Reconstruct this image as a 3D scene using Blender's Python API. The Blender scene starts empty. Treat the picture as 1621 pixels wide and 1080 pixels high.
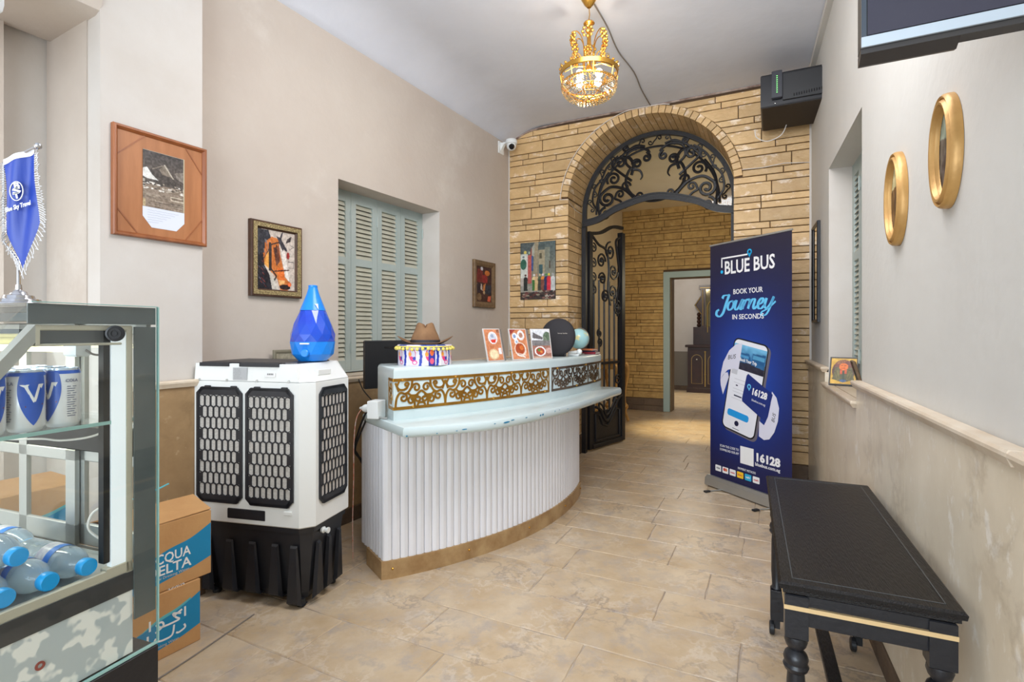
import bpy, bmesh, math, random
import numpy as np
from mathutils import Vector, Matrix
random.seed(7); RS = np.random.RandomState(5)
PI = math.pi
scn = bpy.context.scene
COL = scn.collection

# ------------------------------------------------------------------ camera, world, lights, exposure
cam_d = bpy.data.cameras.new('camera'); cam = bpy.data.objects.new('camera', cam_d); COL.objects.link(cam)
cam.location = (0, 0, 1.32); cam.rotation_euler = (PI/2, 0, 0)
cam_d.sensor_width = 36.0; cam_d.lens = 36.0*830/1621; cam_d.shift_y = -15/1621; cam_d.shift_x = 0
cam_d.clip_start = 0.02
scn.camera = cam
try: scn.cycles.transparent_max_bounces = 24
except Exception: pass
scn.view_settings.view_transform = 'Standard'; scn.view_settings.look = 'None'
scn.view_settings.gamma = 1.0; scn.view_settings.exposure = 0.11
scn.view_settings.use_curve_mapping = False
world = bpy.data.worlds.new('world'); scn.world = world; world.use_nodes = True
bg = world.node_tree.nodes['Background']; bg.inputs[0].default_value = (0.78, 0.89, 1.0, 1); bg.inputs[1].default_value = 1.9

def lamp(name, kind, loc, energy, color=(1, 1, 1), size=1.0, size_y=None, target=None, spot=None, blend=0.4):
    d = bpy.data.lights.new(name, kind); d.energy = energy; d.color = color
    if kind == 'AREA':
        d.size = size
        if size_y: d.shape = 'RECTANGLE'; d.size_y = size_y
    elif kind == 'SPOT':
        d.spot_size = spot; d.spot_blend = blend; d.shadow_soft_size = size
    else:
        d.shadow_soft_size = size
    o = bpy.data.objects.new(name, d); COL.objects.link(o); o.location = loc
    if target is not None:
        o.rotation_euler = (Vector(target)-Vector(loc)).to_track_quat('-Z', 'Y').to_euler()
    return o
lamp('entrance_daylight', 'AREA', (-1.3, -2.0, 1.5), 120, (0.80, 0.90, 1.0), 2.6, 2.4, target=(0.3, 3.4, 0.9))
lamp('alcove_daylight', 'AREA', (-2.45, 0.9, 1.5), 9, (0.95, 0.98, 1.0), 0.9, 1.6, target=(-1.75, 2.3, 1.0))
lamp('overhead_fill', 'AREA', (0.40, 1.9, 3.30), 84, (0.97, 0.97, 1.0), 1.7, 1.4, target=(0.35, 4.3, 0.9))  # added fill to even out the room, no fitting stands for it
lamp('hall_spot', 'SPOT', (2.35, 7.1, 3.25), 420, (1.0, 0.80, 0.42), 0.06, target=(2.45, 7.0, 0), spot=0.62, blend=0.8)
lamp('hall_glow', 'POINT', (2.5, 6.7, 2.0), 17, (1.0, 0.87, 0.60), 0.25)
lamp('far_room_spot', 'SPOT', (3.7, 10.1, 3.0), 200, (1.0, 0.84, 0.5), 0.06, target=(3.6, 10.2, 0), spot=1.0, blend=0.8)
lamp('far_room_light', 'POINT', (3.4, 10.3, 2.5), 32, (1.0, 0.92, 0.82), 0.2)

# ------------------------------------------------------------------ materials
def lin(c):
    c = c/255.0
    return c/12.92 if c <= 0.04045 else ((c+0.055)/1.055)**2.4
def C(r, g, b): return (lin(r), lin(g), lin(b), 1.0)
_m = {}
def mat(name, c1, rough=0.5, metal=0.0, c2=None, nscale=4.0, lo=0.35, hi=0.65, bump=0.0, bscale=60.0, stretch=(1, 1, 1),
        objrand=0.0, emit=None, estr=0.0, coat=0.0, detail=6.0, c3=None, n3=1.2, lo3=0.55, hi3=0.75, spec=0.5, world=False, trans=0.0):
    if name in _m: return _m[name]
    m = bpy.data.materials.new(name); m.use_nodes = True; nt = m.node_tree; N = nt.nodes; Lk = nt.links
    p = N['Principled BSDF']
    p.inputs['Base Color'].default_value = c1; p.inputs['Roughness'].default_value = rough; p.inputs['Metallic'].default_value = metal
    p.inputs['Specular IOR Level'].default_value = spec
    if coat: p.inputs['Coat Weight'].default_value = coat; p.inputs['Coat Roughness'].default_value = 0.15
    if trans: p.inputs['Transmission Weight'].default_value = trans
    if emit: p.inputs['Emission Color'].default_value = emit; p.inputs['Emission Strength'].default_value = estr
    if c2 or bump or objrand:
        if world:
            g = N.new('ShaderNodeNewGeometry'); src = g.outputs['Position']
        else:
            t = N.new('ShaderNodeTexCoord'); src = t.outputs['Object']
        mp = N.new('ShaderNodeMapping'); mp.inputs['Scale'].default_value = stretch; Lk.new(src, mp.inputs[0])
        if objrand:
            oi = N.new('ShaderNodeObjectInfo'); mul = N.new('ShaderNodeVectorMath'); mul.operation = 'SCALE'
            cv = N.new('ShaderNodeCombineXYZ'); Lk.new(oi.outputs['Random'], cv.inputs[0]); Lk.new(oi.outputs['Random'], cv.inputs[1])
            mul.inputs['Scale'].default_value = 37.0; Lk.new(cv.outputs[0], mul.inputs[0])
            ad = N.new('ShaderNodeVectorMath'); Lk.new(mp.outputs[0], ad.inputs[0]); Lk.new(mul.outputs[0], ad.inputs[1]); vec = ad.outputs[0]
        else: vec = mp.outputs[0]
        cur = None
        if c2:
            n = N.new('ShaderNodeTexNoise'); n.inputs['Scale'].default_value = nscale; n.inputs['Detail'].default_value = detail
            n.inputs['Roughness'].default_value = 0.6; Lk.new(vec, n.inputs['Vector'])
            r = N.new('ShaderNodeValToRGB'); r.color_ramp.elements[0].position = lo; r.color_ramp.elements[1].position = hi
            r.color_ramp.elements[0].color = c1; r.color_ramp.elements[1].color = c2
            Lk.new(n.outputs[0], r.inputs[0]); cur = r.outputs[0]
            if c3:
                n2 = N.new('ShaderNodeTexNoise'); n2.inputs['Scale'].default_value = n3; n2.inputs['Detail'].default_value = 8.0
                n2.inputs['Roughness'].default_value = 0.7; Lk.new(vec, n2.inputs['Vector'])
                r2 = N.new('ShaderNodeMapRange'); r2.inputs[1].default_value = lo3; r2.inputs[2].default_value = hi3
                Lk.new(n2.outputs[0], r2.inputs[0])
                mx = N.new('ShaderNodeMix'); mx.data_type = 'RGBA'; mx.inputs[7].default_value = c3
                Lk.new(r2.outputs[0], mx.inputs[0]); Lk.new(cur, mx.inputs[6]); cur = mx.outputs[2]
        if objrand:
            hs = N.new('ShaderNodeHueSaturation'); mr = N.new('ShaderNodeMapRange')
            mr.inputs[3].default_value = 1-objrand; mr.inputs[4].default_value = 1+objrand; Lk.new(oi.outputs['Random'], mr.inputs[0])
            Lk.new(mr.outputs[0], hs.inputs['Value'])
            if cur: Lk.new(cur, hs.inputs['Color'])
            else: hs.inputs['Color'].default_value = c1
            cur = hs.outputs[0]
        if cur: Lk.new(cur, p.inputs['Base Color'])
        if bump:
            nb = N.new('ShaderNodeTexNoise'); nb.inputs['Scale'].default_value = bscale; nb.inputs['Detail'].default_value = 4.0; Lk.new(vec, nb.inputs['Vector'])
            b = N.new('ShaderNodeBump'); b.inputs['Strength'].default_value = bump; b.inputs['Distance'].default_value = 0.01
            Lk.new(nb.outputs[0], b.inputs['Height']); Lk.new(b.outputs[0], p.inputs['Normal'])
    _m[name] = m; return m
def glass_mat(name, tint, refl=0.08):
    if name in _m: return _m[name]
    m = bpy.data.materials.new(name); m.use_nodes = True; nt = m.node_tree; N = nt.nodes; Lk = nt.links
    N.remove(N['Principled BSDF']); out = N['Material Output']
    t = N.new('ShaderNodeBsdfTransparent'); t.inputs[0].default_value = tint
    g = N.new('ShaderNodeBsdfGlossy'); g.inputs['Roughness'].default_value = 0.03
    fr = N.new('ShaderNodeLayerWeight'); fr.inputs[0].default_value = 0.5
    pw = N.new('ShaderNodeMath'); pw.operation = 'POWER'; pw.inputs[1].default_value = 5.0; Lk.new(fr.outputs['Facing'], pw.inputs[0])
    ad = N.new('ShaderNodeMath'); ad.operation = 'MULTIPLY_ADD'; ad.inputs[1].default_value = 0.85; ad.inputs[2].default_value = refl; Lk.new(pw.outputs[0], ad.inputs[0])
    mx = N.new('ShaderNodeMixShader'); Lk.new(ad.outputs[0], mx.inputs[0]); Lk.new(t.outputs[0], mx.inputs[1]); Lk.new(g.outputs[0], mx.inputs[2])
    Lk.new(mx.outputs[0], out.inputs[0]); _m[name] = m; return m
def print_mat():
    if 'print' in _m: return _m['print']
    m = bpy.data.materials.new('print'); m.use_nodes = True; nt = m.node_tree
    a = nt.nodes.new('ShaderNodeAttribute'); a.attribute_name = 'Col'
    p = nt.nodes['Principled BSDF']; p.inputs['Roughness'].default_value = 0.45
    nt.links.new(a.outputs['Color'], p.inputs['Base Color']); _m['print'] = m; return m

M_plaster = mat('beige_plaster', C(197, 186, 174), 0.85, c2=C(188, 175, 163), nscale=1.1, bump=0.25, bscale=22, c3=C(212, 204, 194), n3=0.7)
M_plaster_r = mat('pale_grey_plaster', C(208, 206, 200), 0.85, c2=C(200, 197, 191), nscale=1.0, bump=0.2, bscale=22)
M_ceil = mat('ceiling_paint', C(222, 225, 234), 0.8, c2=C(212, 215, 224), nscale=1.2, bump=0.25, bscale=9)
M_white = mat('white_plaster', C(206, 200, 193), 0.85, c2=C(199, 191, 182), nscale=2, bump=0.2, bscale=14)
M_cream = mat('cream_wall', C(214, 200, 172), 0.8, c2=C(206, 190, 160), nscale=2)
M_greywall = mat('grey_lower_wall', C(128, 120, 108), 0.7)
M_mortar = mat('dark_mortar', C(92, 70, 50), 0.95)
M_stone = mat('honey_stone', C(214, 180, 130), 0.5, c2=C(194, 158, 108), nscale=8, lo=0.3, hi=0.72, bump=0.9, bscale=22, stretch=(1, 1, 1.6), objrand=0.16,
              c3=C(236, 216, 190), n3=4.5, lo3=0.56, hi3=0.64)
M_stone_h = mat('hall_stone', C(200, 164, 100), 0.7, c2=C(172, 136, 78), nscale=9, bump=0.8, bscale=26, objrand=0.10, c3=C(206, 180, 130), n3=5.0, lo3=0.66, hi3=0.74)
M_basestone = mat('dark_base_stone', C(112, 92, 72), 0.8, c2=C(92, 76, 62), nscale=8, bump=0.6, bscale=30)
M_dado = mat('beige_marble_dado', C(236, 225, 204), 0.3, c2=C(216, 202, 178), nscale=3.2, lo=0.3, hi=0.7, bump=0.08, bscale=30, c3=C(238, 230, 216), n3=16, lo3=0.56, hi3=0.64, world=True, stretch=(1, 1, 0.6))
M_dado_l = mat('brown_marble_dado', C(172, 142, 104), 0.4, c2=C(146, 118, 84), nscale=6, lo=0.3, hi=0.7, c3=C(192, 168, 134), n3=14, lo3=0.6, hi3=0.7, world=True)
M_ledge = mat('pale_marble_ledge', C(222, 208, 188), 0.35, c2=C(204, 184, 158), nscale=6, bump=0.1, bscale=40, world=True)
M_floor = mat('travertine_floor', C(206, 186, 158), 0.38, c2=C(186, 160, 126), nscale=4.5, lo=0.34, hi=0.66, bump=0.22, bscale=14, objrand=0.03,
              c3=C(178, 163, 148), n3=8.0, lo3=0.52, hi3=0.66, world=True)
M_joint = mat('floor_joint', C(186, 172, 156), 0.8, c2=C(140, 126, 114), nscale=7, world=True)
M_shutter = mat('sage_blue_paint', C(172, 182, 178), 0.5, c2=C(162, 174, 169), nscale=3, bump=0.1, bscale=40)
M_slat = mat('shutter_slat', C(192, 190, 174), 0.55, c2=C(180, 178, 160), nscale=5)
M_shade = mat('dark_behind_shutter', C(58, 56, 48), 0.9)
M_iron = mat('black_wrought_iron', C(24, 24, 28), 0.5, metal=0.0, bump=0.3, bscale=50)
M_black = mat('black_plastic', C(24, 25, 28), 0.45)
M_blackgloss = mat('black_gloss', C(16, 16, 20), 0.15)
M_bluepaint = mat('pale_blue_lacquer', C(203, 217, 218), 0.22, c2=C(196, 212, 213), nscale=3, coat=0.3)
M_slatw = mat('white_painted_slat', C(244, 245, 250), 0.4, c2=C(236, 237, 243), nscale=14, stretch=(1, 1, 0.15), objrand=0.015)
M_brass = mat('worn_brass', C(198, 168, 124), 0.45, metal=0.3, c2=C(164, 130, 88), nscale=7, bump=0.1)
M_gold = mat('gold_fretwork', C(190, 142, 58), 0.3, metal=0.75, c2=C(162, 114, 42), nscale=10)
M_bronze = mat('dark_bronze_fretwork', C(98, 84, 70), 0.3, metal=0.75, c2=C(140, 118, 92), nscale=9)
M_goldleaf = mat('gilt_moulding', C(196, 154, 92), 0.4, metal=0.35, c2=C(172, 130, 72), nscale=6, bump=0.08, bscale=60)
M_chgold = mat('polished_gold', C(206, 156, 70), 0.25, metal=0.9)
M_blackwood = mat('black_stained_wood', C(22, 20, 20), 0.34, c2=C(40, 34, 30), nscale=22, lo=0.5, hi=0.8, stretch=(6, 0.6, 6), bump=0.35, bscale=60, spec=0.25)
M_blackpaint = mat('black_painted_wood', C(26, 27, 32), 0.35, bump=0.15, bscale=40)
M_orangewood = mat('orange_brown_wood', C(156, 92, 50), 0.4, c2=C(134, 76, 40), nscale=5, stretch=(4, 4, 0.6), coat=0.2)
M_backboard = mat('tan_backing_wood', C(174, 114, 70), 0.45, c2=C(158, 100, 58), nscale=5, stretch=(5, 5, 0.7))
M_darkframe = mat('dark_wood_frame', C(84, 54, 34), 0.45, c2=C(64, 40, 26), nscale=8)
M_carvegold = mat('pale_gilt_band', C(176, 156, 110), 0.5, metal=0.2, c2=C(110, 96, 60), nscale=150, lo=0.42, hi=0.58, bump=0.5, bscale=150)
M_antique = mat('antique_brown_frame', C(124, 98, 68), 0.5, c2=C(96, 74, 50), nscale=30, bump=0.3)
M_plastic = mat('off_white_plastic', C(232, 234, 232), 0.4)
M_pad = mat('pale_filter_pad', C(206, 202, 196), 0.8, c2=C(178, 172, 166), nscale=60, stretch=(1, 1, 3))
M_tank = mat('black_tank', C(28, 30, 36), 0.42, c2=C(36, 38, 44), nscale=8)
M_card = mat('brown_cardboard', C(198, 152, 100), 0.8, c2=C(188, 140, 90), nscale=6, bump=0.1)
M_cblue = mat('carton_blue_ink', C(18, 132, 180), 0.7)
M_clblue = mat('carton_pale_blue_ink', C(90, 176, 186), 0.7)
M_inkwhite = mat('white_ink', C(236, 236, 236), 0.6)
M_inkgrey = mat('pale_grey_ink', C(206, 196, 186), 0.6)
M_alu = mat('brushed_aluminium', C(186, 188, 186), 0.35, metal=0.75)
M_alubeige = mat('beige_aluminium', C(196, 190, 172), 0.5, metal=0.2)
M_steel = mat('grey_steel', C(92, 96, 98), 0.4, metal=0.4)
M_chrome = mat('chrome', C(214, 214, 218), 0.12, metal=1.0)
M_greyband = mat('grey_painted_glass', C(84, 90, 92), 0.25, c2=C(96, 102, 102), nscale=5)
M_camo = mat('mottled_grey_panel', C(190, 198, 200), 0.35, c2=C(244, 243, 238), nscale=30, lo=0.47, hi=0.53, detail=1.5)
M_tube = mat('fluorescent_tube', C(255, 248, 190), 0.5, emit=C(255, 246, 180), estr=6.0)
M_bulb = mat('lit_bulb', C(255, 255, 255), 0.5, emit=C(255, 238, 205), estr=5.0)
M_crystal = glass_mat('crystal_bead', (1.0, 0.90, 0.66, 1), 0.30)
M_glass = glass_mat('clear_glass', (0.975, 0.992, 0.985, 1), 0.035)
M_gedge = mat('green_glass_edge', C(150, 190, 184), 0.2)
M_water = mat('clear_bottle_plastic', C(206, 226, 240), 0.08, trans=0.72, spec=0.8)
M_cap = mat('cyan_cap', C(20, 158, 226), 0.35)
M_canw = mat('white_can', C(226, 228, 230), 0.25, metal=0.2)
M_canb = mat('blue_can_print', C(22, 84, 184), 0.3)
M_hum = mat('bright_blue_plastic', C(28, 136, 236), 0.28)
M_humd = mat('deep_blue_translucent', C(34, 66, 196), 0.1, c2=C(20, 90, 206), nscale=3, coat=0.5)
M_hat = mat('brown_felt', C(138, 104, 72), 0.9, c2=C(118, 86, 58), nscale=9)
M_hatband = mat('charcoal_hatband', C(48, 46, 52), 0.6)
M_pom = mat('yellow_pompom', C(232, 214, 110), 0.9)
M_fabric_blue = mat('blue_satin', C(36, 66, 160), 0.45, c2=C(30, 56, 146), nscale=5)
M_fringe = mat('silver_fringe', C(196, 192, 190), 0.5)
M_spk = mat('black_speaker_cloth', C(38, 36, 40), 0.8)
M_globe = mat('globe_sea', C(164, 208, 212), 0.3, c2=C(216, 210, 150), nscale=14, lo=0.56, hi=0.6, coat=0.3, detail=3)
M_red = mat('deep_red_cover', C(132, 28, 44), 0.5)
M_page = mat('paper', C(224, 216, 200), 0.8)
M_orange = mat('orange_cover', C(206, 116, 72), 0.5)
M_screen = mat('glossy_grey_screen', C(66, 64, 76), 0.16, c2=C(60, 58, 70), nscale=1)
M_silver = mat('silver_bezel', C(196, 206, 214), 0.3, metal=0.3)
M_navy = mat('banner_navy', C(26, 28, 62), 0.45)
M_cyan = mat('banner_cyan', C(104, 196, 240), 0.5)
M_mirror = mat('dim_mirror', C(150, 140, 110), 0.12, metal=0.9)
M_cabwood = mat('dark_cabinet_wood', C(58, 32, 22), 0.35, c2=C(44, 24, 16), nscale=8)
M_inlay = mat('gold_inlay', C(176, 146, 84), 0.4, metal=0.4)
M_wire = mat('grey_cable', C(128, 120, 112), 0.7)
M_wirew = mat('white_cable', C(222, 216, 208), 0.6)
M_wirek = mat('black_cable', C(22, 20, 20), 0.6)
M_wireo = mat('orange_cable', C(220, 120, 90), 0.6, c2=C(230, 214, 206), nscale=40)
M_rubber = mat('black_rubber', C(30, 32, 36), 0.5)
M_led = mat('green_led', C(120, 240, 120), 0.5, emit=C(120, 240, 120), estr=1.5)
M_doorframe = mat('pale_blue_door_frame', C(162, 180, 172), 0.45)
M_jamb = mat('brown_jamb', C(110, 84, 48), 0.6)
M_chip = mat('blue_paint_chip', C(30, 120, 160), 0.5)
M_stub = mat('plaster_stub', C(236, 240, 242), 0.8)

def vein(m, col, scale, width, strength, distort=0.5, mask=2.0):
    nt = m.node_tree; N = nt.nodes; Lk = nt.links; p = N['Principled BSDF']
    src = p.inputs['Base Color'].links[0].from_socket
    g = N.new('ShaderNodeNewGeometry'); n1 = N.new('ShaderNodeTexNoise'); n1.inputs['Scale'].default_value = scale; n1.inputs['Detail'].default_value = 9; n1.inputs['Roughness'].default_value = 0.62; n1.inputs['Distortion'].default_value = distort
    Lk.new(g.outputs['Position'], n1.inputs['Vector'])
    a = N.new('ShaderNodeMath'); a.operation = 'SUBTRACT'; a.inputs[1].default_value = 0.5; Lk.new(n1.outputs[0], a.inputs[0])
    b = N.new('ShaderNodeMath'); b.operation = 'ABSOLUTE'; Lk.new(a.outputs[0], b.inputs[0])
    c = N.new('ShaderNodeMapRange'); c.inputs[1].default_value = 0.0; c.inputs[2].default_value = width; c.inputs[3].default_value = strength; c.inputs[4].default_value = 0.0; Lk.new(b.outputs[0], c.inputs[0])
    n2 = N.new('ShaderNodeTexNoise'); n2.inputs['Scale'].default_value = mask; n2.inputs['Detail'].default_value = 3; Lk.new(g.outputs['Position'], n2.inputs['Vector'])
    d = N.new('ShaderNodeMapRange'); d.inputs[1].default_value = 0.46; d.inputs[2].default_value = 0.6; Lk.new(n2.outputs[0], d.inputs[0])
    e = N.new('ShaderNodeMath'); e.operation = 'MULTIPLY'; Lk.new(c.outputs[0], e.inputs[0]); Lk.new(d.outputs[0], e.inputs[1])
    mx = N.new('ShaderNodeMix'); mx.data_type = 'RGBA'; mx.inputs[7].default_value = col; Lk.new(e.outputs[0], mx.inputs[0]); Lk.new(src, mx.inputs[6]); Lk.new(mx.outputs[2], p.inputs['Base Color'])
vein(M_floor, C(136, 122, 114), 4.6, 0.030, 0.62, 0.25, 2.2)
vein(M_floor, C(222, 210, 194), 9.0, 0.05, 0.45, 0.2, 3.4)
vein(M_floor, C(176, 164, 154), 2.0, 0.06, 0.45, 0.3, 4.0)
vein(M_dado, C(160, 142, 116), 3.0, 0.05, 0.35, 0.3, 2.0)
vein(M_dado_l, C(120, 96, 68), 4.0, 0.05, 0.4, 0.3, 2.0)

# ------------------------------------------------------------------ mesh helpers
def link(o, parent=None):
    COL.objects.link(o)
    if parent is not None: o.parent = parent
    return o
def mk(name, vs, fs, m, parent=None, smooth=False, loc=None):
    me = bpy.data.meshes.new(name); me.from_pydata([tuple(v) for v in vs], [], fs); me.update()
    if isinstance(m, (list, tuple)):
        for x in m: me.materials.append(x)
    else: me.materials.append(m)
    if smooth:
        for p in me.polygons: p.use_smooth = True
    o = bpy.data.objects.new(name, me)
    if loc: o.location = loc
    return link(o, parent)
class MB:
    def __init__(s): s.v = []; s.f = []; s.mi = []; s.T = Matrix.Identity(4)
    def add(s, vs, fs, mi=0):
        b = len(s.v); s.v += [tuple(s.T @ Vector(v)) for v in vs]; s.f += [tuple(i+b for i in f) for f in fs]; s.mi += [mi]*len(fs); return s
    def box(s, x0, x1, y0, y1, z0, z1, mi=0):
        return s.add([(x0, y0, z0), (x1, y0, z0), (x1, y1, z0), (x0, y1, z0), (x0, y0, z1), (x1, y0, z1), (x1, y1, z1), (x0, y1, z1)],
                     [(0, 3, 2, 1), (4, 5, 6, 7), (0, 1, 5, 4), (1, 2, 6, 5), (2, 3, 7, 6), (3, 0, 4, 7)], mi)
    def bbox(s, x0, x1, y0, y1, z0, z1, b=0.004, mi=0):          # box with bevelled vertical+horizontal edges
        poly = [(x0, y0), (x1, y0), (x1, y1), (x0, y1)]
        return s.loft(poly, [(z0, b), (z0+b, 0), (z1-b, 0), (z1, b)], mi)
    def prism(s, poly, z0, z1, mi=0): return s.loft(poly, [(z0, 0), (z1, 0)], mi)
    def loft(s, poly, levels, mi=0, cap=True):
        poly = ccw(poly); n = len(poly); vs = []; fs = []
        for (z, ins) in levels:
            q = inset(poly, ins) if ins else poly
            vs += [(p[0], p[1], z) for p in q]
        for k in range(len(levels)-1):
            for i in range(n):
                j = (i+1) % n; fs.append((k*n+i, k*n+j, (k+1)*n+j, (k+1)*n+i))
        if cap: fs.append(tuple(range(n-1, -1, -1))); fs.append(tuple((len(levels)-1)*n+i for i in range(n)))
        return s.add(vs, fs, mi)
    def lathe(s, prof, seg=24, mi=0, c=(0, 0), sx=1, sy=1, cap=True):
        vs = []; fs = []; n = len(prof)
        for (r, z) in prof:
            for i in range(seg):
                a = 2*PI*i/seg; vs.append((c[0]+r*math.cos(a)*sx, c[1]+r*math.sin(a)*sy, z))
        for k in range(n-1):
            for i in range(seg):
                j = (i+1) % seg; fs.append((k*seg+i, k*seg+j, (k+1)*seg+j, (k+1)*seg+i))
        if cap: fs.append(tuple(range(seg-1, -1, -1))); fs.append(tuple((n-1)*seg+i for i in range(seg)))
        return s.add(vs, fs, mi)
    def tube(s, pts, r, sides=6, mi=0, closed=False, flat=1.0, up=None):
        P = [Vector(p) for p in pts]; n = len(P); vs = []; fs = []
        rr = r if hasattr(r, '__len__') else [r]*n
        nrm = Vector(up) if up else None
        prev = None
        for i in range(n):
            t = (P[(i+1) % n]-P[i-1]) if closed else (P[min(i+1, n-1)]-P[max(i-1, 0)])
            t.normalize()
            if nrm is not None: b = t.cross(nrm)
            else:
                if prev is None:
                    a = Vector((0, 0, 1)) if abs(t.z) < 0.9 else Vector((1, 0, 0)); b = t.cross(a)
                else: b = prev - t*prev.dot(t)
            if b.length < 1e-6: b = t.orthogonal()
            b.normalize(); prev = b.copy(); c = b.cross(t)
            for k in range(sides):
                an = 2*PI*(k+0.5)/sides
                v = P[i]+b*math.cos(an)*rr[i]+c*math.sin(an)*rr[i]*flat; vs.append(v)
        m = n if closed else n-1
        for i in range(m):
            for k in range(sides):
                a = i*sides+k; b2 = i*sides+(k+1) % sides; c2 = ((i+1) % n)*sides+(k+1) % sides; d = ((i+1) % n)*sides+k
                fs.append((a, b2, c2, d))
        if not closed: fs.append(tuple(range(sides-1, -1, -1))); fs.append(tuple((n-1)*sides+k for k in range(sides)))
        return s.add(vs, fs, mi)
    def sphere(s, c, r, u=10, v=7, mi=0, sz=1.0):
        prof = [(max(r*math.sin(PI*k/v), 1e-4), c[2]-r*sz*math.cos(PI*k/v)) for k in range(v+1)]
        return s.lathe(prof, u, mi, (c[0], c[1]))
    def ribbon(s, pts, w, y=0.0, t=0.002, mi=0):                # flat strip in local XZ plane (thin, raised towards -y)
        n = len(pts); vs = []; fs = []
        for i, (x, z) in enumerate(pts):
            a = pts[max(i-1, 0)]; b = pts[min(i+1, n-1)]; dx, dz = b[0]-a[0], b[1]-a[1]; L = math.hypot(dx, dz) or 1
            ww = (w[i] if hasattr(w, '__len__') else w)/2; nx, nz = -dz/L*ww, dx/L*ww
            vs += [(x+nx, y-t, z+nz), (x-nx, y-t, z-nz), (x-nx, y, z-nz), (x+nx, y, z+nz)]
        for i in range(n-1):
            a = i*4; b = a+4
            for k in range(4): fs.append((a+k, a+(k+1) % 4, b+(k+1) % 4, b+k))
        fs.append((0, 3, 2, 1)); fs.append((4*n-4, 4*n-3, 4*n-2, 4*n-1))
        return s.add(vs, fs, mi)
    def flat(s, pts, y=0.0, t=0.002, mi=0):                     # flat polygon in XZ, raised towards -y
        n = len(pts); vs = [(p[0], y-t, p[1]) for p in pts]+[(p[0], y, p[1]) for p in pts]
        fs = [tuple(range(n)), tuple(range(2*n-1, n-1, -1))]+[(i, i+n, (i+1) % n+n, (i+1) % n) for i in range(n)]
        return s.add(vs, fs, mi)
    def build(s, name, m, parent=None, smooth=False, fix=True):
        me = bpy.data.meshes.new(name); me.from_pydata(s.v, [], s.f)
        for x in (m if isinstance(m, (list, tuple)) else [m]): me.materials.append(x)
        me.polygons.foreach_set('material_index', s.mi)
        if fix:
            b = bmesh.new(); b.from_mesh(me); bmesh.ops.recalc_face_normals(b, faces=b.faces); b.to_mesh(me); b.free()
        if smooth:
            for p in me.polygons: p.use_smooth = True
            try:
                me.set_sharp_from_angle(angle=math.radians(38))
            except Exception: pass
        me.update(); return link(bpy.data.objects.new(name, me), parent)
def ccw(poly):
    a = sum(poly[i][0]*poly[(i+1) % len(poly)][1]-poly[(i+1) % len(poly)][0]*poly[i][1] for i in range(len(poly)))
    return list(poly) if a > 0 else list(poly)[::-1]
def inset(poly, d):
    n = len(poly); out = []
    for i in range(n):
        a = Vector(poly[i-1]); b = Vector(poly[i]); c = Vector(poly[(i+1) % n])
        e1 = (b-a).normalized(); e2 = (c-b).normalized()
        n1 = Vector((-e1.y, e1.x)); n2 = Vector((-e2.y, e2.x)); m = n1+n2
        L = m.length
        if L < 1e-6: m = n1; k = 1
        else: m = m/L; k = 1/max(m.dot(n1), 0.35)
        q = b+m*d*k; out.append((q.x, q.y))
    return out
def thing(name, label, cat, loc=(0, 0, 0), rz=0.0, group=None):
    o = bpy.data.objects.new(name, None); COL.objects.link(o); o.empty_display_size = 0.1
    o.location = loc; o.rotation_euler = (0, 0, math.radians(rz)); o['label'] = label; o['category'] = cat
    if group: o['group'] = group
    return o
def tag(o, label, cat, group=None, kind=None):
    o['label'] = label; o['category'] = cat
    if group: o['group'] = group
    if kind: o['kind'] = kind
    return o
def struct(o, label=None):
    o['kind'] = 'structure'
    if label: o['label'] = label
    return o
def sroot(name, loc, rz):
    o = bpy.data.objects.new(name, None); COL.objects.link(o); o.location = loc; o.rotation_euler = (0, 0, math.radians(rz)); o['kind'] = 'structure'; return o
def dup(root, loc, rz, label=None, group=None):
    r = root.copy(); COL.objects.link(r); r.location = loc; r.rotation_euler = (0, 0, math.radians(rz))
    if label: r['label'] = label
    if group: r['group'] = group
    for ch in list(root.children):
        c = ch.copy(); COL.objects.link(c); c.parent = r
        for g in list(ch.children):
            d = g.copy(); COL.objects.link(d); d.parent = c
    return r
def text(s, size, m, parent, x, z, y=-0.002, align='CENTER', name='lettering', ext=0.0008, shear=0.0, bold=0.0, sx=1.0, rot=0.0, res=2, fit=None, space=1.0):
    cu = bpy.data.curves.new('txt', 'FONT'); cu.body = s; cu.size = size; cu.align_x = align; cu.align_y = 'CENTER'; cu.extrude = ext
    cu.shear = shear; cu.offset = bold; cu.resolution_u = res; cu.space_character = space
    tmp = bpy.data.objects.new('txt', cu); COL.objects.link(tmp)
    me = bpy.data.meshes.new_from_object(tmp); bpy.data.objects.remove(tmp); bpy.data.curves.remove(cu)
    co = np.empty(len(me.vertices)*3, dtype=np.float32); me.vertices.foreach_get('co', co); co = co.reshape(-1, 3)
    if fit and len(co):
        w = co[:, 0].max()-co[:, 0].min(); sx = fit/max(w, 1e-6)
    X = co[:, 0]*sx; Z = co[:, 1]; ca, sa = math.cos(rot), math.sin(rot)
    out = np.stack([x+X*ca-Z*sa, y-co[:, 2], z+X*sa+Z*ca], 1).astype(np.float32)
    me.vertices.foreach_set('co', out.ravel()); me.materials.clear(); me.materials.append(m); me.update()
    o = bpy.data.objects.new(name, me); return link(o, parent)
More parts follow.
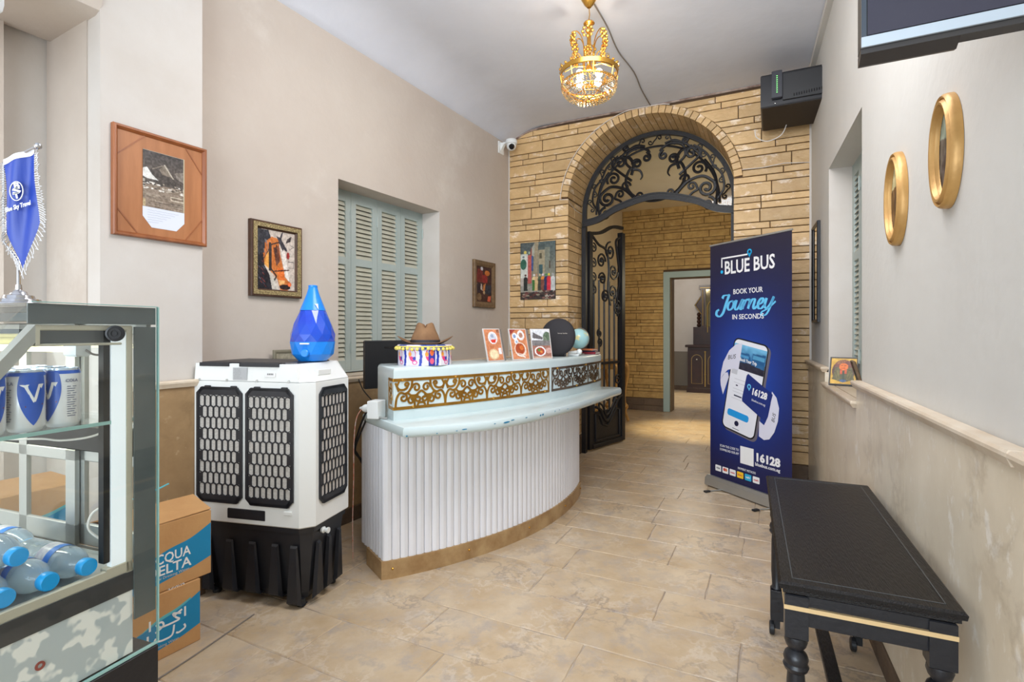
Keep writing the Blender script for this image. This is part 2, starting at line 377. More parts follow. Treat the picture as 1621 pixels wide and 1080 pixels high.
# --- painted flat prints (a colour per vertex of a fine grid)
def vnoise(h, w, sc):
    gh, gw = max(2, int(h/sc)+2), max(2, int(w/sc)+2); g = RS.rand(gh, gw)
    y = np.linspace(0, gh-1.001, h); x = np.linspace(0, gw-1.001, w); yi = y.astype(int); xi = x.astype(int)
    fy = (y-yi)[:, None]; fx = (x-xi)[None]; a = g[yi][:, xi]; b = g[yi][:, xi+1]; c = g[yi+1][:, xi]; d = g[yi+1][:, xi+1]
    return a*(1-fy)*(1-fx)+b*(1-fy)*fx+c*fy*(1-fx)+d*fy*fx
class Cv:
    def __init__(s, w, h, c=(0, 0, 0)):
        s.w, s.h = w, h; s.a = np.zeros((h, w, 3)); s.a[:] = np.array(c)/255.0
        s.Y, s.X = np.mgrid[0:h, 0:w]; s.X = (s.X+0.5)/w; s.Y = (s.Y+0.5)/h; s.asp = h/w
    def put(s, mask, c, k=1.0): s.a[mask] = s.a[mask]*(1-k)+np.array(c)/255.0*k; return s
    def rect(s, x0, y0, x1, y1, c, k=1.0): return s.put((s.X >= x0) & (s.X <= x1) & (s.Y >= y0) & (s.Y <= y1), c, k)
    def ell(s, cx, cy, rx, ry, c, k=1.0, ang=0.0):
        ca, sa = math.cos(ang), math.sin(ang); dx = s.X-cx; dy = (s.Y-cy)*s.asp; u = dx*ca+dy*sa; v = -dx*sa+dy*ca
        return s.put((u/rx)**2+(v/(ry*s.asp))**2 <= 1, c, k)
    def poly(s, pts, c, k=1.0):
        m = np.zeros(s.X.shape, bool); n = len(pts)
        for i in range(n):
            x0, y0 = pts[i]; x1, y1 = pts[(i+1) % n]
            if y0 == y1: continue
            cond = ((y0 <= s.Y) & (s.Y < y1)) | ((y1 <= s.Y) & (s.Y < y0))
            m ^= cond & (s.X < (x1-x0)*(s.Y-y0)/(y1-y0)+x0)
        return s.put(m, c, k)
    def line(s, pts, w, c, k=1.0):
        for (x0, y0), (x1, y1) in zip(pts[:-1], pts[1:]):
            dx, dy = x1-x0, (y1-y0)*s.asp; L = dx*dx+dy*dy or 1e-9; px = s.X-x0; py = (s.Y-y0)*s.asp
            t = np.clip((px*dx+py*dy)/L, 0, 1); s.put((px-t*dx)**2+(py-t*dy)**2 <= (w/2)**2, c, k)
        return s
    def noise(s, sc, amt, tint=(1, 1, 1)):
        n = (vnoise(s.h, s.w, sc)-0.5)*2*amt; s.a = np.clip(s.a+n[..., None]*np.array(tint), 0, 1); return s
    def grad(s, c0, c1, y0=0, y1=1):
        t = np.clip((s.Y-y0)/(y1-y0), 0, 1)[..., None]; m = (s.Y >= y0) & (s.Y <= y1)
        g = np.array(c0)/255*(1-t)+np.array(c1)/255*t; s.a[m] = g[m]; return s
    def plane(s, name, W, H, parent, x0=0.0, z0=0.0, y=0.0, bend=None):
        w, h = s.w, s.h; xs = x0+np.linspace(0, W, w); zs = z0+H-np.linspace(0, H, h)
        Xg, Zg = np.meshgrid(xs, zs); Yg = np.full_like(Xg, y)
        if bend: Xg, Yg, Zg = bend(Xg, Yg, Zg)
        v = np.stack([Xg, Yg, Zg], -1).reshape(-1, 3)
        idx = np.arange(w*h).reshape(h, w); f = np.stack([idx[:-1, :-1], idx[1:, :-1], idx[1:, 1:], idx[:-1, 1:]], -1).reshape(-1, 4)
        me = bpy.data.meshes.new(name); me.vertices.add(len(v)); me.vertices.foreach_set('co', v.ravel().astype(np.float32))
        me.loops.add(f.size); me.loops.foreach_set('vertex_index', f.ravel().astype(np.int32)); me.polygons.add(len(f))
        me.polygons.foreach_set('loop_start', np.arange(0, f.size, 4, dtype=np.int32)); me.polygons.foreach_set('loop_total', np.full(len(f), 4, np.int32))
        me.update(calc_edges=True); me.validate()
        a = s.a.reshape(-1, 3); l = np.where(a <= 0.04045, a/12.92, ((a+0.055)/1.055)**2.4); ca = np.ones((len(v), 4), np.float32); ca[:, :3] = l
        at = me.color_attributes.new('Col', 'FLOAT_COLOR', 'POINT'); at.data.foreach_set('color', ca.ravel())
        me.materials.append(print_mat()); return link(bpy.data.objects.new(name, me), parent)
def spiral(cx, cz, r, a0, turns, d=1, n=22, r1=0.18):
    return [(cx+r*(1-(1-r1)*k/n)*math.cos(a0+d*2*PI*turns*k/n), cz+r*(1-(1-r1)*k/n)*math.sin(a0+d*2*PI*turns*k/n)) for k in range(n+1)]
def bez(p0, p1, p2, p3, n=12):
    o = []
    for k in range(n+1):
        t = k/n; a = (1-t)**3; b = 3*t*(1-t)**2; c = 3*t*t*(1-t); d = t**3
        o.append(tuple(a*p0[i]+b*p1[i]+c*p2[i]+d*p3[i] for i in range(len(p0))))
    return o
def crom(P, n=8):
    out = []
    for i in range(len(P)-1):
        p0 = P[max(i-1, 0)]; p1 = P[i]; p2 = P[i+1]; p3 = P[min(i+2, len(P)-1)]
        for k in range(n):
            t = k/n
            out.append(tuple(0.5*((2*p1[j])+(-p0[j]+p2[j])*t+(2*p0[j]-5*p1[j]+4*p2[j]-p3[j])*t*t+(-p0[j]+3*p1[j]-3*p2[j]+p3[j])*t**3) for j in range(len(p1))))
    out.append(tuple(P[-1])); return out

# ------------------------------------------------------------------ room frames
CL = (-0.027, 5.635); CR = (2.499, 4.38)
TB, TL, TR = -26.429, 60.764, -113.740+360
def fr(o, deg, x, y):
    t = math.radians(deg); return (o[0]+x*math.cos(t)-y*math.sin(t), o[1]+x*math.sin(t)+y*math.cos(t))
LW = lambda s, y=0.0: fr(CL, TL, s, y)
BW = lambda s, y=0.0: fr(CL, TB, s, y)
RW = lambda s, y=0.0: fr(CR, TR, s, y)
HC = 3.46; HLW = 3.315

# floor: bed + travertine slabs in running bond parallel to the brick wall
fl = sroot('floor', (CL[0], CL[1], 0), TB)
MB().box(-4.5, 6.5, -9.0, 8.6, -0.12, -0.004).build('floor_bed', M_joint, fl)
def slabs():
    random.seed(3); n = 0; row = 0; y = -7.9+0.02
    cells = []
    while y < 7.4:
        off = random.uniform(0, 0.6); x = -4.2+off
        while x < 4.6:
            L = random.choice([0.55, 0.62, 0.68, 0.75])
            cells.append((x, x+L, y, y+0.31)); x += L
        y += 0.31
    return cells
def inroom(x0, x1, y0, y1):
    xc, yc = (x0+x1)/2, (y0+y1)/2; w = fr(CL, TB, xc, yc)
    if y1 > 0.45 and (x0 < -0.35 or x1 > 3.5): return False
    if y1 > 3.84 and x0 < 0.0: return False
    u = w[0]/max(w[1], 0.01); return w[1] > 0.55 and -1.35 < u < 1.2 and w[1] < 12.2
big = [c for c in slabs() if inroom(*c)]
big.sort(key=lambda c: (lambda w: w[0]**2+w[1]**2)(fr(CL, TB, (c[0]+c[1])/2, (c[2]+c[3])/2)))
def slab_geo(mb, x0, x1, y0, y1, g=0.0022):
    jt = lambda: random.uniform(-0.0032, 0.0032)
    P = []
    for (ax, ay, bx_, by_, n) in ((x0+g, y0+g, x1-g, y0+g, 7), (x1-g, y0+g, x1-g, y1-g, 4), (x1-g, y1-g, x0+g, y1-g, 7), (x0+g, y1-g, x0+g, y0+g, 4)):
        for k in range(n): t = k/n; P.append((ax+(bx_-ax)*t+jt(), ay+(by_-ay)*t+jt()))
    z = random.uniform(-0.0003, 0.0003)
    P = ccw(P); n = len(P); Q = inset(P, 0.003)
    mb.add([(p[0], p[1], -0.004) for p in P]+[(p[0], p[1], z) for p in Q], [(i, (i+1) % n, n+(i+1) % n, n+i) for i in range(n)]+[tuple(range(n, 2*n))])
for c in big[:290]:
    mb = MB(); slab_geo(mb, *c); mb.build('slab', M_floor, fl)
if big[290:]:
    mb = MB()
    for c in big[290:]: slab_geo(mb, *c)
    o = mb.build('slab_field', M_floor, fl); o['kind'] = 'stuff'

# ceiling with coved drop at the left wall
ce = MB()
far = [LW(0.35, 0), RW(-0.55, 0)]; near = [LW(-8.2, 0), RW(7.4, 0)]
NCV = 10
def cvp(sx):
    out = [LW(sx, 0.15)+(HLW-0.03,)]
    for k in range(NCV+1):
        t = k/NCV; out.append(LW(sx, -0.42*t)+(HLW+(HC-HLW)*(1-(1-t)**2.2),))
    return out
a = cvp(0.02); b = cvp(-8.2); NA = len(a)
cv_ = MB(); cv_.add(a+b, [(i, i+1, i+1+NA, i+NA) for i in range(NA-1)])
q1 = BW(2.95, 0.02); q2 = RW(7.6, 0.1); q3 = LW(0.25, -0.12)
ce.add([a[-1], BW(0.0, 0.02)+(HC,), q1+(HC,), q2+(HC,), b[-1]], [(0, 1, 2, 3, 4)])
ce.add([BW(-0.5, 0.02)+(HC+0.02,), q1+(HC+0.02,), q2+(HC+0.02,), LW(-8.2, 0.5)+(HC+0.02,)], [(0, 1, 2, 3)])
ce = ce.build('ceiling', M_ceil, smooth=False); struct(ce); cvo = cv_.build('cove', M_ceil, ce, smooth=True)

# left wall (with window recess)
W1 = (-2.367, -1.234, 1.02, 2.361, 0.185)
lw = sroot('wall_left', (CL[0], CL[1], 0), TL)
mb = MB()
mb.box(-3.80, W1[0], 0, 0.4, 0, 3.4); mb.box(W1[1], 0.0, 0, 0.4, 0, 3.4)
mb.box(W1[0], W1[1], 0, 0.4, 0, W1[2]-0.01); mb.box(W1[0], W1[1], 0, 0.4, W1[3], 3.4)
mb.box(W1[0]-0.001, W1[1]+0.001, 0.32, 0.4, W1[2]-0.02, W1[3]+0.01)
mb.build('plaster', M_plaster, lw)
M_reveal = M_white
MB().box(W1[1]-0.003, W1[1]+0.002, 0.001, 0.3, W1[2], W1[3]).build('window_reveal', M_white, lw)
# dado slabs, ledge and skirting of the left wall
def dado(parent, s0, s1, y, hd, m, step, hl=0.035, ledge=True):
    x = s0
    while x < s1-0.01:
        e = min(x+step, s1)
        if s1-e < 0.15: e = s1
        MB().bbox(x+0.001, e-0.001, y-0.022, y, 0.10, hd-hl, 0.002).build('marble_panel', m, parent)
        MB().bbox(x+0.001, e-0.001, y-0.03, y, 0.0, 0.10, 0.003).build('skirting_block', M_basestone, parent)
        if ledge: MB().loft([(x+0.001, y-0.048), (e-0.001, y-0.048), (e-0.001, y), (x+0.001, y)], [(hd-hl, 0.012), (hd-hl*0.6, 0.004), (hd-hl*0.4, 0), (hd-0.006, 0), (hd, 0.005)]).build('ledge_block', M_ledge, parent)
        x = e
dado(lw, -3.35, W1[0], 0, 1.06, M_dado_l, 0.7)
dado(lw, W1[0], W1[1], 0, 1.005, M_dado_l, 0.6)
dado(lw, W1[1], -0.02, 0, 1.06, M_dado_l, 0.62)
MB().box(W1[0], W1[1], 0.0, 0.3, 0.99, 1.012).build('window_sill', M_ledge, lw)

# near-left pillar, alcove and lintel
pl = sroot('trim_1', (CL[0], CL[1], 0), TL)
MB().loft([(-3.794, -0.11), (-3.353, -0.11), (-3.353, 0.01), (-3.353, 0.409), (-3.794, 0.409)], [(0, 0), (3.46, 0)]).build('pillar', M_white, pl)
dado(pl, -3.794, -3.353, -0.11, 1.085, M_dado_l, 0.5)
al = sroot('wall_alcove', (CL[0], CL[1], 0), TL)
MB().box(-8.0, -3.79, 0.409, 0.55, 0, 3.5).build('alcove_back', M_white, al)
MB().loft([(-8.0, 0.33), (-3.975, 0.33), (-3.975, 0.42), (-8, 0.42)], [(0, 0), (3.46, 0)]).build('pilaster', M_plaster, al)
mb = MB()
sec = [(-0.12, 3.5), (-0.12, 2.745), (-0.105, 2.712), (-0.07, 2.70), (0.36, 2.70), (0.395, 2.715), (0.409, 2.75), (0.409, 3.5)]
mb.add([(-3.79, y, z) for y, z in sec]+[(-8.0, y, z) for y, z in sec], [(i, i+1, i+9, i+8) for i in range(7)]+[tuple(range(8)), tuple(range(15, 7, -1))])
mb.build('lintel', M_plaster, al, smooth=True)
sb = MB(); sb.loft([(-4.9, -0.20), (-4.17, -0.20), (-4.12, -0.16), (-4.12, -0.121), (-4.9, -0.121)], [(2.50, 0.02), (2.515, 0.004), (2.54, 0), (3.45, 0)])
struct(sb.build('trim_2', M_stub)); bpy.data.objects['trim_2'].location = (CL[0], CL[1], 0); bpy.data.objects['trim_2'].rotation_euler = (0, 0, math.radians(TL))

# right wall with window recess
W2 = (0.98, 2.035, 0.985, 2.40, 0.13)
rw = sroot('wall_right', (CR[0], CR[1], 0), TR)
mb = MB()
mb.box(-0.30, W2[0], 0, 0.4, 0, HC+0.03); mb.box(W2[1], 7.6, 0, 0.4, 0, HC+0.03)
mb.box(W2[0], W2[1], 0, 0.4, 0, W2[2]-0.01); mb.box(W2[0], W2[1], 0, 0.4, W2[3], HC+0.03); mb.box(W2[0]-0.01, W2[1]+0.01, 0.3, 0.4, W2[2]-0.02, W2[3]+0.01)
mb.build('plaster', M_plaster_r, rw)
MB().box(W2[0]-0.002, W2[0]+0.003, 0.001, 0.3, W2[2], W2[3]).build('window_reveal', M_white, rw)
dado(rw, 0.02, W2[0], 0, 1.085, M_dado, 0.95)
dado(rw, W2[0], W2[1], 0, 0.985, M_dado, 1.06)
dado(rw, W2[1], 7.4, 0, 1.085, M_dado, 0.82)
MB().box(W2[0], W2[1], 0.0, 0.29, 0.962, 0.986).build('window_sill', M_ledge, rw)
mb = MB(); mb.box(0.0, 7.3, -0.035, 0.0, HC-0.055, HC-0.005); struct(mb.build('trim_3', M_plaster_r)); o = bpy.data.objects['trim_3']; o.location = (CR[0], CR[1], 0); o.rotation_euler = (0, 0, math.radians(TR))

# shutters
def shutters(name, loc, rz, s0, s1, z0, z1, y, nleaf, zmid):
    root = sroot(name, loc, rz)
    MB().box(s0-0.0, s1+0.0, y+0.05, y+0.07, z0-0.01, z1+0.01).build('slat_shade_sheet', M_shade, root)  # dark sheet put in for the shade behind the slats
    fw = 0.014
    f = MB(); f.box(s0, s1, y+0.002, y+0.045, z1-fw, z1); f.box(s0, s1, y+0.002, y+0.045, z0, z0+fw); f.box(s0, s0+fw, y+0.002, y+0.045, z0, z1); f.box(s1-fw, s1, y+0.002, y+0.045, z0, z1)
    f.build('shutter_frame', M_shutter, root)
    w = (s1-s0-2*fw)/nleaf
    for k in range(nleaf):
        a = s0+fw+k*w+0.0015; b = a+w-0.003; st = 0.05 if nleaf > 2 else 0.05
        g = MB(); g.bbox(a, a+st, y, y+0.03, z0+fw, z1-fw, 0.002); g.bbox(b-st, b, y, y+0.03, z0+fw, z1-fw, 0.002)
        for (p, q) in ((z0+fw, z0+0.085), (zmid-0.028, zmid+0.028), (z1-0.08, z1-fw)): g.bbox(a+st-0.001, b-st+0.001, y+0.001, y+0.03, p, q, 0.002)
        leaf = g.build('shutter_leaf', M_shutter, root)
        proto = None
        for (p, q) in ((z0+0.085, zmid-0.028), (zmid+0.028, z1-0.08)):
            n = max(3, int(round((q-p)/0.034))); dz = (q-p)/n
            for i in range(n):
                zc = p+(i+0.5)*dz
                if proto is None:
                    m2 = MB(); hh = 0.0165; th = 0.0035
                    m2.add([(a+st, -0.009, -hh), (b-st, -0.009, -hh), (b-st, 0.010, hh), (a+st, 0.010, hh), (a+st, -0.009+th, -hh-0.001), (b-st, -0.009+th, -hh-0.001), (b-st, 0.010+th, hh-0.001), (a+st, 0.010+th, hh-0.001)],
                           [(0, 1, 2, 3), (7, 6, 5, 4), (0, 4, 5, 1), (3, 2, 6, 7), (0, 3, 7, 4), (1, 5, 6, 2)])
                    proto = m2.build('slat', M_slat, leaf); proto.location = (0, y+0.012, zc)
                else:
                    c = proto.copy(); COL.objects.link(c); c.parent = leaf; c.location = (0, y+0.012, zc)
        if k in (1, 3) or nleaf <= 2 or k == 0:
            for zz in (z0+0.14, z1-0.22):
                hb = MB(); hx = b if k < nleaf-1 else b+0.004
                hb.tube([(hx, y-0.006, zz), (hx, y-0.006, zz+0.085)], 0.006, 8); hb.box(hx-0.013, hx+0.013, y-0.002, y+0.001, zz+0.015, zz+0.07)
                hb.build('hinge', M_shutter, leaf)
    return root
shutters('window_1', (CL[0], CL[1], 0), TL, W1[0], W1[1], W1[2], W1[3], W1[4], 4, 1.842)
shutters('window_2', (CR[0], CR[1], 0), TR, W2[0], W2[1], W2[2], W2[3], W2[4], 4, 1.80)

# ------------------------------------------------------------------ brick (stone) wall with arch
A0, A1, SPR = 0.6656, 2.232, 2.60
AC = (A0+A1)/2; AR = (A1-A0)/2; RO = AR+0.072; WT = 0.456
bw = sroot('wall_back', (CL[0], CL[1], 0), TB)
mb = MB()
g = 0.010
def archwall(mb, s0, s1, H, y0, y1, r, n=28):
    L = AC-r; R = AC+r
    mb.box(s0, L, y0, y1, 0, H); mb.box(R, s1, y0, y1, 0, H)
    for k in range(n):
        a0 = PI-PI*k/n; a1 = PI-PI*(k+1)/n
        xa, za = AC+r*math.cos(a0), SPR+r*math.sin(a0); xb, zb = AC+r*math.cos(a1), SPR+r*math.sin(a1)
        mb.add([(xa, y0, za), (xb, y0, zb), (xb, y0, H), (xa, y0, H), (xa, y1, za), (xb, y1, zb), (xb, y1, H), (xa, y1, H)],
               [(0, 1, 2, 3), (7, 6, 5, 4), (0, 4, 5, 1)])
archwall(mb, -0.5, 3.1, HC+0.02, 0.0, WT, AR+0.012)
mb.build('wall_core', M_mortar, bw)
cour = []
k = -1
zb = 2.963+0.231
while zb > 0.15:
    cour.append((zb, zb+0.115)); cour.append((zb-0.058, zb)); cour.append((zb-0.116, zb-0.058)); zb -= 0.231
cour = [c for c in cour if c[1] > 0.20]
cour.append((3.309, 3.367)); cour.append((3.367, 3.425)); 
cour = [(max(a, 0.2), min(b, HC-0.005)) for a, b in cour]
cour.sort()
def ring_x(z, side, R=None):                           # where the ring or jamb cuts a course
    R = R or RO
    z0r = SPR+0.09
    if z < z0r: d = AR-0.012+0.001
    else:
        t = (z-SPR)/R
        if t >= 1: return None
        d = max(math.sqrt(1-t*t)*R, 0.0)
    return AC-d if side < 0 else AC+d
J = 0.0038
def stone_quad(xa0, xa1, xb0, xb1, z0, z1, pr, m, parent, name='stone', y0=0.0):
    # front quad: bottom xa0..xb0, top xa1..xb1
    e = 0.004
    vs = [(xa0, y0, z0), (xb0, y0, z0), (xb1, y0, z1), (xa1, y0, z1), (xa0, y0-pr+e*0.6, z0), (xb0, y0-pr+e*0.6, z0), (xb1, y0-pr+e*0.6, z1), (xa1, y0-pr+e*0.6, z1),
          (xa0+e, y0-pr, z0+e), (xb0-e, y0-pr, z0+e), (xb1-e, y0-pr, z1-e), (xa1+e, y0-pr, z1-e)]
    fs = [(0, 4, 5, 1), (1, 5, 6, 2), (2, 6, 7, 3), (3, 7, 4, 0), (4, 8, 9, 5), (5, 9, 10, 6), (6, 10, 11, 7), (7, 11, 8, 4), (8, 11, 10, 9), (0, 1, 2, 3)]
    return mk(name, vs, [f[::-1] for f in fs], m, parent)
def fill(x0b, x0t, x1b, x1t, z0, z1, parent, m, big, y0=0.0, pr=0.017):
    lo, hi = max(x0b, x0t), min(x1b, x1t)
    x = min(x0b, x0t); first = True
    cuts = []; p = lo+random.uniform(0.14, 0.4)
    while p < hi-0.12:
        cuts.append(p); p += random.uniform(0.26, 0.46) if big else random.uniform(0.24, 0.55)
    e = [(x0b, x0t)]+[(c, c) for c in cuts]+[(x1b, x1t)]
    for i in range(len(e)-1):
        stone_quad(e[i][0]+J, e[i][1]+J, e[i+1][0]-J, e[i+1][1]-J, z0+J, z1-J, pr+random.uniform(-0.003, 0.003), m, parent, y0=y0)
random.seed(11)
SR = 2.821
for (z0, z1) in cour:
    if z1-z0 < 0.02: continue
    bigc = (z1-z0) > 0.09
    L0, L1 = ring_x(z0, -1), ring_x(z1, -1); R0, R1 = ring_x(z0, 1), ring_x(z1, 1)
    if L0 is None: fill(0.004, 0.004, SR-0.004, SR-0.004, z0, z1, bw, M_stone, bigc); continue
    if L1 is None: L1 = AC-0.02; R1 = AC+0.02
    if z0 < SPR+0.09 < z1: L0 = L1; R0 = R1
    fill(0.004, 0.004, L0, L1, z0, z1, bw, M_stone, bigc); fill(R0, R1, SR-0.004, SR-0.004, z0, z1, bw, M_stone, bigc)
# reveal stones of the jambs
for (z0, z1) in cour:
    if z0 > SPR+0.05: continue
    z1r = min(z1, SPR+0.09)
    for side in (-1, 1):
        x = A0+0.0 if side < 0 else A1
        cuts = [0.0, WT] if random.random() < .5 else [0.0, random.uniform(0.15, 0.3), WT]
        for i in range(len(cuts)-1):
            mb = MB(); a, b = cuts[i]+J, cuts[i+1]-J
            if side < 0: mb.loft([(A0-0.012, a), (A0, a+0.003), (A0, b-0.003), (A0-0.012, b)], [(z0+J, 0.0), (z1r-J, 0.0)])
            else: mb.loft([(A1+0.012, a), (A1, a+0.003), (A1, b-0.003), (A1+0.012, b)], [(z0+J, 0), (z1r-J, 0)])
            mb.build('reveal_stone', M_stone, bw)
# voussoirs
NV = 38; av0 = math.asin(0.09/RO)
for k in range(NV):
    a0 = PI-av0-(PI-2*av0)*k/NV-0.0035; a1 = PI-av0-(PI-2*av0)*(k+1)/NV+0.0035
    mb = MB(); vs = []
    for y in (-0.020, WT-0.002):
        for (r, a) in ((AR, a0), (AR, a1), (RO-0.002, a1), (RO-0.002, a0)): vs.append((AC+r*math.cos(a), y, SPR+r*math.sin(a)))
    ly = [(AC+(r)*math.cos(a), -0.023, SPR+(r)*math.sin(a)) for (r, a) in ((AR+0.004, a0-0.004), (AR+0.004, a1+0.004), (RO-0.006, a1+0.004), (RO-0.006, a0-0.004))]
    vs += ly
    mb.add(vs, [(4, 7, 6, 5), (0, 4, 5, 1), (1, 5, 6, 2), (2, 6, 7, 3), (3, 7, 4, 0), (0, 1, 9, 8), (1, 2, 10, 9), (2, 3, 11, 10), (3, 0, 8, 11), (8, 9, 10, 11)])
    mb.build('arch_stone', M_stone, bw)
for (a, b) in ((0.004, 0.33), (0.335, A0), (A1, 2.5), (2.505, SR-0.004)):
    MB().bbox(a+0.002, b-0.002, -0.03, 0.0, 0.0, 0.197, 0.004).build('base_block', M_basestone, bw)
MB().bbox(A0-0.01, A0+0.012, 0.0, WT, 0.0, 0.197, 0.003).build('base_block', M_basestone, bw)
MB().bbox(A1-0.012, A1+0.01, 0.0, WT, 0.0, 0.197, 0.003).build('base_block', M_basestone, bw)
# uneven plaster edge along the top of the stones
pts = [(0.02, -0.018, 3.325), (0.12, -0.018, 3.385), (0.28, -0.018, 3.43), (0.6, -0.018, 3.449), (1.0, -0.018, 3.452), (1.5, -0.018, 3.451), (2.2, -0.018, 3.452), (2.8, -0.018, 3.452)]
MB().tube(crom(pts, 6), 0.010, 6).build('ceiling_edge_plaster', mat('ragged_edge', C(176, 158, 146), 0.9, c2=C(120, 96, 84), nscale=14), bw)
MB().box(-0.006, 0.012, -0.022, 0.0, 0.2, 3.34).build('corner_plaster', M_white, bw)
MB().box(SR-0.014, SR+0.004, -0.022, 0.0, 0.2, 3.40).build('corner_plaster', M_white, bw)

# hall beyond the arch
HB = 3.837
hall = sroot('wall_hall', (CL[0], CL[1], 0), TB)
DO = (1.022, 2.02, 2.20)
mb = MB(); mb.box(0.10, DO[0], HB, HB+0.2, 0, 3.4); mb.box(DO[1], 4.0, HB, HB+0.2, 0, 3.4); mb.box(DO[0], DO[1], HB, HB+0.2, DO[2], 3.4)
mb.build('wall_core', M_mortar, hall)
random.seed(21)
hc = []
zb = 0.21
while zb < 3.37:
    for d in (0.112, 0.05, 0.056): 
        if zb+d < 3.40: hc.append((zb, zb+d))
        zb += d
for (z0, z1) in hc:
    if z0 < 2.30: fill(0.233, 0.233, DO[0]-0.10, DO[0]-0.10, z0, z1, hall, M_stone_h, z1-z0 > .09, y0=HB); fill(DO[1]+0.10, DO[1]+0.10, 2.75, 2.75, z0, z1, hall, M_stone_h, z1-z0 > .09, y0=HB)
    else: fill(0.233, 0.233, 2.75, 2.75, z0, z1, hall, M_stone_h, z1-z0 > .09, y0=HB)
for (a, b) in ((0.233, 0.60), (0.60, DO[0]-0.1), (DO[1]+0.1, 2.6)):
    MB().bbox(a+0.002, b-0.002, HB-0.022, HB, 0.09, 0.208, 0.004).build('base_block', M_basestone, hall)
    MB().bbox(a+0.002, b-0.002, HB-0.03, HB, 0.0, 0.088, 0.004).build('base_block', M_basestone, hall)
o = sroot('wall_hall_side', (CL[0], CL[1], 0), TB)
mb = MB(); mb.box(0.09, 0.233, WT, HB+0.2, 0, 3.4); mb.build('plaster', M_cream, o)
MB().box(3.9, 4.05, WT, HB+0.2, 0, 3.4).build('plaster', M_cream, o)
MB().bbox(0.233, 0.25, WT, HB-0.03, 0.0, 0.12, 0.003).build('skirting', M_basestone, o)
o = MB().box(0.0, 4.1, WT-0.0, HB+0.2, 3.36, 3.47).build('ceiling_hall', M_cream); o.location = (CL[0], CL[1], 0); o.rotation_euler = (0, 0, math.radians(TB)); struct(o)
# door opening to the far room
dr = sroot('door_1', (CL[0], CL[1], 0), TB)
f = MB(); f.bbox(DO[0]-0.10, DO[0], HB-0.035, HB+0.03, 0, 2.30, 0.006); f.bbox(DO[1], DO[1]+0.10, HB-0.035, HB+0.03, 0, 2.30, 0.006); f.bbox(DO[0], DO[1], HB-0.035, HB+0.03, DO[2], 2.30, 0.006)
f.build('door_frame', M_doorframe, dr)
f = MB(); f.box(DO[0]-0.001, DO[0]+0.02, HB+0.03, HB+0.30, 0, DO[2]); f.box(DO[1]-0.02, DO[1]+0.001, HB+0.03, HB+0.3, 0, DO[2]); f.box(DO[0], DO[1], HB+0.03, HB+0.3, DO[2]-0.001, DO[2]+0.02)
f.build('jamb_lining', M_jamb, dr)
fr2 = sroot('wall_far_room', (CL[0], CL[1], 0), TB)
mb = MB(); mb.box(-0.5, 4.6, 7.31, 7.4, 0.87, 3.5); mb.box(-0.5, -0.4, HB+0.2, 7.4, 0.87, 3.5); mb.box(4.5, 4.6, HB+0.2, 7.4, 0.87, 3.5); mb.build('plaster', M_white, fr2)
mb = MB(); mb.box(-0.5, 4.6, 7.30, 7.4, 0.0, 0.87); mb.box(-0.5, -0.39, HB+0.2, 7.4, 0.0, 0.87); mb.build('lower_wall', M_greywall, fr2)
MB().box(-0.4, 4.5, 7.28, 7.30, 0, 0.1).build('skirting', M_basestone, fr2)
o = MB().box(-0.5, 4.6, HB+0.2, 7.4, 3.3, 3.4).build('ceiling_far_room', M_ceil); o.location = (CL[0], CL[1], 0); o.rotation_euler = (0, 0, math.radians(TB)); struct(o)

# ------------------------------------------------------------------ wrought iron transom and gate
tr = thing('iron_arch_screen', 'black wrought iron fanlight with scrollwork on two posts filling the stone arch', 'fanlight', BW(0, 0)+(0,), TB)
YT = WT-0.01
def XY(pts, y=YT): return [(x, y, z) for x, z in pts]
RT = AR-0.012
f = MB()
arc = [(AC+(RT-0.018)*math.cos(a), SPR+(RT-0.018)*math.sin(a)) for a in [PI-PI*k/36 for k in range(37)]]
f.tube(XY([(A0+0.03, 2.40)]+arc+[(A1-0.03, 2.40)]), 0.030, 4, up=(0, 1, 0))
f.build('arch_frame', M_iron, tr)
f = MB(); eb = crom([(A0+0.02, 2.485), (A0+0.2, 2.52), (A0+0.42, 2.625), (AC, 2.70), (A1-0.42, 2.625), (A1-0.2, 2.52), (A1-0.02, 2.485)], 8)
f.tube(XY(eb, YT-0.03), 0.036, 4, up=(0, 1, 0)); f.tube(XY([(x, z+0.03) for x, z in eb], YT-0.055), 0.010, 4); f.tube(XY([(x, z-0.028) for x, z in eb], YT-0.055), 0.010, 4)
f.build('curved_rail', M_iron, tr)
f = MB(); R2 = RT-0.15
arc2 = [(AC+R2*math.cos(a), SPR+R2*math.sin(a)*1.0) for a in [PI*1.01-PI*1.02*k/32 for k in range(33)]]
f.tube(XY(arc2), 0.012, 5)
for k in range(13):                                     # running S scrolls between the two arcs
    a = PI*(k+0.5)/13; rm = (RT+R2)/2-0.01; cx, cz = AC+rm*math.cos(a), SPR+rm*math.sin(a)
    sd = 1 if a < PI/2 else -1
    def loc(u, v): return (cx+u*(-math.sin(a))*sd+v*math.cos(a), cz+u*math.cos(a)*sd+v*math.sin(a))
    s1 = spiral(0.045, 0.018, 0.028, PI, 1.1, -1, 14); s2 = spiral(-0.045, -0.018, 0.028, 0, 1.1, -1, 14)
    f.tube(XY([loc(*p) for p in s1[::-1]+s2]), 0.0075, 5)
f.build('scroll_border', M_iron, tr)
f = MB()
ov = [(AC+0.30*math.cos(a), SPR+0.30+0.235*math.sin(a)) for a in [PI*0.80+PI*1.4*k/24 for k in range(25)]]
f.tube(XY(ov), 0.016, 5); f.build('oval_scroll', M_iron, tr)
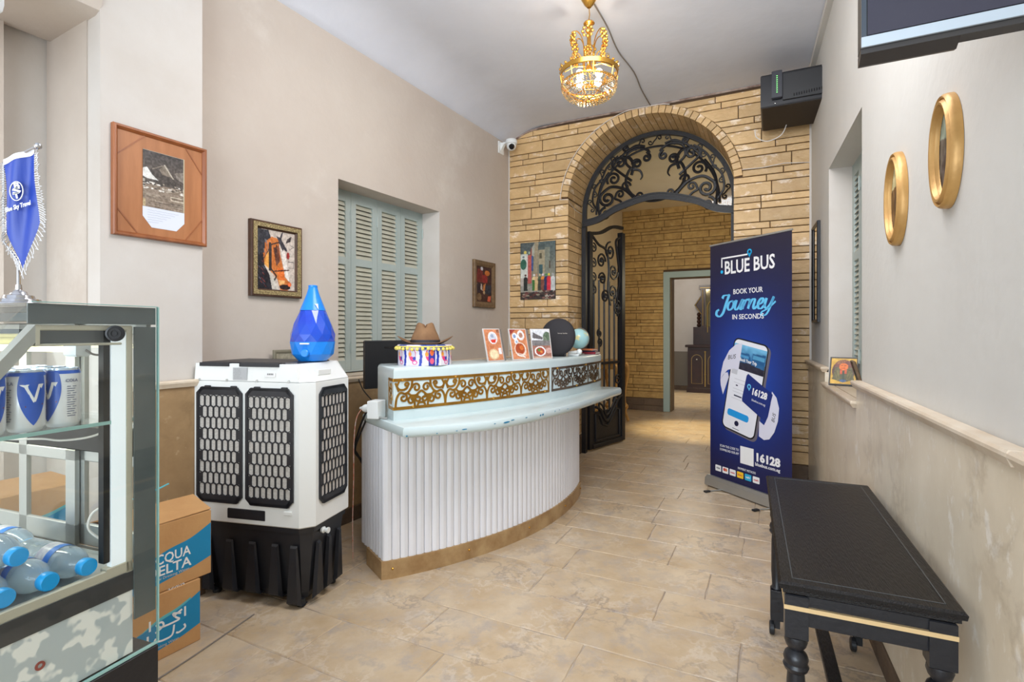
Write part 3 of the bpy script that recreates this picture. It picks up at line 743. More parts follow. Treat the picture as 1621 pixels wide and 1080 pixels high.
for s in (-1, 1):
    f = MB()
    def m(pts): return XY([(AC+s*x, SPR+z) for x, z in pts])
    W_ = 0.0145
    f.tube(m(crom([(0.245, 0.43), (0.30, 0.50), (0.27, 0.60), (0.15, 0.63), (0.05, 0.58)], 6)+spiral(0.085, 0.52, 0.045, PI/2, 1.3, 1)), W_, 5)
    f.tube(m(crom([(0.24, 0.36), (0.22, 0.46), (0.26, 0.54), (0.33, 0.56)], 5)), W_*1.2, 5)
    f.tube(m(spiral(0.185, 0.47, 0.05, 0, 1.4, 1, r1=.25)), W_, 5)
    f.tube(m(crom([(0.235, 0.42), (0.16, 0.40), (0.13, 0.34), (0.15, 0.30)], 5)), [W_*(1.2-k*0.05) for k in range(16)], 5)
    f.tube(m(crom([(0.24, 0.30), (0.36, 0.40), (0.44, 0.48), (0.42, 0.56)], 6)+spiral(0.36, 0.50, 0.06, 0.6, 1.2, 1)), W_, 5)
    f.tube(m(crom([(0.20, 0.10), (0.32, 0.22), (0.46, 0.26), (0.56, 0.20)], 6)+spiral(0.50, 0.14, 0.085, 0.5, 1.5, -1)), W_*1.15, 5)
    f.tube(m(spiral(0.43, 0.34, 0.075, -0.6, 1.5, 1)), W_, 5)
    f.tube(m(crom([(0.30, 0.02), (0.36, 0.10), (0.42, 0.13)], 5)+spiral(0.36, 0.17, 0.045, 0, 1.2, 1)), W_*0.9, 5)
    f.tube(m(crom([(0.58, -0.06), (0.60, 0.1), (0.57, 0.28), (0.48, 0.42)], 6)), W_, 5)
    f.tube(m(crom([(0.60, 0.02), (0.66, 0.12), (0.64, 0.26), (0.56, 0.36), (0.50, 0.48), (0.38, 0.58)], 6)), W_*0.8, 5)
    f.tube(m(crom([(0.16, 0.66), (0.28, 0.62), (0.40, 0.52), (0.46, 0.44)], 6)), W_*0.9, 5)
    f.tube(m(spiral(0.52, -0.02, 0.07, PI/2, 1.3, -1)), W_, 5)
    f.tube(m(spiral(0.30, 0.25, 0.05, PI, 1.3, -1)), W_*0.9, 5)
    f.tube(m(crom([(0.0, 0.115), (0.10, 0.13), (0.18, 0.11)], 5)+spiral(0.15, 0.135, 0.035, 0, 1.1, 1)), W_*0.8, 5)
    f.tube(m(crom([(0.10, 0.64), (0.2, 0.66), (0.30, 0.60)], 5)+spiral(0.30, 0.655, 0.035, -PI/2, 1.1, 1)), W_*0.8, 5)
    f.build('scrollwork', M_iron, tr)
f = MB(); n = 24; gp = [(AC+(RT-0.03)*math.cos(PI-PI*k/n), SPR+(RT-0.03)*math.sin(PI-PI*k/n)) for k in range(n+1)]+[(x, z) for x, z in eb[::-1]]
f.flat(gp, YT+0.022, 0.004); f.build('glass_pane', M_glass, tr)

for s in (0, 1):
    x = A0+0.012 if s == 0 else A1-0.057
    MB().bbox(x, x+0.045, WT-0.06, WT, 0, 2.46, 0.004).build('post', M_iron, tr)
# gate leaf, opened into the hall
gx, gy = 0.837, 5.75
ga = math.degrees(math.atan2(6.307-5.736, 1.346-0.837))
gt = thing('iron_gate_leaf', 'tall black wrought iron gate leaf with scrolls and bars standing open', 'gate', (gx, gy, 0), ga)
GW = 0.765
f = MB(); f.bbox(0, 0.06, -0.02, 0.03, 0.02, 2.42, 0.004); f.build('hinge_stile', M_iron, gt)
f = MB(); f.bbox(GW-0.07, GW, -0.02, 0.03, 0.02, 2.50, 0.004); f.bbox(GW-0.085, GW-0.06, -0.03, 0.035, 0.02, 2.50, 0.003); f.build('meeting_stile', M_iron, gt)
f = MB(); f.tube([(x, 0, z) for x, z in crom([(0.03, 2.40), (0.25, 2.44), (0.5, 2.54), (GW-0.03, 2.56)], 6)], 0.025, 4, up=(0, 1, 0)); f.build('top_rail', M_iron, gt)
f = MB(); f.bbox(0.06, GW-0.07, -0.012, 0.02, 0.02, 0.42, 0.003)
f.bbox(0.06, GW-0.07, -0.03, 0.0, 0.02, 0.07, 0.006)
f.tube([(0.12, -0.018, 0.10), (GW-0.13, -0.018, 0.10), (GW-0.13, -0.018, 0.40), (GW-0.2, -0.018, 0.42), (0.45, -0.018, 0.30), (0.36, -0.018, 0.24), (0.27, -0.018, 0.27), (0.2, -0.018, 0.38), (0.12, -0.018, 0.40)], 0.012, 6, closed=True)
f.tube([(x, -0.02, z) for x, z in crom([(0.12, 0.48), (0.22, 0.44), (0.30, 0.33), (0.38, 0.31), (0.50, 0.42), (0.60, 0.52), (0.68, 0.56)], 6)], 0.016, 6)
f.tube([(x, -0.02, z) for x, z in crom([(0.14, 0.54), (0.26, 0.48), (0.34, 0.37), (0.44, 0.42), (0.58, 0.60)], 6)], 0.012, 6)
f.build('kick_panel', M_iron, gt)
for x in (0.115, 0.22, 0.33, 0.44, 0.55):
    f = MB(); f.tube([(x, 0.003, 0.42), (x, 0.003, 1.9 if x < 0.5 else 1.75)], 0.011, 6); f.build('bar', M_iron, gt)
f = MB(); f.bbox(0.06, GW-0.07, -0.008, 0.012, 0.945, 0.975, 0.002); f.build('cross_bar', M_iron, gt)
f = MB()
for z in (2.25, 2.08, 1.92, 1.78): f.tube([(x, -0.004, zz) for x, zz in spiral(0.10, z, 0.055, PI/2, 1.3, -1)], 0.009, 5)
for (x, z, r, a, d) in ((0.26, 2.12, 0.09, 0, 1), (0.28, 1.92, 0.075, PI, -1), (0.45, 2.25, 0.11, PI/2, 1), (0.52, 2.02, 0.10, 0, -1), (0.50, 1.78, 0.11, PI, 1), (0.34, 1.72, 0.08, 0, 1), (0.60, 1.60, 0.09, PI/2, -1)):
    f.tube([(px, -0.004, pz) for px, pz in spiral(x, z, r, a, 1.6, d)], 0.012, 5); f.sphere((x, -0.004, z), 0.02, 6, 5)
f.tube([(x, -0.004, z) for x, z in crom([(0.07, 2.38), (0.2, 2.3), (0.36, 2.25), (0.42, 2.05), (0.40, 1.8), (0.45, 1.62)], 6)], 0.015, 5)
f.tube([(x, -0.004, z) for x, z in crom([(0.68, 2.45), (0.58, 2.38), (0.62, 2.2), (0.66, 1.95), (0.60, 1.7), (0.62, 1.5)], 6)], 0.015, 5)
f.build('scrollwork', M_iron, gt); f = MB()
for (x, z, r, a, d) in ((0.22, 1.30, 0.05, PI/2, 1), (0.22, 1.20, 0.05, -PI/2, 1)):
    f.tube([(px, -0.004, pz) for px, pz in spiral(x, z, r, a, 1.4, d)], 0.010, 5)
f.build('bar_rosette', M_iron, gt); f = MB()
for (x, z, r, a, d) in ((0.62, 0.75, 0.07, 0, 1), (0.20, 0.62, 0.08, PI/2, -1), (0.40, 0.58, 0.09, 0, 1), (0.58, 0.50, 0.07, PI, -1), (0.12, 1.05, 0.05, 0, 1)):
    f.tube([(px, -0.004, pz) for px, pz in spiral(x, z, r, a, 1.4, d)], 0.010, 5)
f.build('scrollwork', M_iron, gt)

# gilded console behind the gate
co = thing('gilded_console_table', 'gilded console table with curved legs behind the open iron gate', 'table', BW(0.43, 2.40)+(0,), TB)
f = MB(); f.loft([(-0.14, -0.42), (0.16, -0.42), (0.19, -0.35), (0.19, 0.22), (0.16, 0.27), (-0.14, 0.27)], [(0.87, 0.01), (0.88, 0), (0.90, 0), (0.91, 0.01)]); f.build('tabletop', M_goldleaf, co)
f = MB(); f.box(-0.12, 0.17, -0.38, 0.24, 0.80, 0.87); f.build('apron', M_goldleaf, co)
for (x, y) in ((0.16, -0.36), (0.16, 0.22), (-0.1, -0.36), (-0.1, 0.22)):
    f = MB(); f.tube([(x+dx*(1 if x > 0 else -1), y, z) for dx, z in crom([(0, 0.86), (0.035, 0.78), (0.02, 0.6), (-0.01, 0.4), (-0.005, 0.27), (0.03, 0.22), (0.0, 0.16), (0.02, 0.08), (0.04, 0.03), (0.03, 0.012)], 5)], [0.03]*10+[0.018]*20+[0.022]*16, 8)
    f.sphere((x+0.01*(1 if x > 0 else -1), y, 0.22), 0.035, 8, 6); f.build('leg', M_goldleaf, co, smooth=True)

# carved cabinet in the far room
cb = thing('inlaid_cabinet', 'dark carved cabinet with gold inlay and mirror seen through the far doorway', 'cabinet', BW(0.86, 7.27)+(0,), TB)
f = MB(); f.bbox(0, 1.1, -0.42, 0, 0.0, 0.10, 0.006); f.box(0.02, 1.08, -0.40, 0, 0.10, 0.98); f.build('body', M_cabwood, cb)
f = MB(); f.bbox(-0.03, 1.13, -0.45, 0.0, 0.98, 1.03, 0.01); f.build('top', M_cabwood, cb)
for k in range(3):
    x = 0.06+k*0.34
    d = MB(); d.bbox(x, x+0.30, -0.415, -0.40, 0.16, 0.92, 0.004); dd = d.build('door', M_cabwood, cb)
    d = MB(); ar = [(x+0.04, 0.20), (x+0.26, 0.20), (x+0.26, 0.68)]+[(x+0.15+0.11*math.cos(a), 0.70+0.12*math.sin(a)) for a in [PI*j/10 for j in range(11)]]+[(x+0.04, 0.68)]
    d.tube([(p[0], -0.418, p[1]) for p in ar], 0.006, 5, closed=True); d.build('arch_inlay', M_inlay, dd)
    if k < 2: d = MB(); d.tube([(x+0.32, -0.42, 0.14), (x+0.32, -0.42, 0.9)], 0.012, 8); d.sphere((x+0.32, -0.42, 0.88), 0.022, 8, 6); d.sphere((x+0.32, -0.42, 0.40), 0.02, 8, 6); d.build('column', M_inlay, cb)
f = MB(); f.box(0.10, 1.0, -0.14, -0.02, 1.03, 1.42); f.box(0.26, 0.36, -0.14, -0.02, 1.42, 2.25); f.box(0.78, 0.88, -0.14, -0.02, 1.42, 2.25); f.box(0.22, 0.92, -0.14, -0.02, 2.25, 2.34)
f.add([(0.26, -0.12, 1.72), (0.12, -0.12, 1.90), (0.26, -0.12, 2.12), (0.26, -0.04, 1.72), (0.12, -0.04, 1.90), (0.26, -0.04, 2.12)], [(0, 1, 2), (5, 4, 3), (0, 3, 4, 1), (1, 4, 5, 2)])
for z in (1.46, 1.54, 1.62, 1.70): f.sphere((0.21, -0.08, z), 0.045, 8, 6)
f.build('upper_frame', M_cabwood, cb)
f = MB(); f.tube([(0.27, -0.145, 1.70), (0.14, -0.145, 1.90), (0.27, -0.145, 2.10)], 0.008, 5); f.tube([(0.245, -0.145, 2.28), (0.9, -0.145, 2.28)], 0.008, 5); f.tube([(0.30, -0.145, 1.45), (0.30, -0.145, 2.24)], 0.008, 5)
f.tube([(0.40+0.0, -0.145, 1.30), (0.40, -0.145, 1.80)]+[(0.57-0.17*math.cos(a), -0.145, 1.85+0.17*math.sin(a)) for a in [PI*j/12 for j in range(13)]]+[(0.74, -0.145, 1.3)], 0.010, 5)
f.build('inlay', M_inlay, cb)
MB().box(0.36, 0.78, -0.10, -0.05, 1.42, 2.25).build('mirror', M_mirror, cb)
M_led2 = mat('white_knob', C(240, 232, 210), 0.4)
for k in range(3): f = MB(); f.sphere((0.06+k*0.34+0.15, -0.43, 0.72), 0.014, 8, 6); f.build('knob', M_led2, [c for c in cb.children if c.name.startswith('door')][k])

# ------------------------------------------------------------------ reception counter
def arcpts(P0, P1, sag, n, out=(0.771, -0.637)):
    a = Vector(P0); b = Vector(P1); c = (a+b)/2; L = (b-a).length; d = (b-a).normalized(); nn = Vector((d.y, -d.x))
    R = (L*L/4+sag*sag)/(2*sag); cen = c-nn*(R-sag); h = math.asin(L/2/R)
    a0 = math.atan2(*(a-cen).yx); a1 = math.atan2(*(b-cen).yx)
    if a1-a0 > PI: a1 -= 2*PI
    if a1-a0 < -PI: a1 += 2*PI
    return [(cen.x+R*math.cos(a0+(a1-a0)*k/n), cen.y+R*math.sin(a0+(a1-a0)*k/n)) for k in range(n+1)], R, cen, a0, a1
B0, B1 = (-0.684, 2.788), (0.549, 4.28); BBL = (-0.885, 3.08)
rc = thing('reception_counter', 'curved reception counter with white fluted front and pale blue top', 'counter')
ba, BR, bc, b_a0, b_a1 = arcpts(B0, B1, 0.22, 44)
body = ba+[(0.30, 4.45), (-0.60, 3.33)]+[BBL]
MB().loft(body, [(0.0, 0.03), (0.80, 0.03)]).build('body', M_slatw, rc)
def slat_at(p, q, name='slat'):
    a = Vector(p); b = Vector(q); d = (b-a).normalized(); nn = Vector((d.y, -d.x)); w = (b-a).length
    mb = MB(); g_ = 0.0012
    prof = [(g_, 0.028), (g_, 0.004), (g_+0.004, 0.0), (w*0.5, -0.0035), (w-g_-0.004, 0.0), (w-g_, 0.004), (w-g_, 0.028)]
    poly = [(a+d*u-nn*v) for u, v in prof]
    mb.loft([(v.x, v.y) for v in poly], [(0.09, 0), (0.80, 0)]); return mb.build(name, M_slatw, rc)
for k in range(44): slat_at(ba[k], ba[k+1])
n = 8
for k in range(n):
    p = Vector(BBL).lerp(Vector(B0), k/n); q = Vector(BBL).lerp(Vector(B0), (k+1)/n); slat_at(p, q)
# brass kick strip
def offs(pts, d):
    out = []
    for i, p in enumerate(pts):
        a = Vector(pts[max(i-1, 0)]); b = Vector(pts[min(i+1, len(pts)-1)]); t = (b-a).normalized(); out.append((p[0]+t.y*d, p[1]-t.x*d))
    return out
path = [tuple(Vector(BBL).lerp(Vector(B0), 0.35))]+ba
def strip(path, d0, d1, z0, z1, name, m, parent):
    o = offs(path, d1); i = offs(path, d0); mb = MB(); n = len(path)
    mb.add([(p[0], p[1], z0) for p in o]+[(p[0], p[1], z1) for p in o]+[(p[0], p[1], z1) for p in i]+[(p[0], p[1], z0) for p in i],
           [(k, k+1, n+k+1, n+k) for k in range(n-1)]+[(n+k, n+k+1, 2*n+k+1, 2*n+k) for k in range(n-1)]+[(2*n+k, 2*n+k+1, 3*n+k+1, 3*n+k) for k in range(n-1)]+[(0, n, 2*n, 3*n), (n-1, 4*n-1, 3*n-1, 2*n-1)])
    return mb.build(name, m, parent)
strip(path, -0.01, 0.012, 0.0, 0.098, 'brass_kick_strip', M_brass, rc)
for k in (1, 11, 22, 33, 43):
    p = offs(ba, 0.014)[k]; f = MB(); f.sphere((p[0], p[1], 0.055), 0.007, 8, 6); f.build('screw', M_chgold, rc)
# ledge
ledge_front = crom([(-0.531, 2.554), (-0.30, 2.650), (-0.032, 2.828), (0.313, 3.27), (0.625, 3.80), (0.80, 4.14), (0.905, 4.33)], 7)
led = ledge_front+[(0.915, 4.40), (0.87, 4.44), (0.50, 4.50), (0.30, 4.35), (-0.60, 3.2), (-0.80, 3.03), (-0.86, 3.02)]
MB().loft(led, [(0.798, 0.014), (0.803, 0.006), (0.814, 0.0), (0.838, 0.0), (0.848, 0.005), (0.852, 0.014)]).build('ledge', M_bluepaint, rc, smooth=True)
# riser
R0, R1 = (-0.621, 2.747), (0.762, 4.484)
ra, RR, rcen, r_a0, r_a1 = arcpts(R0, R1, 0.16, 40)
rb, *_ = arcpts((-0.791, 3.09), (0.50, 4.64), 0.16, 20)
riser = ra+[(0.77, 4.53), (0.74, 4.57)]+rb[::-1]
MB().loft(riser, [(0.85, 0.0), (1.108, 0.0), (1.120, 0.003), (1.128, 0.009), (1.131, 0.018)]).build('upper_cabinet', M_bluepaint, rc, smooth=True)
f = MB(); f.loft([(-0.86, 3.10), (-0.60, 3.28), (0.30, 4.46), (0.05, 4.75), (-0.95, 3.60)], [(0.72, 0), (0.75, 0)]); f.build('staff_worktop', M_bluepaint, rc)
f = MB(); f.box(-0.93, -0.89, 3.50, 3.54, 0, 0.72); f.box(0.05, 0.09, 4.6, 4.64, 0, 0.72); f.build('worktop_leg', M_blackpaint, rc)
# paint chips on ledge edge
random.seed(5)
f = MB(); n = len(ledge_front)
def on_ledge(t):
    x = t*(n-1); i = min(int(x), n-2); u = x-i; a = Vector(ledge_front[i]); b = Vector(ledge_front[i+1]); p = a.lerp(b, u); d = (b-a).normalized(); return p, d
for (t, L, hgt, z) in ((0.18, 0.012, 0.004, 0.822), (0.205, 0.03, 0.006, 0.826), (0.30, 0.012, 0.005, 0.838), (0.335, 0.05, 0.010, 0.836), (0.352, 0.03, 0.006, 0.842), (0.39, 0.02, 0.005, 0.841), (0.43, 0.016, 0.012, 0.836), (0.437, 0.018, 0.012, 0.837),
                    (0.475, 0.008, 0.010, 0.840), (0.49, 0.012, 0.004, 0.842), (0.52, 0.03, 0.003, 0.834), (0.62, 0.006, 0.006, 0.83), (0.12, 0.008, 0.005, 0.818), (0.02, 0.010, 0.008, 0.815)):
    p, d = on_ledge(t); nn = Vector((d.y, -d.x)); q0 = p+nn*0.0006; vs = []
    for (u, v) in ((-0.5, -0.2), (-0.2, -0.5), (0.35, -0.3), (0.5, 0.25), (0.1, 0.5), (-0.4, 0.3)):
        w = q0+d*(u*L); vs.append((w.x, w.y, z+v*hgt-0.006))
    c = [(a[0]+nn.x*0.0008, a[1]+nn.y*0.0008, a[2]) for a in vs]
    f.add(vs+c, [(6, 7, 8, 9, 10, 11)]+[(i, (i+1) % 6, 6+(i+1) % 6, 6+i) for i in range(6)])
f.build('blue_paint_chips', M_chip, rc)

# fretwork band
Larc = RR*abs(r_a1-r_a0); Z0, Z1 = 0.906, 1.072; HB_ = Z1-Z0
def rmap(s, z, off):
    if s >= 0:
        a = r_a0+(r_a1-r_a0)*s/Larc; return (rcen.x+(RR+off)*math.cos(a), rcen.y+(RR+off)*math.sin(a), z)
    d = (Vector((-0.791, 3.09))-Vector(R0)).normalized(); nn = Vector((d.y, -d.x)); nn = nn if nn.x < 0 else -nn
    p = Vector(R0)-d*0.0+d*(-s)+nn*off; return (p.x, p.y, z)
def rib(mb, pts, w, off=0.0035):
    n = len(pts); vs = []; fs = []
    for i, (x, z) in enumerate(pts):
        a = pts[max(i-1, 0)]; b = pts[min(i+1, n-1)]; dx, dz = b[0]-a[0], b[1]-a[1]; L = math.hypot(dx, dz) or 1
        nx, nz = -dz/L*w/2, dx/L*w/2
        for (sx, sz, o) in ((x+nx, z+nz, off), (x-nx, z-nz, off), (x-nx, z-nz, 0.0004), (x+nx, z+nz, 0.0004)): vs.append(rmap(sx, min(max(sz, Z0), Z1), o))
    for i in range(n-1):
        a = i*4; b = a+4
        for k in range(4): fs.append((a+k, a+(k+1) % 4, b+(k+1) % 4, b+k))
    mb.add(vs, fs)
UW = 0.15
def unit(mb, s0, flip):
    def m(pts): return [(s0+(UW-x*UW if flip else x*UW), Z0+0.016+z*(HB_-0.032)) for x, z in pts]
    w = 0.0115
    asp = UW/(HB_-0.032)
    def sp(cx, cz, r, a0, t, d): return [(cx+(x-cx)/asp*1.0, z) for x, z in spiral(cx, cz, r, a0, t, d, 16, 0.25)]
    rib(mb, m(crom([(0.0, 0.0), (0.05, 0.35), (0.18, 0.55), (0.34, 0.50)], 5)+sp(0.30, 0.34, 0.17, PI/2-0.3, 1.1, -1)), w)
    rib(mb, m(crom([(0.0, 0.95), (0.10, 0.72), (0.25, 0.66), (0.42, 0.72), (0.5, 0.9)], 5)+sp(0.42, 0.86, 0.10, 0, 0.9, 1)), w)
    rib(mb, m(crom([(0.34, 0.50), (0.48, 0.56), (0.60, 0.75), (0.64, 1.0)], 5)), w)
    rib(mb, m(crom([(0.44, 0.54), (0.60, 0.40), (0.72, 0.15), (0.74, 0.0)], 5)), w)
    rib(mb, m(sp(0.60, 0.22, 0.17, 0.6, 1.2, 1)), w)
    rib(mb, m(sp(0.80, 0.72, 0.19, PI, 1.2, -1)), w)
    rib(mb, m(crom([(0.60, 0.42), (0.78, 0.42), (0.90, 0.52), (1.0, 0.60)], 5)), w)
    rib(mb, m(sp(0.88, 0.28, 0.16, PI/2, 1.2, 1)), w)
    rib(mb, m(crom([(1.0, 0.12), (0.90, 0.10), (0.84, 0.0)], 4)), w)
    rib(mb, m(crom([(0.12, 0.60), (0.06, 0.80), (0.14, 1.0)], 4)), w*0.8)
def panel(name, sa, sb, m, u0, u1):
    mb = MB()
    ss = [sa+(sb-sa)*k/30 for k in range(31)]
    if sa < 0: ss = [sa, sa/2, -0.0005, 0.0]+[sb*k/28 for k in range(1, 29)]
    for z in (Z0+0.008, Z1-0.008): rib(mb, [(s, z) for s in ss], 0.016)
    for s in (sa+0.005, sb-0.005): rib(mb, [(s, Z0), (s, Z1)], 0.008)
    for k in range(u0, u1): unit(mb, k*UW+(0.01 if u0 == 0 else 0.06), k % 2 == 1)
    o = mb.build(name, m, rc); return o
panel('gold_fretwork', -0.10, UW*8+0.02, M_gold, 0, 8)
mbx = MB()
def side_unit(mb):
    def m(pts): return [(-0.095+x*0.09, Z0+0.016+z*(HB_-0.032)) for x, z in pts]
    rib(mb, m(spiral(0.5, 0.25, 0.3, 0, 1.3, 1, 16)), 0.007); rib(mb, m(spiral(0.5, 0.75, 0.3, PI, 1.3, 1, 16)), 0.007)
side_unit(mbx); mbx.build('gold_fretwork', M_gold, rc)
panel('bronze_fretwork', UW*8+0.05, Larc-0.01, M_bronze, 8, int((Larc-0.02)/UW))
for (s, z) in ((0.05, Z1-0.01), (0.11, Z0+0.012), (0.38, Z1-0.01), (0.66, Z0+0.012), (0.82, Z1-0.01), (1.16, Z0+0.012), (1.32, Z1-0.01), (1.62, Z0+0.012), (1.8, Z1-0.01), (2.02, Z0+0.012), (2.12, Z1-0.06)):
    if s > Larc: continue
    f = MB(); p = rmap(s, z, 0.006); f.sphere(p, 0.0075, 8, 6); f.build('brass_stud', M_chgold, rc)

# ------------------------------------------------------------------ evaporative cooler
cl = thing('evaporative_cooler', 'white evaporative air cooler on a black water tank beside the counter', 'air cooler', (-1.574, 2.60, 0), -13.42)
CP = [(0.0, 0.0), (0.589, 0.0), (0.645, 0.05), (0.65, 0.33), (0.60, 0.375), (0.0, 0.375)]
ZB = 0.40
f = MB(); f.loft(CP, [(ZB-0.012, 0.006), (ZB-0.006, 0.0), (1.075, 0.0), (1.078, 0.003)]); f.build('housing', M_plastic, cl)
CT = [(0.0, 0.0), (0.589, 0.0), (0.645, 0.05), (0.65, 0.33), (0.60, 0.375), (0.0, 0.375)]
top = [(0.003, 0.005), (0.560, 0.005), (0.572, 0.05), (0.572, 0.33), (0.56, 0.37), (0.003, 0.37)]
f = MB(); vs = [(p[0], p[1], 1.080) for p in CT]+[(p[0], p[1], 1.164) for p in top]; f.add(vs, [(i, (i+1) % 6, 6+(i+1) % 6, 6+i) for i in range(6)]+[(5, 4, 3, 2, 1, 0), (6, 7, 8, 9, 10, 11)])
f.build('top_cover', M_plastic, cl)
f = MB(); f.loft([(0.02, 0.02), (0.50, 0.02), (0.54, 0.06), (0.54, 0.33), (0.02, 0.35)], [(1.164, 0), (1.170, 0.004)]); f.box(0.03, 0.20, -0.001, 0.03, 1.150, 1.168); f.box(0.26, 0.48, -0.001, 0.03, 1.150, 1.168)
f.build('top_inlay', M_tank, cl)
f = MB(); f.bbox(0.0, 0.10, 0, 0.02, 1.105, 1.135, 0.004); o = f.build('handle', M_plastic, cl); o.location = (0.626, 0.10, 0); o.rotation_euler = (0, 0, math.radians(88))
# tank
TP = [(0.012, 0.012), (0.58, 0.012), (0.632, 0.058), (0.636, 0.325), (0.59, 0.36), (0.012, 0.36)]
f = MB(); f.loft(TP, [(0.03, 0.055), (0.06, 0.045), (0.36, 0.012), (0.36, 0.002), (ZB-0.01, 0.0)]); f.build('water_tank', M_tank, cl, smooth=False)
for (x, w, b) in ((0.03, 0.06, 0.03), (0.15, 0.075, 0.04), (0.28, 0.075, 0.045), (0.41, 0.07, 0.045), (0.51, 0.075, 0.01)):
    f = MB(); f.add([(x, 0.03, b), (x+w, 0.03, b), (x+w*0.75, 0.02, 0.30), (x+w*0.25, 0.02, 0.30), (x+0.008, 0.005, 0.02+b), (x+w-0.008, 0.005, 0.02+b), (x+w*0.7, 0.012, 0.29), (x+w*0.3, 0.012, 0.29), (x, 0.08, b), (x+w, 0.08, b)],
                      [(4, 5, 6, 7), (0, 4, 7, 3), (1, 2, 6, 5), (3, 7, 6, 2), (0, 1, 5, 4), (0, 8, 9, 1)]); f.build('tank_rib', M_tank, cl)
for (y, w) in ((0.07, 0.07), (0.16, 0.06), (0.25, 0.06)):
    f = MB(); f.add([(0.61, y, 0.03), (0.61, y+w, 0.03), (0.62, y+w*0.7, 0.30), (0.62, y+w*0.3, 0.30), (0.632, y+0.006, 0.05), (0.632, y+w-0.006, 0.05), (0.634, y+w*0.65, 0.29), (0.634, y+w*0.35, 0.29)],
                      [(4, 5, 6, 7), (0, 4, 7, 3), (1, 2, 6, 5), (3, 7, 6, 2), (0, 1, 5, 4)]); f.build('tank_rib', M_tank, cl)
for (x, y) in ((0.06, 0.08), (0.56, 0.06), (0.57, 0.30), (0.06, 0.30)):
    f = MB(); f.lathe([(0.02, 0.0), (0.022, 0.01), (0.018, 0.035)], 12, c=(x, y)); f.build('caster', M_rubber, cl)
f = MB(); f.T = Matrix.Translation((0.625, 0.13, 0.345)) @ Matrix.Rotation(PI/2, 4, 'Y'); f.lathe([(0.014, 0.0), (0.016, 0.012), (0.010, 0.014), (0.010, 0.03), (0.014, 0.031), (0.014, 0.038)], 12); f.build('drain_cap', M_plastic, cl)
def grille(mb_grid, mb_pad, w, h, rows):
    # local XZ panel: chamfered outline with a lattice of upright hexagonal openings
    ch = 0.03
    out = [(ch, 0), (w-ch, 0), (w, ch), (w, h-ch), (w-ch, h), (ch, h), (0, h-ch), (0, ch)]
    t = 0.008
    mb_pad.flat([(x*0.97+w*0.015, z*0.985+h*0.0075) for x, z in out], 0.0, 0.001)
    n = len(out)
    for i in range(n):                                   # rim
        a = out[i]; b = out[(i+1) % n]
        ia = (a[0]+(w/2-a[0])*0.10, a[1]+(h/2-a[1])*0.05); ib = (b[0]+(w/2-b[0])*0.10, b[1]+(h/2-b[1])*0.05)
        mb_grid.flat([a, b, ib, ia], 0.0, t)
    cols = 7; px = (w*0.90)/cols; pz = (h*0.86)/rows
    mb_grid.flat([(ch*0.8, h*0.005), (w-ch*0.8, h*0.005), (w*0.97, h*0.065), (w*0.03, h*0.065)], 0.0, t); mb_grid.flat([(w*0.03, h*0.93), (w*0.97, h*0.93), (w-ch*0.8, h*0.995), (ch*0.8, h*0.995)], 0.0, t)
    for r in range(rows):
        off = 0.5 if r % 2 else 0.0; nc = cols-(1 if r % 2 else 0)
        for c in range(nc):
            cx = w*0.05+(c+0.5+off)*px; cz = h*0.065+(r+0.5)*pz
            hw = px/2; hv = pz/2
            H = lambda kx, kz, q: [(cx, cz+hv*kz*1.16*q), (cx-hw*kx, cz+hv*kz*0.84), (cx-hw*kx, cz-hv*kz*0.84), (cx, cz-hv*kz*1.16*q), (cx+hw*kx, cz-hv*kz*0.84), (cx+hw*kx, cz+hv*kz*0.84)]
            o_ = H(1.0, 1.0, 1.0); i_ = H(0.80, 0.94, 0.96)
            for k in range(6): mb_grid.flat([o_[k], o_[(k+1) % 6], i_[(k+1) % 6], i_[k]], 0.0, t-0.0015)
        if r % 2:
            for sx in (0, 1):
                xa = w*0.03 if sx == 0 else w*0.95-0.5*px+0.0
                xb = w*0.05+0.5*px if sx == 0 else w*0.97
                cz = h*0.065+(r+0.5)*pz; mb_grid.flat([(xa, cz-pz*0.42), (xb, cz-pz*0.42), (xb, cz+pz*0.42), (xa, cz+pz*0.42)], 0.0, t-0.002)
GH, GW2 = 0.565, 0.262
gg, gp_ = MB(), MB(); grille(gg, gp_, GW2, GH, 9)
for x in (0.018, 0.300):
    p = gg.build('grille', M_tank, cl); p.location = (x, -0.0008, 0.485)
    q = gp_.build('filter_pad', M_pad, p)
    for hx in (0.05, 0.20): f = MB(); f.bbox(hx, hx+0.03, -0.010, 0.0, GH-0.004, GH+0.006, 0.002); f.build('clip', M_tank, p)
g3, p3 = MB(), MB(); grille(g3, p3, 0.235, GH, 9)
p = g3.build('grille', M_tank, cl); p.location = (0.647, 0.072, 0.485); p.rotation_euler = (0, 0, math.radians(89)); p3.build('filter_pad', M_pad, p)
f = MB(); f.bbox(0.195, 0.405, -0.003, 0.006, 0.412, 0.462, 0.003); f.build('vent_slot', M_tank, cl)
f = MB(); f.bbox(0.512, 0.552, -0.008, 0.004, 0.452, 0.470, 0.002); f.build('latch', M_plastic, cl)
f = MB(); f.flat([(0.225, 1.085), (0.305, 1.085), (0.305, 1.145), (0.225, 1.145)], -0.0008, 0.0006); o = f.build('rating_label', mat('silver_label', C(176, 178, 180), 0.4), cl)
for k in range(6): text('— —— ———'[:4+k % 3], 0.010, M_black, o, 0.25+0.004*(k % 2), 1.138-k*0.0085, y=-0.0018, ext=0.0001)
f = MB(); f.flat([(0.405, 1.103), (0.463, 1.103), (0.463, 1.122), (0.405, 1.122)], -0.0008, 0.0006); f.build('sticker', M_inkwhite, cl)
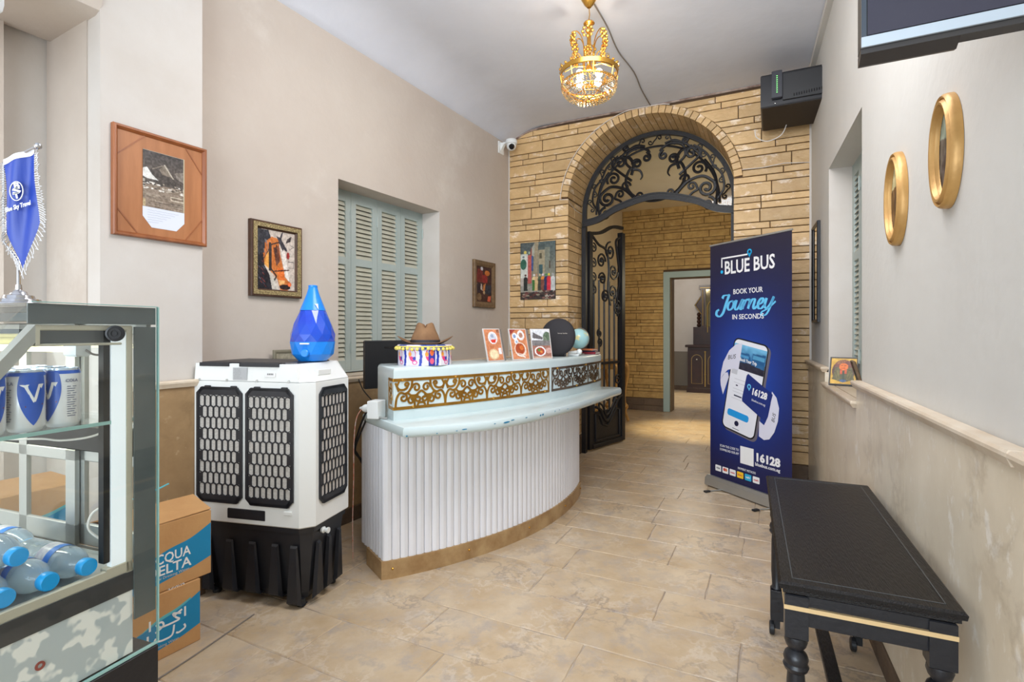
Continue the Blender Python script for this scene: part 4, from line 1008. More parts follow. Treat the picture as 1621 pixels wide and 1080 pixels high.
for k in range(7): 
    f = MB(); f.flat([(0.418+k*0.005, 1.112), (0.4205+k*0.005, 1.112), (0.4205+k*0.005, 1.120), (0.418+k*0.005, 1.120)], -0.0015, 0.0003) if k == 0 else f.flat([(0.418+k*0.005, 1.112), (0.4205+k*0.005, 1.112), (0.4205+k*0.005, 1.120), (0.418+k*0.005, 1.120)], -0.0015, 0.0003)
    if k == 0: fb = f
    else: fb.add(f.v, f.f)
fb.build('sticker_print', M_black, cl)
for x in (0.03, 0.19, 0.36, 0.535): f = MB(); f.T = Matrix.Translation((x, 0.001, 1.083)) @ Matrix.Rotation(PI/2, 4, 'X'); f.lathe([(0.007, 0), (0.006, 0.004)], 10); f.build('screw', M_alu, cl)

# humidifier on the cooler
hu = thing('humidifier', 'bright blue faceted teardrop humidifier standing on the air cooler', 'humidifier', (-1.025, 2.70, 1.1705), 0)
def facet(prof, seg, twist):
    mb = MB(); n = len(prof); vs = []; fs = []
    for k, (r, z) in enumerate(prof):
        for i in range(seg): a = 2*PI*(i+(0.5 if k % 2 else 0))/seg; vs.append((r*math.cos(a), r*math.sin(a), z))
    for k in range(n-1):
        for i in range(seg):
            j = (i+1) % seg
            if k % 2 == 0: fs += [(k*seg+i, k*seg+j, (k+1)*seg+i), (k*seg+j, (k+1)*seg+j, (k+1)*seg+i)]
            else: fs += [(k*seg+i, k*seg+j, (k+1)*seg+j), (k*seg+i, (k+1)*seg+j, (k+1)*seg+i)]
    fs.append(tuple(range(seg-1, -1, -1))); fs.append(tuple((n-1)*seg+i for i in range(seg)))
    mb.add(vs, fs); return mb
HS = 1.0
facet([(0.070, 0.0), (0.102, 0.035), (0.111, 0.098)], 12, 1).build('base', M_hum, hu)
facet([(0.110, 0.0985), (0.109, 0.135), (0.092, 0.190), (0.063, 0.257)], 12, 1).build('water_tank', M_humd, hu)
f = MB(); f.lathe([(0.0635, 0.258), (0.045, 0.305), (0.030, 0.345), (0.022, 0.375), (0.0225, 0.376), (0.0225, 0.386), (0.018, 0.388)], 20); f.build('nozzle', M_hum, hu, smooth=True)
f = MB(); f.T = Matrix.Translation((0.0, -0.100, 0.042)) @ Matrix.Rotation(PI/2, 4, 'X'); f.lathe([(0.020, 0), (0.020, 0.012), (0.016, 0.016)], 20); f.build('dial', M_hum, hu, smooth=True)
f = MB(); f.box(-0.022, 0.022, -0.1145, -0.104, 0.086, 0.093); f.build('label_strip', M_inkwhite, hu)
f = MB(); f.flat([(0.028, 0.290), (0.044, 0.290), (0.046, 0.262)], -0.047, 0.002); f.build('sticker', M_inkwhite, hu)

# ------------------------------------------------------------------ cartons
def carton(loc, rz, L, D, H, label, words, open_top=False, group='water cartons beside the fridge'):
    t = thing('carton', label, 'box', loc, rz, group)
    MB().bbox(-L, 0, 0, D, 0, H, 0.003).build('box', M_card, t)
    # right (front, -y) face carries the print
    f = MB(); top = [(-L+0.001, H*0.44), (-L*0.75, H*0.50), (-L*0.5, H*0.60), (-L*0.25, H*0.66), (-0.001, H*0.80)]; bot = [(-0.001, H*0.28), (-L*0.25, H*0.20), (-L*0.5, H*0.16), (-L*0.8, H*0.10), (-L+0.001, H*0.14)]
    f.flat(crom(top, 4)+crom(bot, 4), 0.0, 0.0006); f.build('blue_wave', M_cblue, t)
    f = MB(); up = crom([(-L*0.72, H*0.50), (-L*0.5, H*0.63), (-L*0.3, H*0.68), (-L*0.12, H*0.76)], 4); lo = crom([(-L*0.12, H*0.73), (-L*0.3, H*0.64), (-L*0.5, H*0.585), (-L*0.72, H*0.50)], 4)
    f.flat(up+lo, 0.0, 0.0009); f.build('pale_wave', M_clblue, t)
    if words == 'latin':
        text('ACQUA', H*0.20, M_inkwhite, t, -L*0.50, H*0.48, y=-0.0012, fit=L*0.50, bold=0.0008, ext=0.0002); text('DELTA', H*0.20, M_inkwhite, t, -L*0.50, H*0.31, y=-0.0012, fit=L*0.50, bold=0.0008, ext=0.0002)
    else:
        f = MB(); w = H*0.028; S = lambda pts: f.ribbon([(-L*0.78+x*L*0.60, H*0.24+z*H*0.42) for x, z in pts], w, -0.0008, 0.0006)
        S([(0.98, 0.62), (0.98, 0.98)]); S(crom([(0.90, 0.80), (0.74, 0.90), (0.80, 0.72), (0.86, 0.60), (0.66, 0.58), (0.50, 0.60)], 5)); S([(0.92, 0.92), (0.74, 0.80)]); S(crom([(0.50, 0.60), (0.42, 0.74), (0.52, 0.78), (0.55, 0.62), (0.40, 0.48)], 4)); S([(0.30, 0.62), (0.30, 0.98)])
        S(crom([(0.96, 0.34), (0.98, 0.20), (0.86, 0.12), (0.80, 0.16)], 5)); S(crom([(0.76, 0.48), (0.72, 0.14), (0.55, 0.10), (0.45, 0.14)], 5)); S(crom([(0.45, 0.14), (0.40, 0.26), (0.38, 0.12)], 3)); S([(0.26, 0.10), (0.26, 0.48)])
        f.build('arabic_lettering', M_inkwhite, t)
    text('Natural Drinking Water', H*0.055, M_inkgrey, t, -L*0.5, H*0.205, y=-0.0012, fit=L*0.46, ext=0.0002)
    if open_top:
        f = MB(); f.add([(-L, 0.0, H), (0, 0.0, H+0.004), (0, D*0.5, H+0.045), (-L, D*0.5, H+0.05), (-L, 0, H+0.003), (0, 0, H+0.007), (0, D*0.5, H+0.048), (-L, D*0.5, H+0.053)], [(0, 1, 2, 3), (7, 6, 5, 4), (0, 4, 5, 1), (1, 5, 6, 2), (2, 6, 7, 3), (3, 7, 4, 0)])
        f.build('flap', M_card, t)
        f = MB(); f.add([(-L, D, H), (0, D, H), (0, D*0.5, H+0.03), (-L, D*0.5, H+0.035), (-L, D, H+0.003), (0, D, H+0.003), (0, D*0.5, H+0.033), (-L, D*0.5, H+0.038)], [(0, 1, 2, 3), (7, 6, 5, 4), (0, 4, 5, 1), (1, 5, 6, 2), (2, 6, 7, 3), (3, 7, 4, 0)])
        f.build('flap', M_card, t)
        text('acqua', 0.03, M_inkwhite, t, -L*0.42, 0, name='flap_lettering', ext=0.0001)
        o = t.children[-1]; o.rotation_euler = (-PI/2+0.33, 0, 0); o.location = (0, D*0.22, H+0.022)
    return t
cx, cy = -1.335, 2.245
carton((cx, cy, 0.0), TL, 0.33, 0.27, 0.265, 'lower brown carton with white Arabic lettering on a blue wave', 'arabic')
carton((cx+0.02, cy+0.045, 0.267), TL, 0.345, 0.27, 0.275, 'upper opened brown carton with ACQUA DELTA on a blue wave', 'latin', True)
# cartons further back seen through the fridge
for i, (lab, w) in enumerate((('brown carton on the floor behind the fridge doors, bottom of its stack', 'arabic'), ('brown carton behind the fridge doors, in the middle of its stack', 'latin'), ('brown carton behind the fridge doors, topmost of its stack', 'latin'))):
    carton((-1.505, 1.845, 0.2655*i), TL, 0.33, 0.26, 0.265, lab, w)

# ------------------------------------------------------------------ display fridge
fg = thing('display_fridge', 'slant-fronted glass display fridge holding cans and water bottles at left', 'fridge', (-0.79, 1.17, 0), -20.4)
FL = 0.85
prof = [(0.0, 0.629), (0.0, 1.374), (-0.234, 1.374), (-0.30, 1.305), (-0.55, 0.95), (-0.58, 0.629)]
def yz(mb, pts, x0, x1, mi=0):
    n = len(pts); mb.add([(x0, y, z) for y, z in pts]+[(x1, y, z) for y, z in pts], [tuple(range(n)), tuple(range(2*n-1, n-1, -1))]+[(i, i+n, (i+1) % n+n, (i+1) % n) for i in range(n)], mi); return mb
MB().bbox(-FL, 0.0, -0.60, 0.0, 0.0, 0.625, 0.004).build('base_cabinet', M_blackpaint, fg)
yz(MB(), prof, -0.006, 0.0).build('end_glass', M_glass, fg)
f = MB(); f.box(-0.0055, 0.0008, 0.0, 0.0025, 0.629, 1.374); f.box(-0.0055, 0.0008, -0.234, 0.0, 1.374, 1.3755); f.box(-0.006, 0.0008, -0.60, 0.0, 0.6255, 0.6295); f.build('glass_edge', M_gedge, fg)
f = MB(); f.box(-0.010, -0.0065, -0.047, -0.001, 0.70, 1.330); f.box(-0.010, -0.0065, -0.236, -0.001, 1.335, 1.372); f.build('painted_border', M_greyband, fg)
f = MB(); f.box(-0.026, -0.012, -0.090, -0.061, 0.83, 1.318); f.build('white_post', mat('white_emissive_post', C(236, 242, 244), 0.4, emit=C(236, 246, 255), estr=0.3), fg)  # white post with slight emission in its material
f = MB(); f.bbox(-0.03, -0.011, -0.060, -0.048, 0.80, 1.325, 0.002); f.bbox(-0.03, -0.011, -0.215, -0.048, 1.322, 1.333, 0.002); f.bbox(-0.03, -0.011, -0.215, -0.07, 1.292, 1.297, 0.001); f.bbox(-0.03, -0.011, -0.222, -0.215, 1.292, 1.333, 0.001)
f.build('inner_frame', M_alubeige, fg)
f = MB(); f.box(-0.03, -0.014, -0.214, -0.07, 1.297, 1.322); f.build('frame_infill', M_steel, fg)
f = MB(); f.add([(-0.035, -0.222, 1.333), (-0.011, -0.222, 1.333), (-0.011, -0.54, 0.93), (-0.035, -0.54, 0.93), (-0.035, -0.222, 1.300), (-0.011, -0.222, 1.300), (-0.011, -0.515, 0.93), (-0.035, -0.515, 0.93)], [(0, 1, 2, 3), (7, 6, 5, 4), (0, 4, 5, 1), (1, 5, 6, 2), (2, 6, 7, 3), (3, 7, 4, 0)]); f.build('slanted_frame', M_alu, fg)
f = MB(); f.T = Matrix.Translation((0.004, -0.092, 1.316)) @ Matrix.Rotation(math.radians(-38), 4, 'Z') @ Matrix.Rotation(PI/2, 4, 'Y'); f.lathe([(0.0165, 0.0), (0.0165, 0.010), (0.013, 0.011), (0.013, 0.009), (0.0105, 0.009), (0.0105, 0.011), (0.007, 0.011), (0.007, 0.009), (0.004, 0.009), (0.004, 0.011), (0.001, 0.011)], 24); f.build('speaker_plug', M_black, fg)
f = MB(); f.box(-FL, -0.02, -0.233, 0.0, 1.366, 1.373); f.build('top_glass', M_glass, fg)
f = MB(); f.box(-FL, -0.02, -0.06, 0.0, 1.345, 1.365); f.build('top_beam', M_greyband, fg)
f = MB(); f.add([(-FL, -0.236, 1.373), (-0.006, -0.236, 1.373), (-0.006, -0.55, 0.945), (-FL, -0.55, 0.945), (-FL, -0.240, 1.369), (-0.006, -0.240, 1.369), (-0.006, -0.555, 0.94), (-FL, -0.555, 0.94)], [(0, 1, 2, 3), (7, 6, 5, 4), (0, 4, 5, 1), (2, 6, 7, 3)]); f.build('front_glass', M_glass, fg)
f = MB(); yz(f, [(-0.20, 1.325), (-0.12, 1.315), (-0.10, 1.290), (-0.103, 1.288), (-0.123, 1.308), (-0.20, 1.316)], -FL, -0.105); f.build('light_hood', M_steel, fg)
f = MB(); f.T = Matrix.Rotation(PI/2, 4, 'Y'); f.T = Matrix.Translation((-FL, -0.115, 1.284)) @ Matrix.Rotation(PI/2, 4, 'Y'); f.lathe([(0.007, 0.0), (0.007, FL-0.10)], 12); f.build('light_tube', M_tube, fg)
f = MB(); f.bbox(-0.10, -0.06, -0.128, -0.100, 1.268, 1.300, 0.004); f.build('lamp_holder', M_plastic, fg)
f = MB(); f.box(-FL, -0.015, -0.40, -0.025, 1.128, 1.134); f.build('glass_shelf', M_glass, fg)
f = MB(); f.box(-FL, -0.0145, -0.4005, -0.398, 1.1275, 1.1345); f.box(-0.0152, -0.0125, -0.40, -0.025, 1.1275, 1.1345); f.build('shelf_edge', M_gedge, fg)
f = MB(); f.bbox(-FL, -0.05, -0.022, 0.0, 1.040, 1.100, 0.003); f.bbox(-0.030, -0.014, -0.104, -0.092, 0.84, 1.33, 0.002); f.build('dark_rail', M_black, fg)
f = MB(); f.box(-FL, -0.012, -0.55, -0.03, 0.803, 0.811); f.build('deck', M_alu, fg)
f = MB(); f.bbox(-0.022, -0.011, -0.56, -0.10, 0.806, 0.826, 0.002); f.bbox(-0.03, -0.011, -0.10, -0.047, 0.806, 0.830, 0.002); f.build('tray_edge', M_alubeige, fg)
f = MB(); f.box(-0.024, -0.010, -0.56, -0.047, 0.765, 0.8055); f.build('dark_band', mat('charcoal_band', C(62, 62, 64), 0.4), fg)
f = MB(); f.box(-FL, -0.012, -0.56, -0.047, 0.63, 0.765); f.build('mottled_panel', M_camo, fg)
M_rg = mat('red_badge', C(150, 62, 52), 0.5)
f = MB(); f.T = Matrix.Translation((-0.012, -0.215, 0.70)) @ Matrix.Rotation(PI/2, 4, 'Y'); f.lathe([(0.008, 0), (0.008, 0.002), (0.004, 0.002), (0.004, 0)], 16, cap=False); f.build('red_ring', M_rg, fg)
# sliding doors at the rear
for (x0, x1, yy) in ((-FL, -0.245, -0.014), (-0.265, -0.02, -0.002)):
    d = MB(); w = 0.034
    for (z0, z1) in ((0.815, 1.041), (1.10, 1.340)):
        d.bbox(x0, x1, yy-0.010, yy, z0, z0+w*(1.5 if z0 < 1 else 0.4), 0.002); d.bbox(x0, x1, yy-0.010, yy, z1-w*0.8, z1, 0.002); d.bbox(x0, x0+w, yy-0.010, yy, z0, z1, 0.002); d.bbox(x1-w, x1, yy-0.010, yy, z0, z1, 0.002)
    if x0 < -0.5: d.bbox(-0.46, -0.43, yy-0.010, yy, 0.815, 1.34, 0.002)
    dd = d.build('sliding_door', M_alu, fg)
    g_ = MB(); g_.box(x0+w*0.5, x1-w*0.5, yy-0.006, yy-0.004, 0.83, 1.33); g_.build('glass_pane', M_glass, dd)
f = MB()
for y in (-0.016, -0.028): f.box(-FL, -0.05, y-0.002, y, 0.811, 0.818)
f.build('door_track', M_alu, fg)
f = MB(); f.tube(crom([(-0.04, -0.070, 1.115), (-0.06, -0.10, 1.10), (-0.10, -0.13, 1.095), (-0.13, -0.15, 1.10), (-0.2, -0.17, 1.098), (-0.4, -0.2, 1.095), (-0.7, -0.25, 1.085)], 6), 0.0022, 6); f.build('wire', M_wirew, fg)
f = MB(); f.tube(crom([(-0.04, -0.080, 0.955), (-0.055, -0.10, 0.94), (-0.06, -0.105, 0.91), (-0.05, -0.09, 0.885), (-0.04, -0.08, 0.88)], 6), 0.0025, 6); f.build('wire', M_wirew, fg)
f = MB(); f.tube(crom([(-0.05, -0.07, 1.285), (-0.045, -0.08, 1.272), (-0.05, -0.1, 1.272), (-0.06, -0.11, 1.282)], 6), 0.0022, 6); f.build('wire', M_wire, fg)
def FW(x, y, z): p = fr((-0.79, 1.17), -20.4, x, y); return (p[0], p[1], z)
# cans
def make_can(label):
    t = thing('drink_can', label, 'can', (0, 0, 0), 0, 'cola cans on the fridge shelf')
    f = MB(); f.lathe([(0.0215, 0), (0.0245, 0.002), (0.0285, 0.010), (0.0285, 0.104), (0.0265, 0.110)], 28); f.build('body', M_canw, t, smooth=True)
    f = MB(); f.lathe([(0.0268, 0.1105), (0.0262, 0.1145), (0.0235, 0.1145), (0.023, 0.111)], 28); f.build('rim', mat('pale_can_rim', C(200, 214, 230), 0.2, metal=0.6), t, smooth=True)
    f = MB(); n = 18; vs = []; fs = []
    for k in range(n+1):
        z = 0.012+0.094*k/n; hw = 1.28*math.sin(PI*0.5*min(1, (k/n)*1.45))**0.8 if k/n < 0.7 else 1.28*(1-((k/n-0.7)/0.3)**2*0.18)
        for j in range(9): a = -PI/2-hw*(1-2*j/8)*0.62; vs.append((0.0288*math.cos(a), 0.0288*math.sin(a), z))
    for k in range(n):
        for j in range(8): fs.append((k*9+j, k*9+j+1, (k+1)*9+j+1, (k+1)*9+j))
    f.add(vs, fs); f.lathe([(0.0288, 0.1035), (0.0268, 0.1098)], 28, cap=False); f.build('blue_shield', M_canb, t, smooth=True)
    def wrap(o, rr=0.0294):
        for v in o.data.vertices: a = -PI/2+v.co.x/rr; k = rr+(-v.co.y-0.001 if v.co.y < -0.001 else 0); v.co = Vector((k*math.cos(a), k*math.sin(a), v.co.z))
    f = MB(); f.flat([(-0.020, 0.088), (-0.006, 0.088), (-0.008, 0.085), (-0.007, 0.080), (0.003, 0.058), (0.0, 0.054), (-0.013, 0.083), (-0.018, 0.086)], 0, 0.0001)
    f.flat([(0.008, 0.088), (0.018, 0.088), (0.003, 0.055), (0.000, 0.059)], 0, 0.0001); o = f.build('letter_v', M_inkwhite, t); wrap(o)
    f = MB(); f.flat([(-0.012, 0.046), (0.016, 0.049), (0.016, 0.0515), (-0.012, 0.0485)], 0, 0.0001); o = f.build('gold_dash', M_orange, t); wrap(o)
    # leave the square code out: keep only the text lines
    f2 = MB()
    for s in (-1, 1):
        bx = s*0.040
        for k in range(14): f2.flat([(bx-0.008, 0.078-k*0.0044), (bx+0.008-0.002*(k % 3), 0.078-k*0.0044), (bx+0.008-0.002*(k % 3), 0.0795-k*0.0044), (bx-0.008, 0.0795-k*0.0044)], 0, 0.0001)
    o = f2.build('small_print', mat('grey_ink', C(120, 126, 150), 0.6), t); wrap(o)
    for s in (-1, 1):
        o = text('COLA', 0.008, mat('grey_ink', C(120, 126, 150), 0.6), t, s*0.040, 0.090, y=-0.0011, ext=0.0001, bold=0.0003); wrap(o, 0.0293)
    return t
can_pos = []
cans = [(-0.045, -0.160, 12, 'right-hand front can on the glass shelf, its white side with COLA showing'), (-0.045, -0.220, 85, 'second front can on the glass shelf, showing its blue shield and white V'),
        (-0.045, -0.280, 92, 'can at the left edge of the picture on the glass shelf'), (-0.105, -0.150, 50, 'can in the middle row directly behind the right-hand front can'), (-0.105, -0.210, 30, 'can in the middle row behind the second front can'),
        (-0.105, -0.270, 100, 'can in the middle row at the picture edge'), (-0.165, -0.150, 80, 'can in the back row nearest the sliding doors'), (-0.165, -0.210, 40, 'can in the back row behind the middle row'), (-0.165, -0.270, 20, 'can in the back row at the picture edge')]
fl_ = lamp('fridge_light', 'AREA', (0, 0, 0), 2.2, (1.0, 0.98, 0.86), 0.6, 0.05); fl_.parent = fg; fl_.location = (-0.45, -0.16, 1.270); fl_.rotation_euler = (0, 0, 0)
proto = None
for (x, y, r, lab) in cans:
    if proto is None: proto = make_can(lab); proto.location = FW(x, y, 1.1345); proto.rotation_euler = (0, 0, math.radians(r-20))
    else: dup(proto, FW(x, y, 1.1345), r-20, lab)
# bottles
M_label = mat('bottle_label', C(40, 120, 210), 0.4); M_labelw = mat('bottle_label_white', C(222, 226, 228), 0.3, c2=C(170, 170, 190), nscale=60)
def make_bottle(label):
    t = thing('water_bottle', label, 'bottle', (0, 0, 0), 0, 'water bottles lying in the fridge')
    pr = [(0.020, 0.0), (0.029, 0.003), (0.031, 0.010)]+[(0.0315-(0.0022 if k % 2 else 0), 0.018+k*0.008) for k in range(7)]+[(0.0312, 0.078), (0.0312, 0.125), (0.0318, 0.135), (0.029, 0.152), (0.020, 0.172), (0.0135, 0.180), (0.0135, 0.186)]
    f = MB(); f.T = Matrix.Translation((-0.205, 0, 0.032)) @ Matrix.Rotation(PI/2, 4, 'Y'); f.lathe(pr, 24); f.build('body', M_water, t, smooth=True)
    f = MB(); f.T = Matrix.Translation((-0.205, 0, 0.032)) @ Matrix.Rotation(PI/2, 4, 'Y'); f.lathe([(0.0165, 0.186), (0.017, 0.188), (0.017, 0.201), (0.0150, 0.204)], 20); f.build('cap', M_cap, t, smooth=True)
    f = MB(); f.T = Matrix.Translation((-0.205, 0, 0.032)) @ Matrix.Rotation(PI/2, 4, 'Y'); f.lathe([(0.0322, 0.080), (0.0322, 0.108)], 24, cap=False); f.build('label_wrap', M_labelw, t, smooth=True)
    f = MB(); f.T = Matrix.Translation((-0.205, 0, 0.032)) @ Matrix.Rotation(PI/2, 4, 'Y'); f.lathe([(0.0323, 0.108), (0.0323, 0.126)], 24, cap=False); f.build('blue_band', M_label, t, smooth=True)
    return t
bt = [(-0.020, -0.126, 0.8115, 'water bottle nearest the sliding doors, lying on the deck with its cap forward'), (-0.020, -0.193, 0.8115, 'second water bottle from the sliding doors on the bottom layer'), (-0.022, -0.260, 0.8115, 'third water bottle on the bottom layer, cap near the picture edge'),
      (-0.022, -0.327, 0.8115, 'fourth water bottle on the bottom layer, partly out of the picture'), (-0.245, -0.105, 0.8115, 'water bottle furthest back, lying end to end behind the first one'),
      (-0.050, -0.2265, 0.868, 'upper water bottle resting on the second and third ones'), (-0.055, -0.294, 0.868, 'upper water bottle at the front of the pile')]
proto = None
for (x, y, z, lab) in bt:
    if proto is None: proto = make_bottle(lab); proto.location = FW(x, y, z); proto.rotation_euler = (0, 0, math.radians(-20.4))
    else: dup(proto, FW(x, y, z), -20.4, lab)

# flag stand on fridge
fx, fy = -1.035, 1.10
fs_ = thing('table_flag', 'blue satin pennant with silver fringe on a chrome stand atop the fridge', 'flag', (fx, fy, 1.3735), 0)
f = MB(); f.lathe([(0.048, 0), (0.046, 0.006), (0.038, 0.008), (0.036, 0.014), (0.027, 0.016), (0.025, 0.022), (0.016, 0.024), (0.013, 0.030), (0.006, 0.034), (0.005, 0.045)], 28); f.build('base', M_chrome, fs_, smooth=True)
f = MB(); f.tube([(0, 0, 0.03), (0, 0, 0.095), (-0.030, 0, 0.135), (-0.030, 0, 0.300)], 0.0032, 8); f.tube([(-0.030, -0.002, 0.298), (0.045, -0.010, 0.330)], 0.0035, 8); f.sphere((0.050, -0.0105, 0.332), 0.007, 10, 7); f.build('pole', M_chrome, fs_, smooth=True)
def fpt(u, v): return (-0.024+u*0.062+0.006*v*0, -0.012-0.004*math.sin(u*6)+0.0, 0.299+u*0.026-v*0.235)
NU, NV2 = 12, 16; f = MB(); vs = []; fsx = []
for j in range(NV2+1):
    for i in range(NU+1):
        u = i/NU; v = j/NV2; lim = 1-0.36*abs(u-0.5)*2 if True else 1
        x, y, z = fpt(u, v*lim); sh = 0.010*v
        vs.append((x+sh+0.004, y+0.003*math.sin(u*9+v*5), z))
for j in range(NV2):
    for i in range(NU): a = j*(NU+1)+i; fsx.append((a, a+1, a+NU+2, a+NU+1))
f.add(vs, fsx); pen = f.build('pennant', M_fabric_blue, fs_, smooth=True, fix=False)
f = MB(); top = [vs[i] for i in range(NU+1)]; f.add([(p[0], p[1]-0.001, p[2]+0.004) for p in top]+[(p[0], p[1]-0.001, p[2]-0.008) for p in top], [(i, i+1, NU+2+i, NU+1+i) for i in range(NU)]); f.build('hem', M_inkwhite, fs_, fix=False)
f = MB(); random.seed(2)
edge = [vs[j*(NU+1)+NU] for j in range(NV2+1)]+[vs[NV2*(NU+1)+i] for i in range(NU, -1, -1)]+[vs[j*(NU+1)] for j in range(NV2, -1, -1)]
cxf = sum(p[0] for p in edge)/len(edge); czf = sum(p[2] for p in edge)/len(edge)
for k in range(0, len(edge)-1):
    for t_ in (0.0, 0.5):
        p = Vector(edge[k]).lerp(Vector(edge[k+1]), t_); d = Vector((p.x-cxf, 0, (p.z-czf)*0.35)); d.normalize(); L = 0.013
        f.tube([p, p+d*L*0.5+Vector((0, random.uniform(-.003, .003), -0.003)), p+d*L+Vector((random.uniform(-.003, .003), 0, -0.008)), p+d*L*0.6+Vector((0, 0, -0.009))], 0.0011, 3)
o = f.build('fringe', M_fringe, fs_); o['kind'] = 'stuff'
rt = math.atan2(0.026, 0.062)
lg = MB(); lg.tube([(0.014+0.0135*math.cos(a), -0.0195, 0.236+0.0195*math.sin(a)) for a in [2*PI*k/24 for k in range(24)]], 0.0011, 4, closed=True); lg.build('emblem_ring', M_inkwhite, fs_)
for i, (s, w) in enumerate((('B', 0.012), ('S', 0.018), ('T', 0.014))): text(s, 0.016, M_inkwhite, fs_, 0.014, 0.247-i*0.0105, y=-0.0195, fit=w, rot=rt*0.6, bold=0.0006, ext=0.0002)
text('Blue Sky Travel', 0.013, M_inkwhite, fs_, 0.016, 0.204, y=-0.0195, shear=0.3, rot=rt*0.75, bold=0.0003, ext=0.0002, fit=0.056)

# ------------------------------------------------------------------ wall pictures
def frame_box(mb, w, h, fw, d, mi=0, y0=0.0, bev=0.004):
    # mitred frame with bevelled profile around (0..w, 0..h) in XZ, protruding to -d
    P = [(0, y0), (0, y0-d*0.8), (bev, y0-d), (fw*0.55, y0-d), (fw*0.8, y0-d*0.75), (fw, y0-d*0.55), (fw, y0)]
    rings = []
    for (i, y) in P: rings.append([(i, y, i), (w-i, y, i), (w-i, y, h-i), (i, y, h-i)])
    vs = [v for r in rings for v in r]; fs = []
    for k in range(len(P)-1):
        for j in range(4): a = k*4+j; b = k*4+(j+1) % 4; fs.append((a, b, b+4, a+4))
    mb.add(vs, fs, mi); return mb
# 1: photo on pillar
fp = thing('picture_frame', 'large orange-brown wooden frame on the pillar holding an old photograph and note', 'picture', LW(-3.755, -0.112)+(1.748,), TL)
w, h = 0.412, 0.492
frame_box(MB(), w, h, 0.020, 0.026).build('frame', M_orangewood, fp); MB().box(0.01, w-0.01, -0.010, 0, 0.01, h-0.01).build('backing_board', M_backboard, fp)
f = MB()
for pts in (((0.02, 0.36), (0.13, h-0.02)), ((w-0.10, h-0.02), (w-0.02, 0.36)), ((0.02, 0.12), (0.10, 0.02)), ((w-0.10, 0.02), (w-0.02, 0.13))): f.ribbon(list(pts), 0.005, -0.010, 0.0025)
f.build('corner_batten', M_orangewood, fp)
cv = Cv(90, 120, (70, 62, 56)); cv.grad((58, 52, 50), (84, 74, 66), 0, 0.4); cv.poly([(0.15, 0.34), (0.45, 0.2), (0.52, 0.19), (0.75, 0.4), (1, 0.46), (1, 0.6), (0.3, 0.55)], (66, 58, 52)); cv.poly([(0.38, 0.3), (0.5, 0.2), (0.7, 0.4), (0.45, 0.38)], (120, 108, 94))
cv.poly([(0.48, 0.2), (0.52, 0.19), (0.74, 0.42), (0.70, 0.42)], (176, 166, 150)); cv.line([(0.22, 0.32), (0.46, 0.22)], 0.02, (140, 128, 114)); cv.poly([(0.75, 0.3), (1, 0.25), (1, 0.46), (0.8, 0.4)], (120, 110, 100))
cv.rect(0, 0.58, 1, 1, (128, 112, 96)); cv.poly([(0, 0.34), (0.1, 0.3), (0.22, 0.42), (0.36, 0.5), (0.1, 0.5), (0, 0.47)], (214, 212, 206)); cv.rect(0, 0.52, 0.05, 0.66, (170, 164, 152))
for k in range(60): x, y = RS.rand(), 0.55+RS.rand()*0.13; cv.ell(x, y, 0.02+RS.rand()*.03, 0.012, [(220, 214, 204), (60, 52, 46), (160, 148, 132)][k % 3])
cv.rect(0.65, 0.74, 1, 0.82, (190, 178, 158)); cv.rect(0.68, 0.755, 1, 0.80, (120, 104, 88))
for k in range(26): y = 0.72+RS.rand()*0.28; x = RS.rand(); cv.line([(x, y), (x+0.3, y+0.01)], 0.012, [(96, 84, 74), (156, 142, 124)][k % 2])
cv.rect(0.0, 0.86, 0.07, 1, (176, 156, 120)); cv.noise(3, 0.10); cv.rect(0.965, 0, 1, 1, (186, 172, 142)); cv.rect(0, 0, 1, 0.012, (200, 190, 168))
cv.plane('photo_print', 0.185, 0.262, fp, 0.122, 0.150, -0.0125)
f = MB(); f.flat([(0.122, 0.15), (0.122, 0.105), (0.160, 0.056), (0.270, 0.056), (0.307, 0.098), (0.307, 0.15)], -0.0105, 0.001); nt_ = f.build('note_paper', mat('pale_note', C(214, 218, 228), 0.7), fp)
f = MB(); random.seed(8)
for k in range(6): f.ribbon([(0.142+0.006*i, 0.136-k*0.011+random.uniform(-.0015, .0015)) for i in range(24-3*k)], 0.0010, -0.0117, 0.0003)
f.build('handwriting', mat('faint_ink', C(150, 156, 176), 0.7), nt_)
# 2: big horse
def lean(o, a): o.rotation_euler[0] = a
ph = thing('horse_painting', 'horse head painting in a carved gilt frame, left of the shuttered window', 'picture', LW(-3.03, -0.002)+(1.525,), TL)
w, h = 0.345, 0.44
frame_box(MB(), w, h, 0.045, 0.032).build('frame', M_darkframe, ph)
mb = MB(); 
for (a, b, c, d) in ((0.012, w-0.012, 0.012, 0.036), (0.012, w-0.012, h-0.036, h-0.012), (0.012, 0.036, 0.036, h-0.036), (w-0.036, w-0.012, 0.036, h-0.036)): mb.box(a, b, -0.0345, -0.030, c, d)
mb.build('gilt_band', M_carvegold, ph)
cv = Cv(84, 116, (196, 182, 170)); cv.noise(6, 0.05); cv.poly([(0, 0), (0.18, 0.03), (0.34, 0.1), (0.25, 0.35), (0.1, 0.5), (0, 0.5)], (58, 58, 66)); cv.poly([(0, 0.38), (0.2, 0.4), (0.2, 0.6), (0.36, 0.78), (0.42, 1), (0, 1)], (28, 26, 34))
cv.poly([(0.22, 0.2), (0.38, 0.12), (0.55, 0.14), (0.60, 0.4), (0.68, 0.62), (0.86, 0.86), (0.80, 0.98), (0.6, 0.98), (0.52, 0.8), (0.34, 0.68), (0.2, 0.55), (0.16, 0.36)], (196, 112, 52))
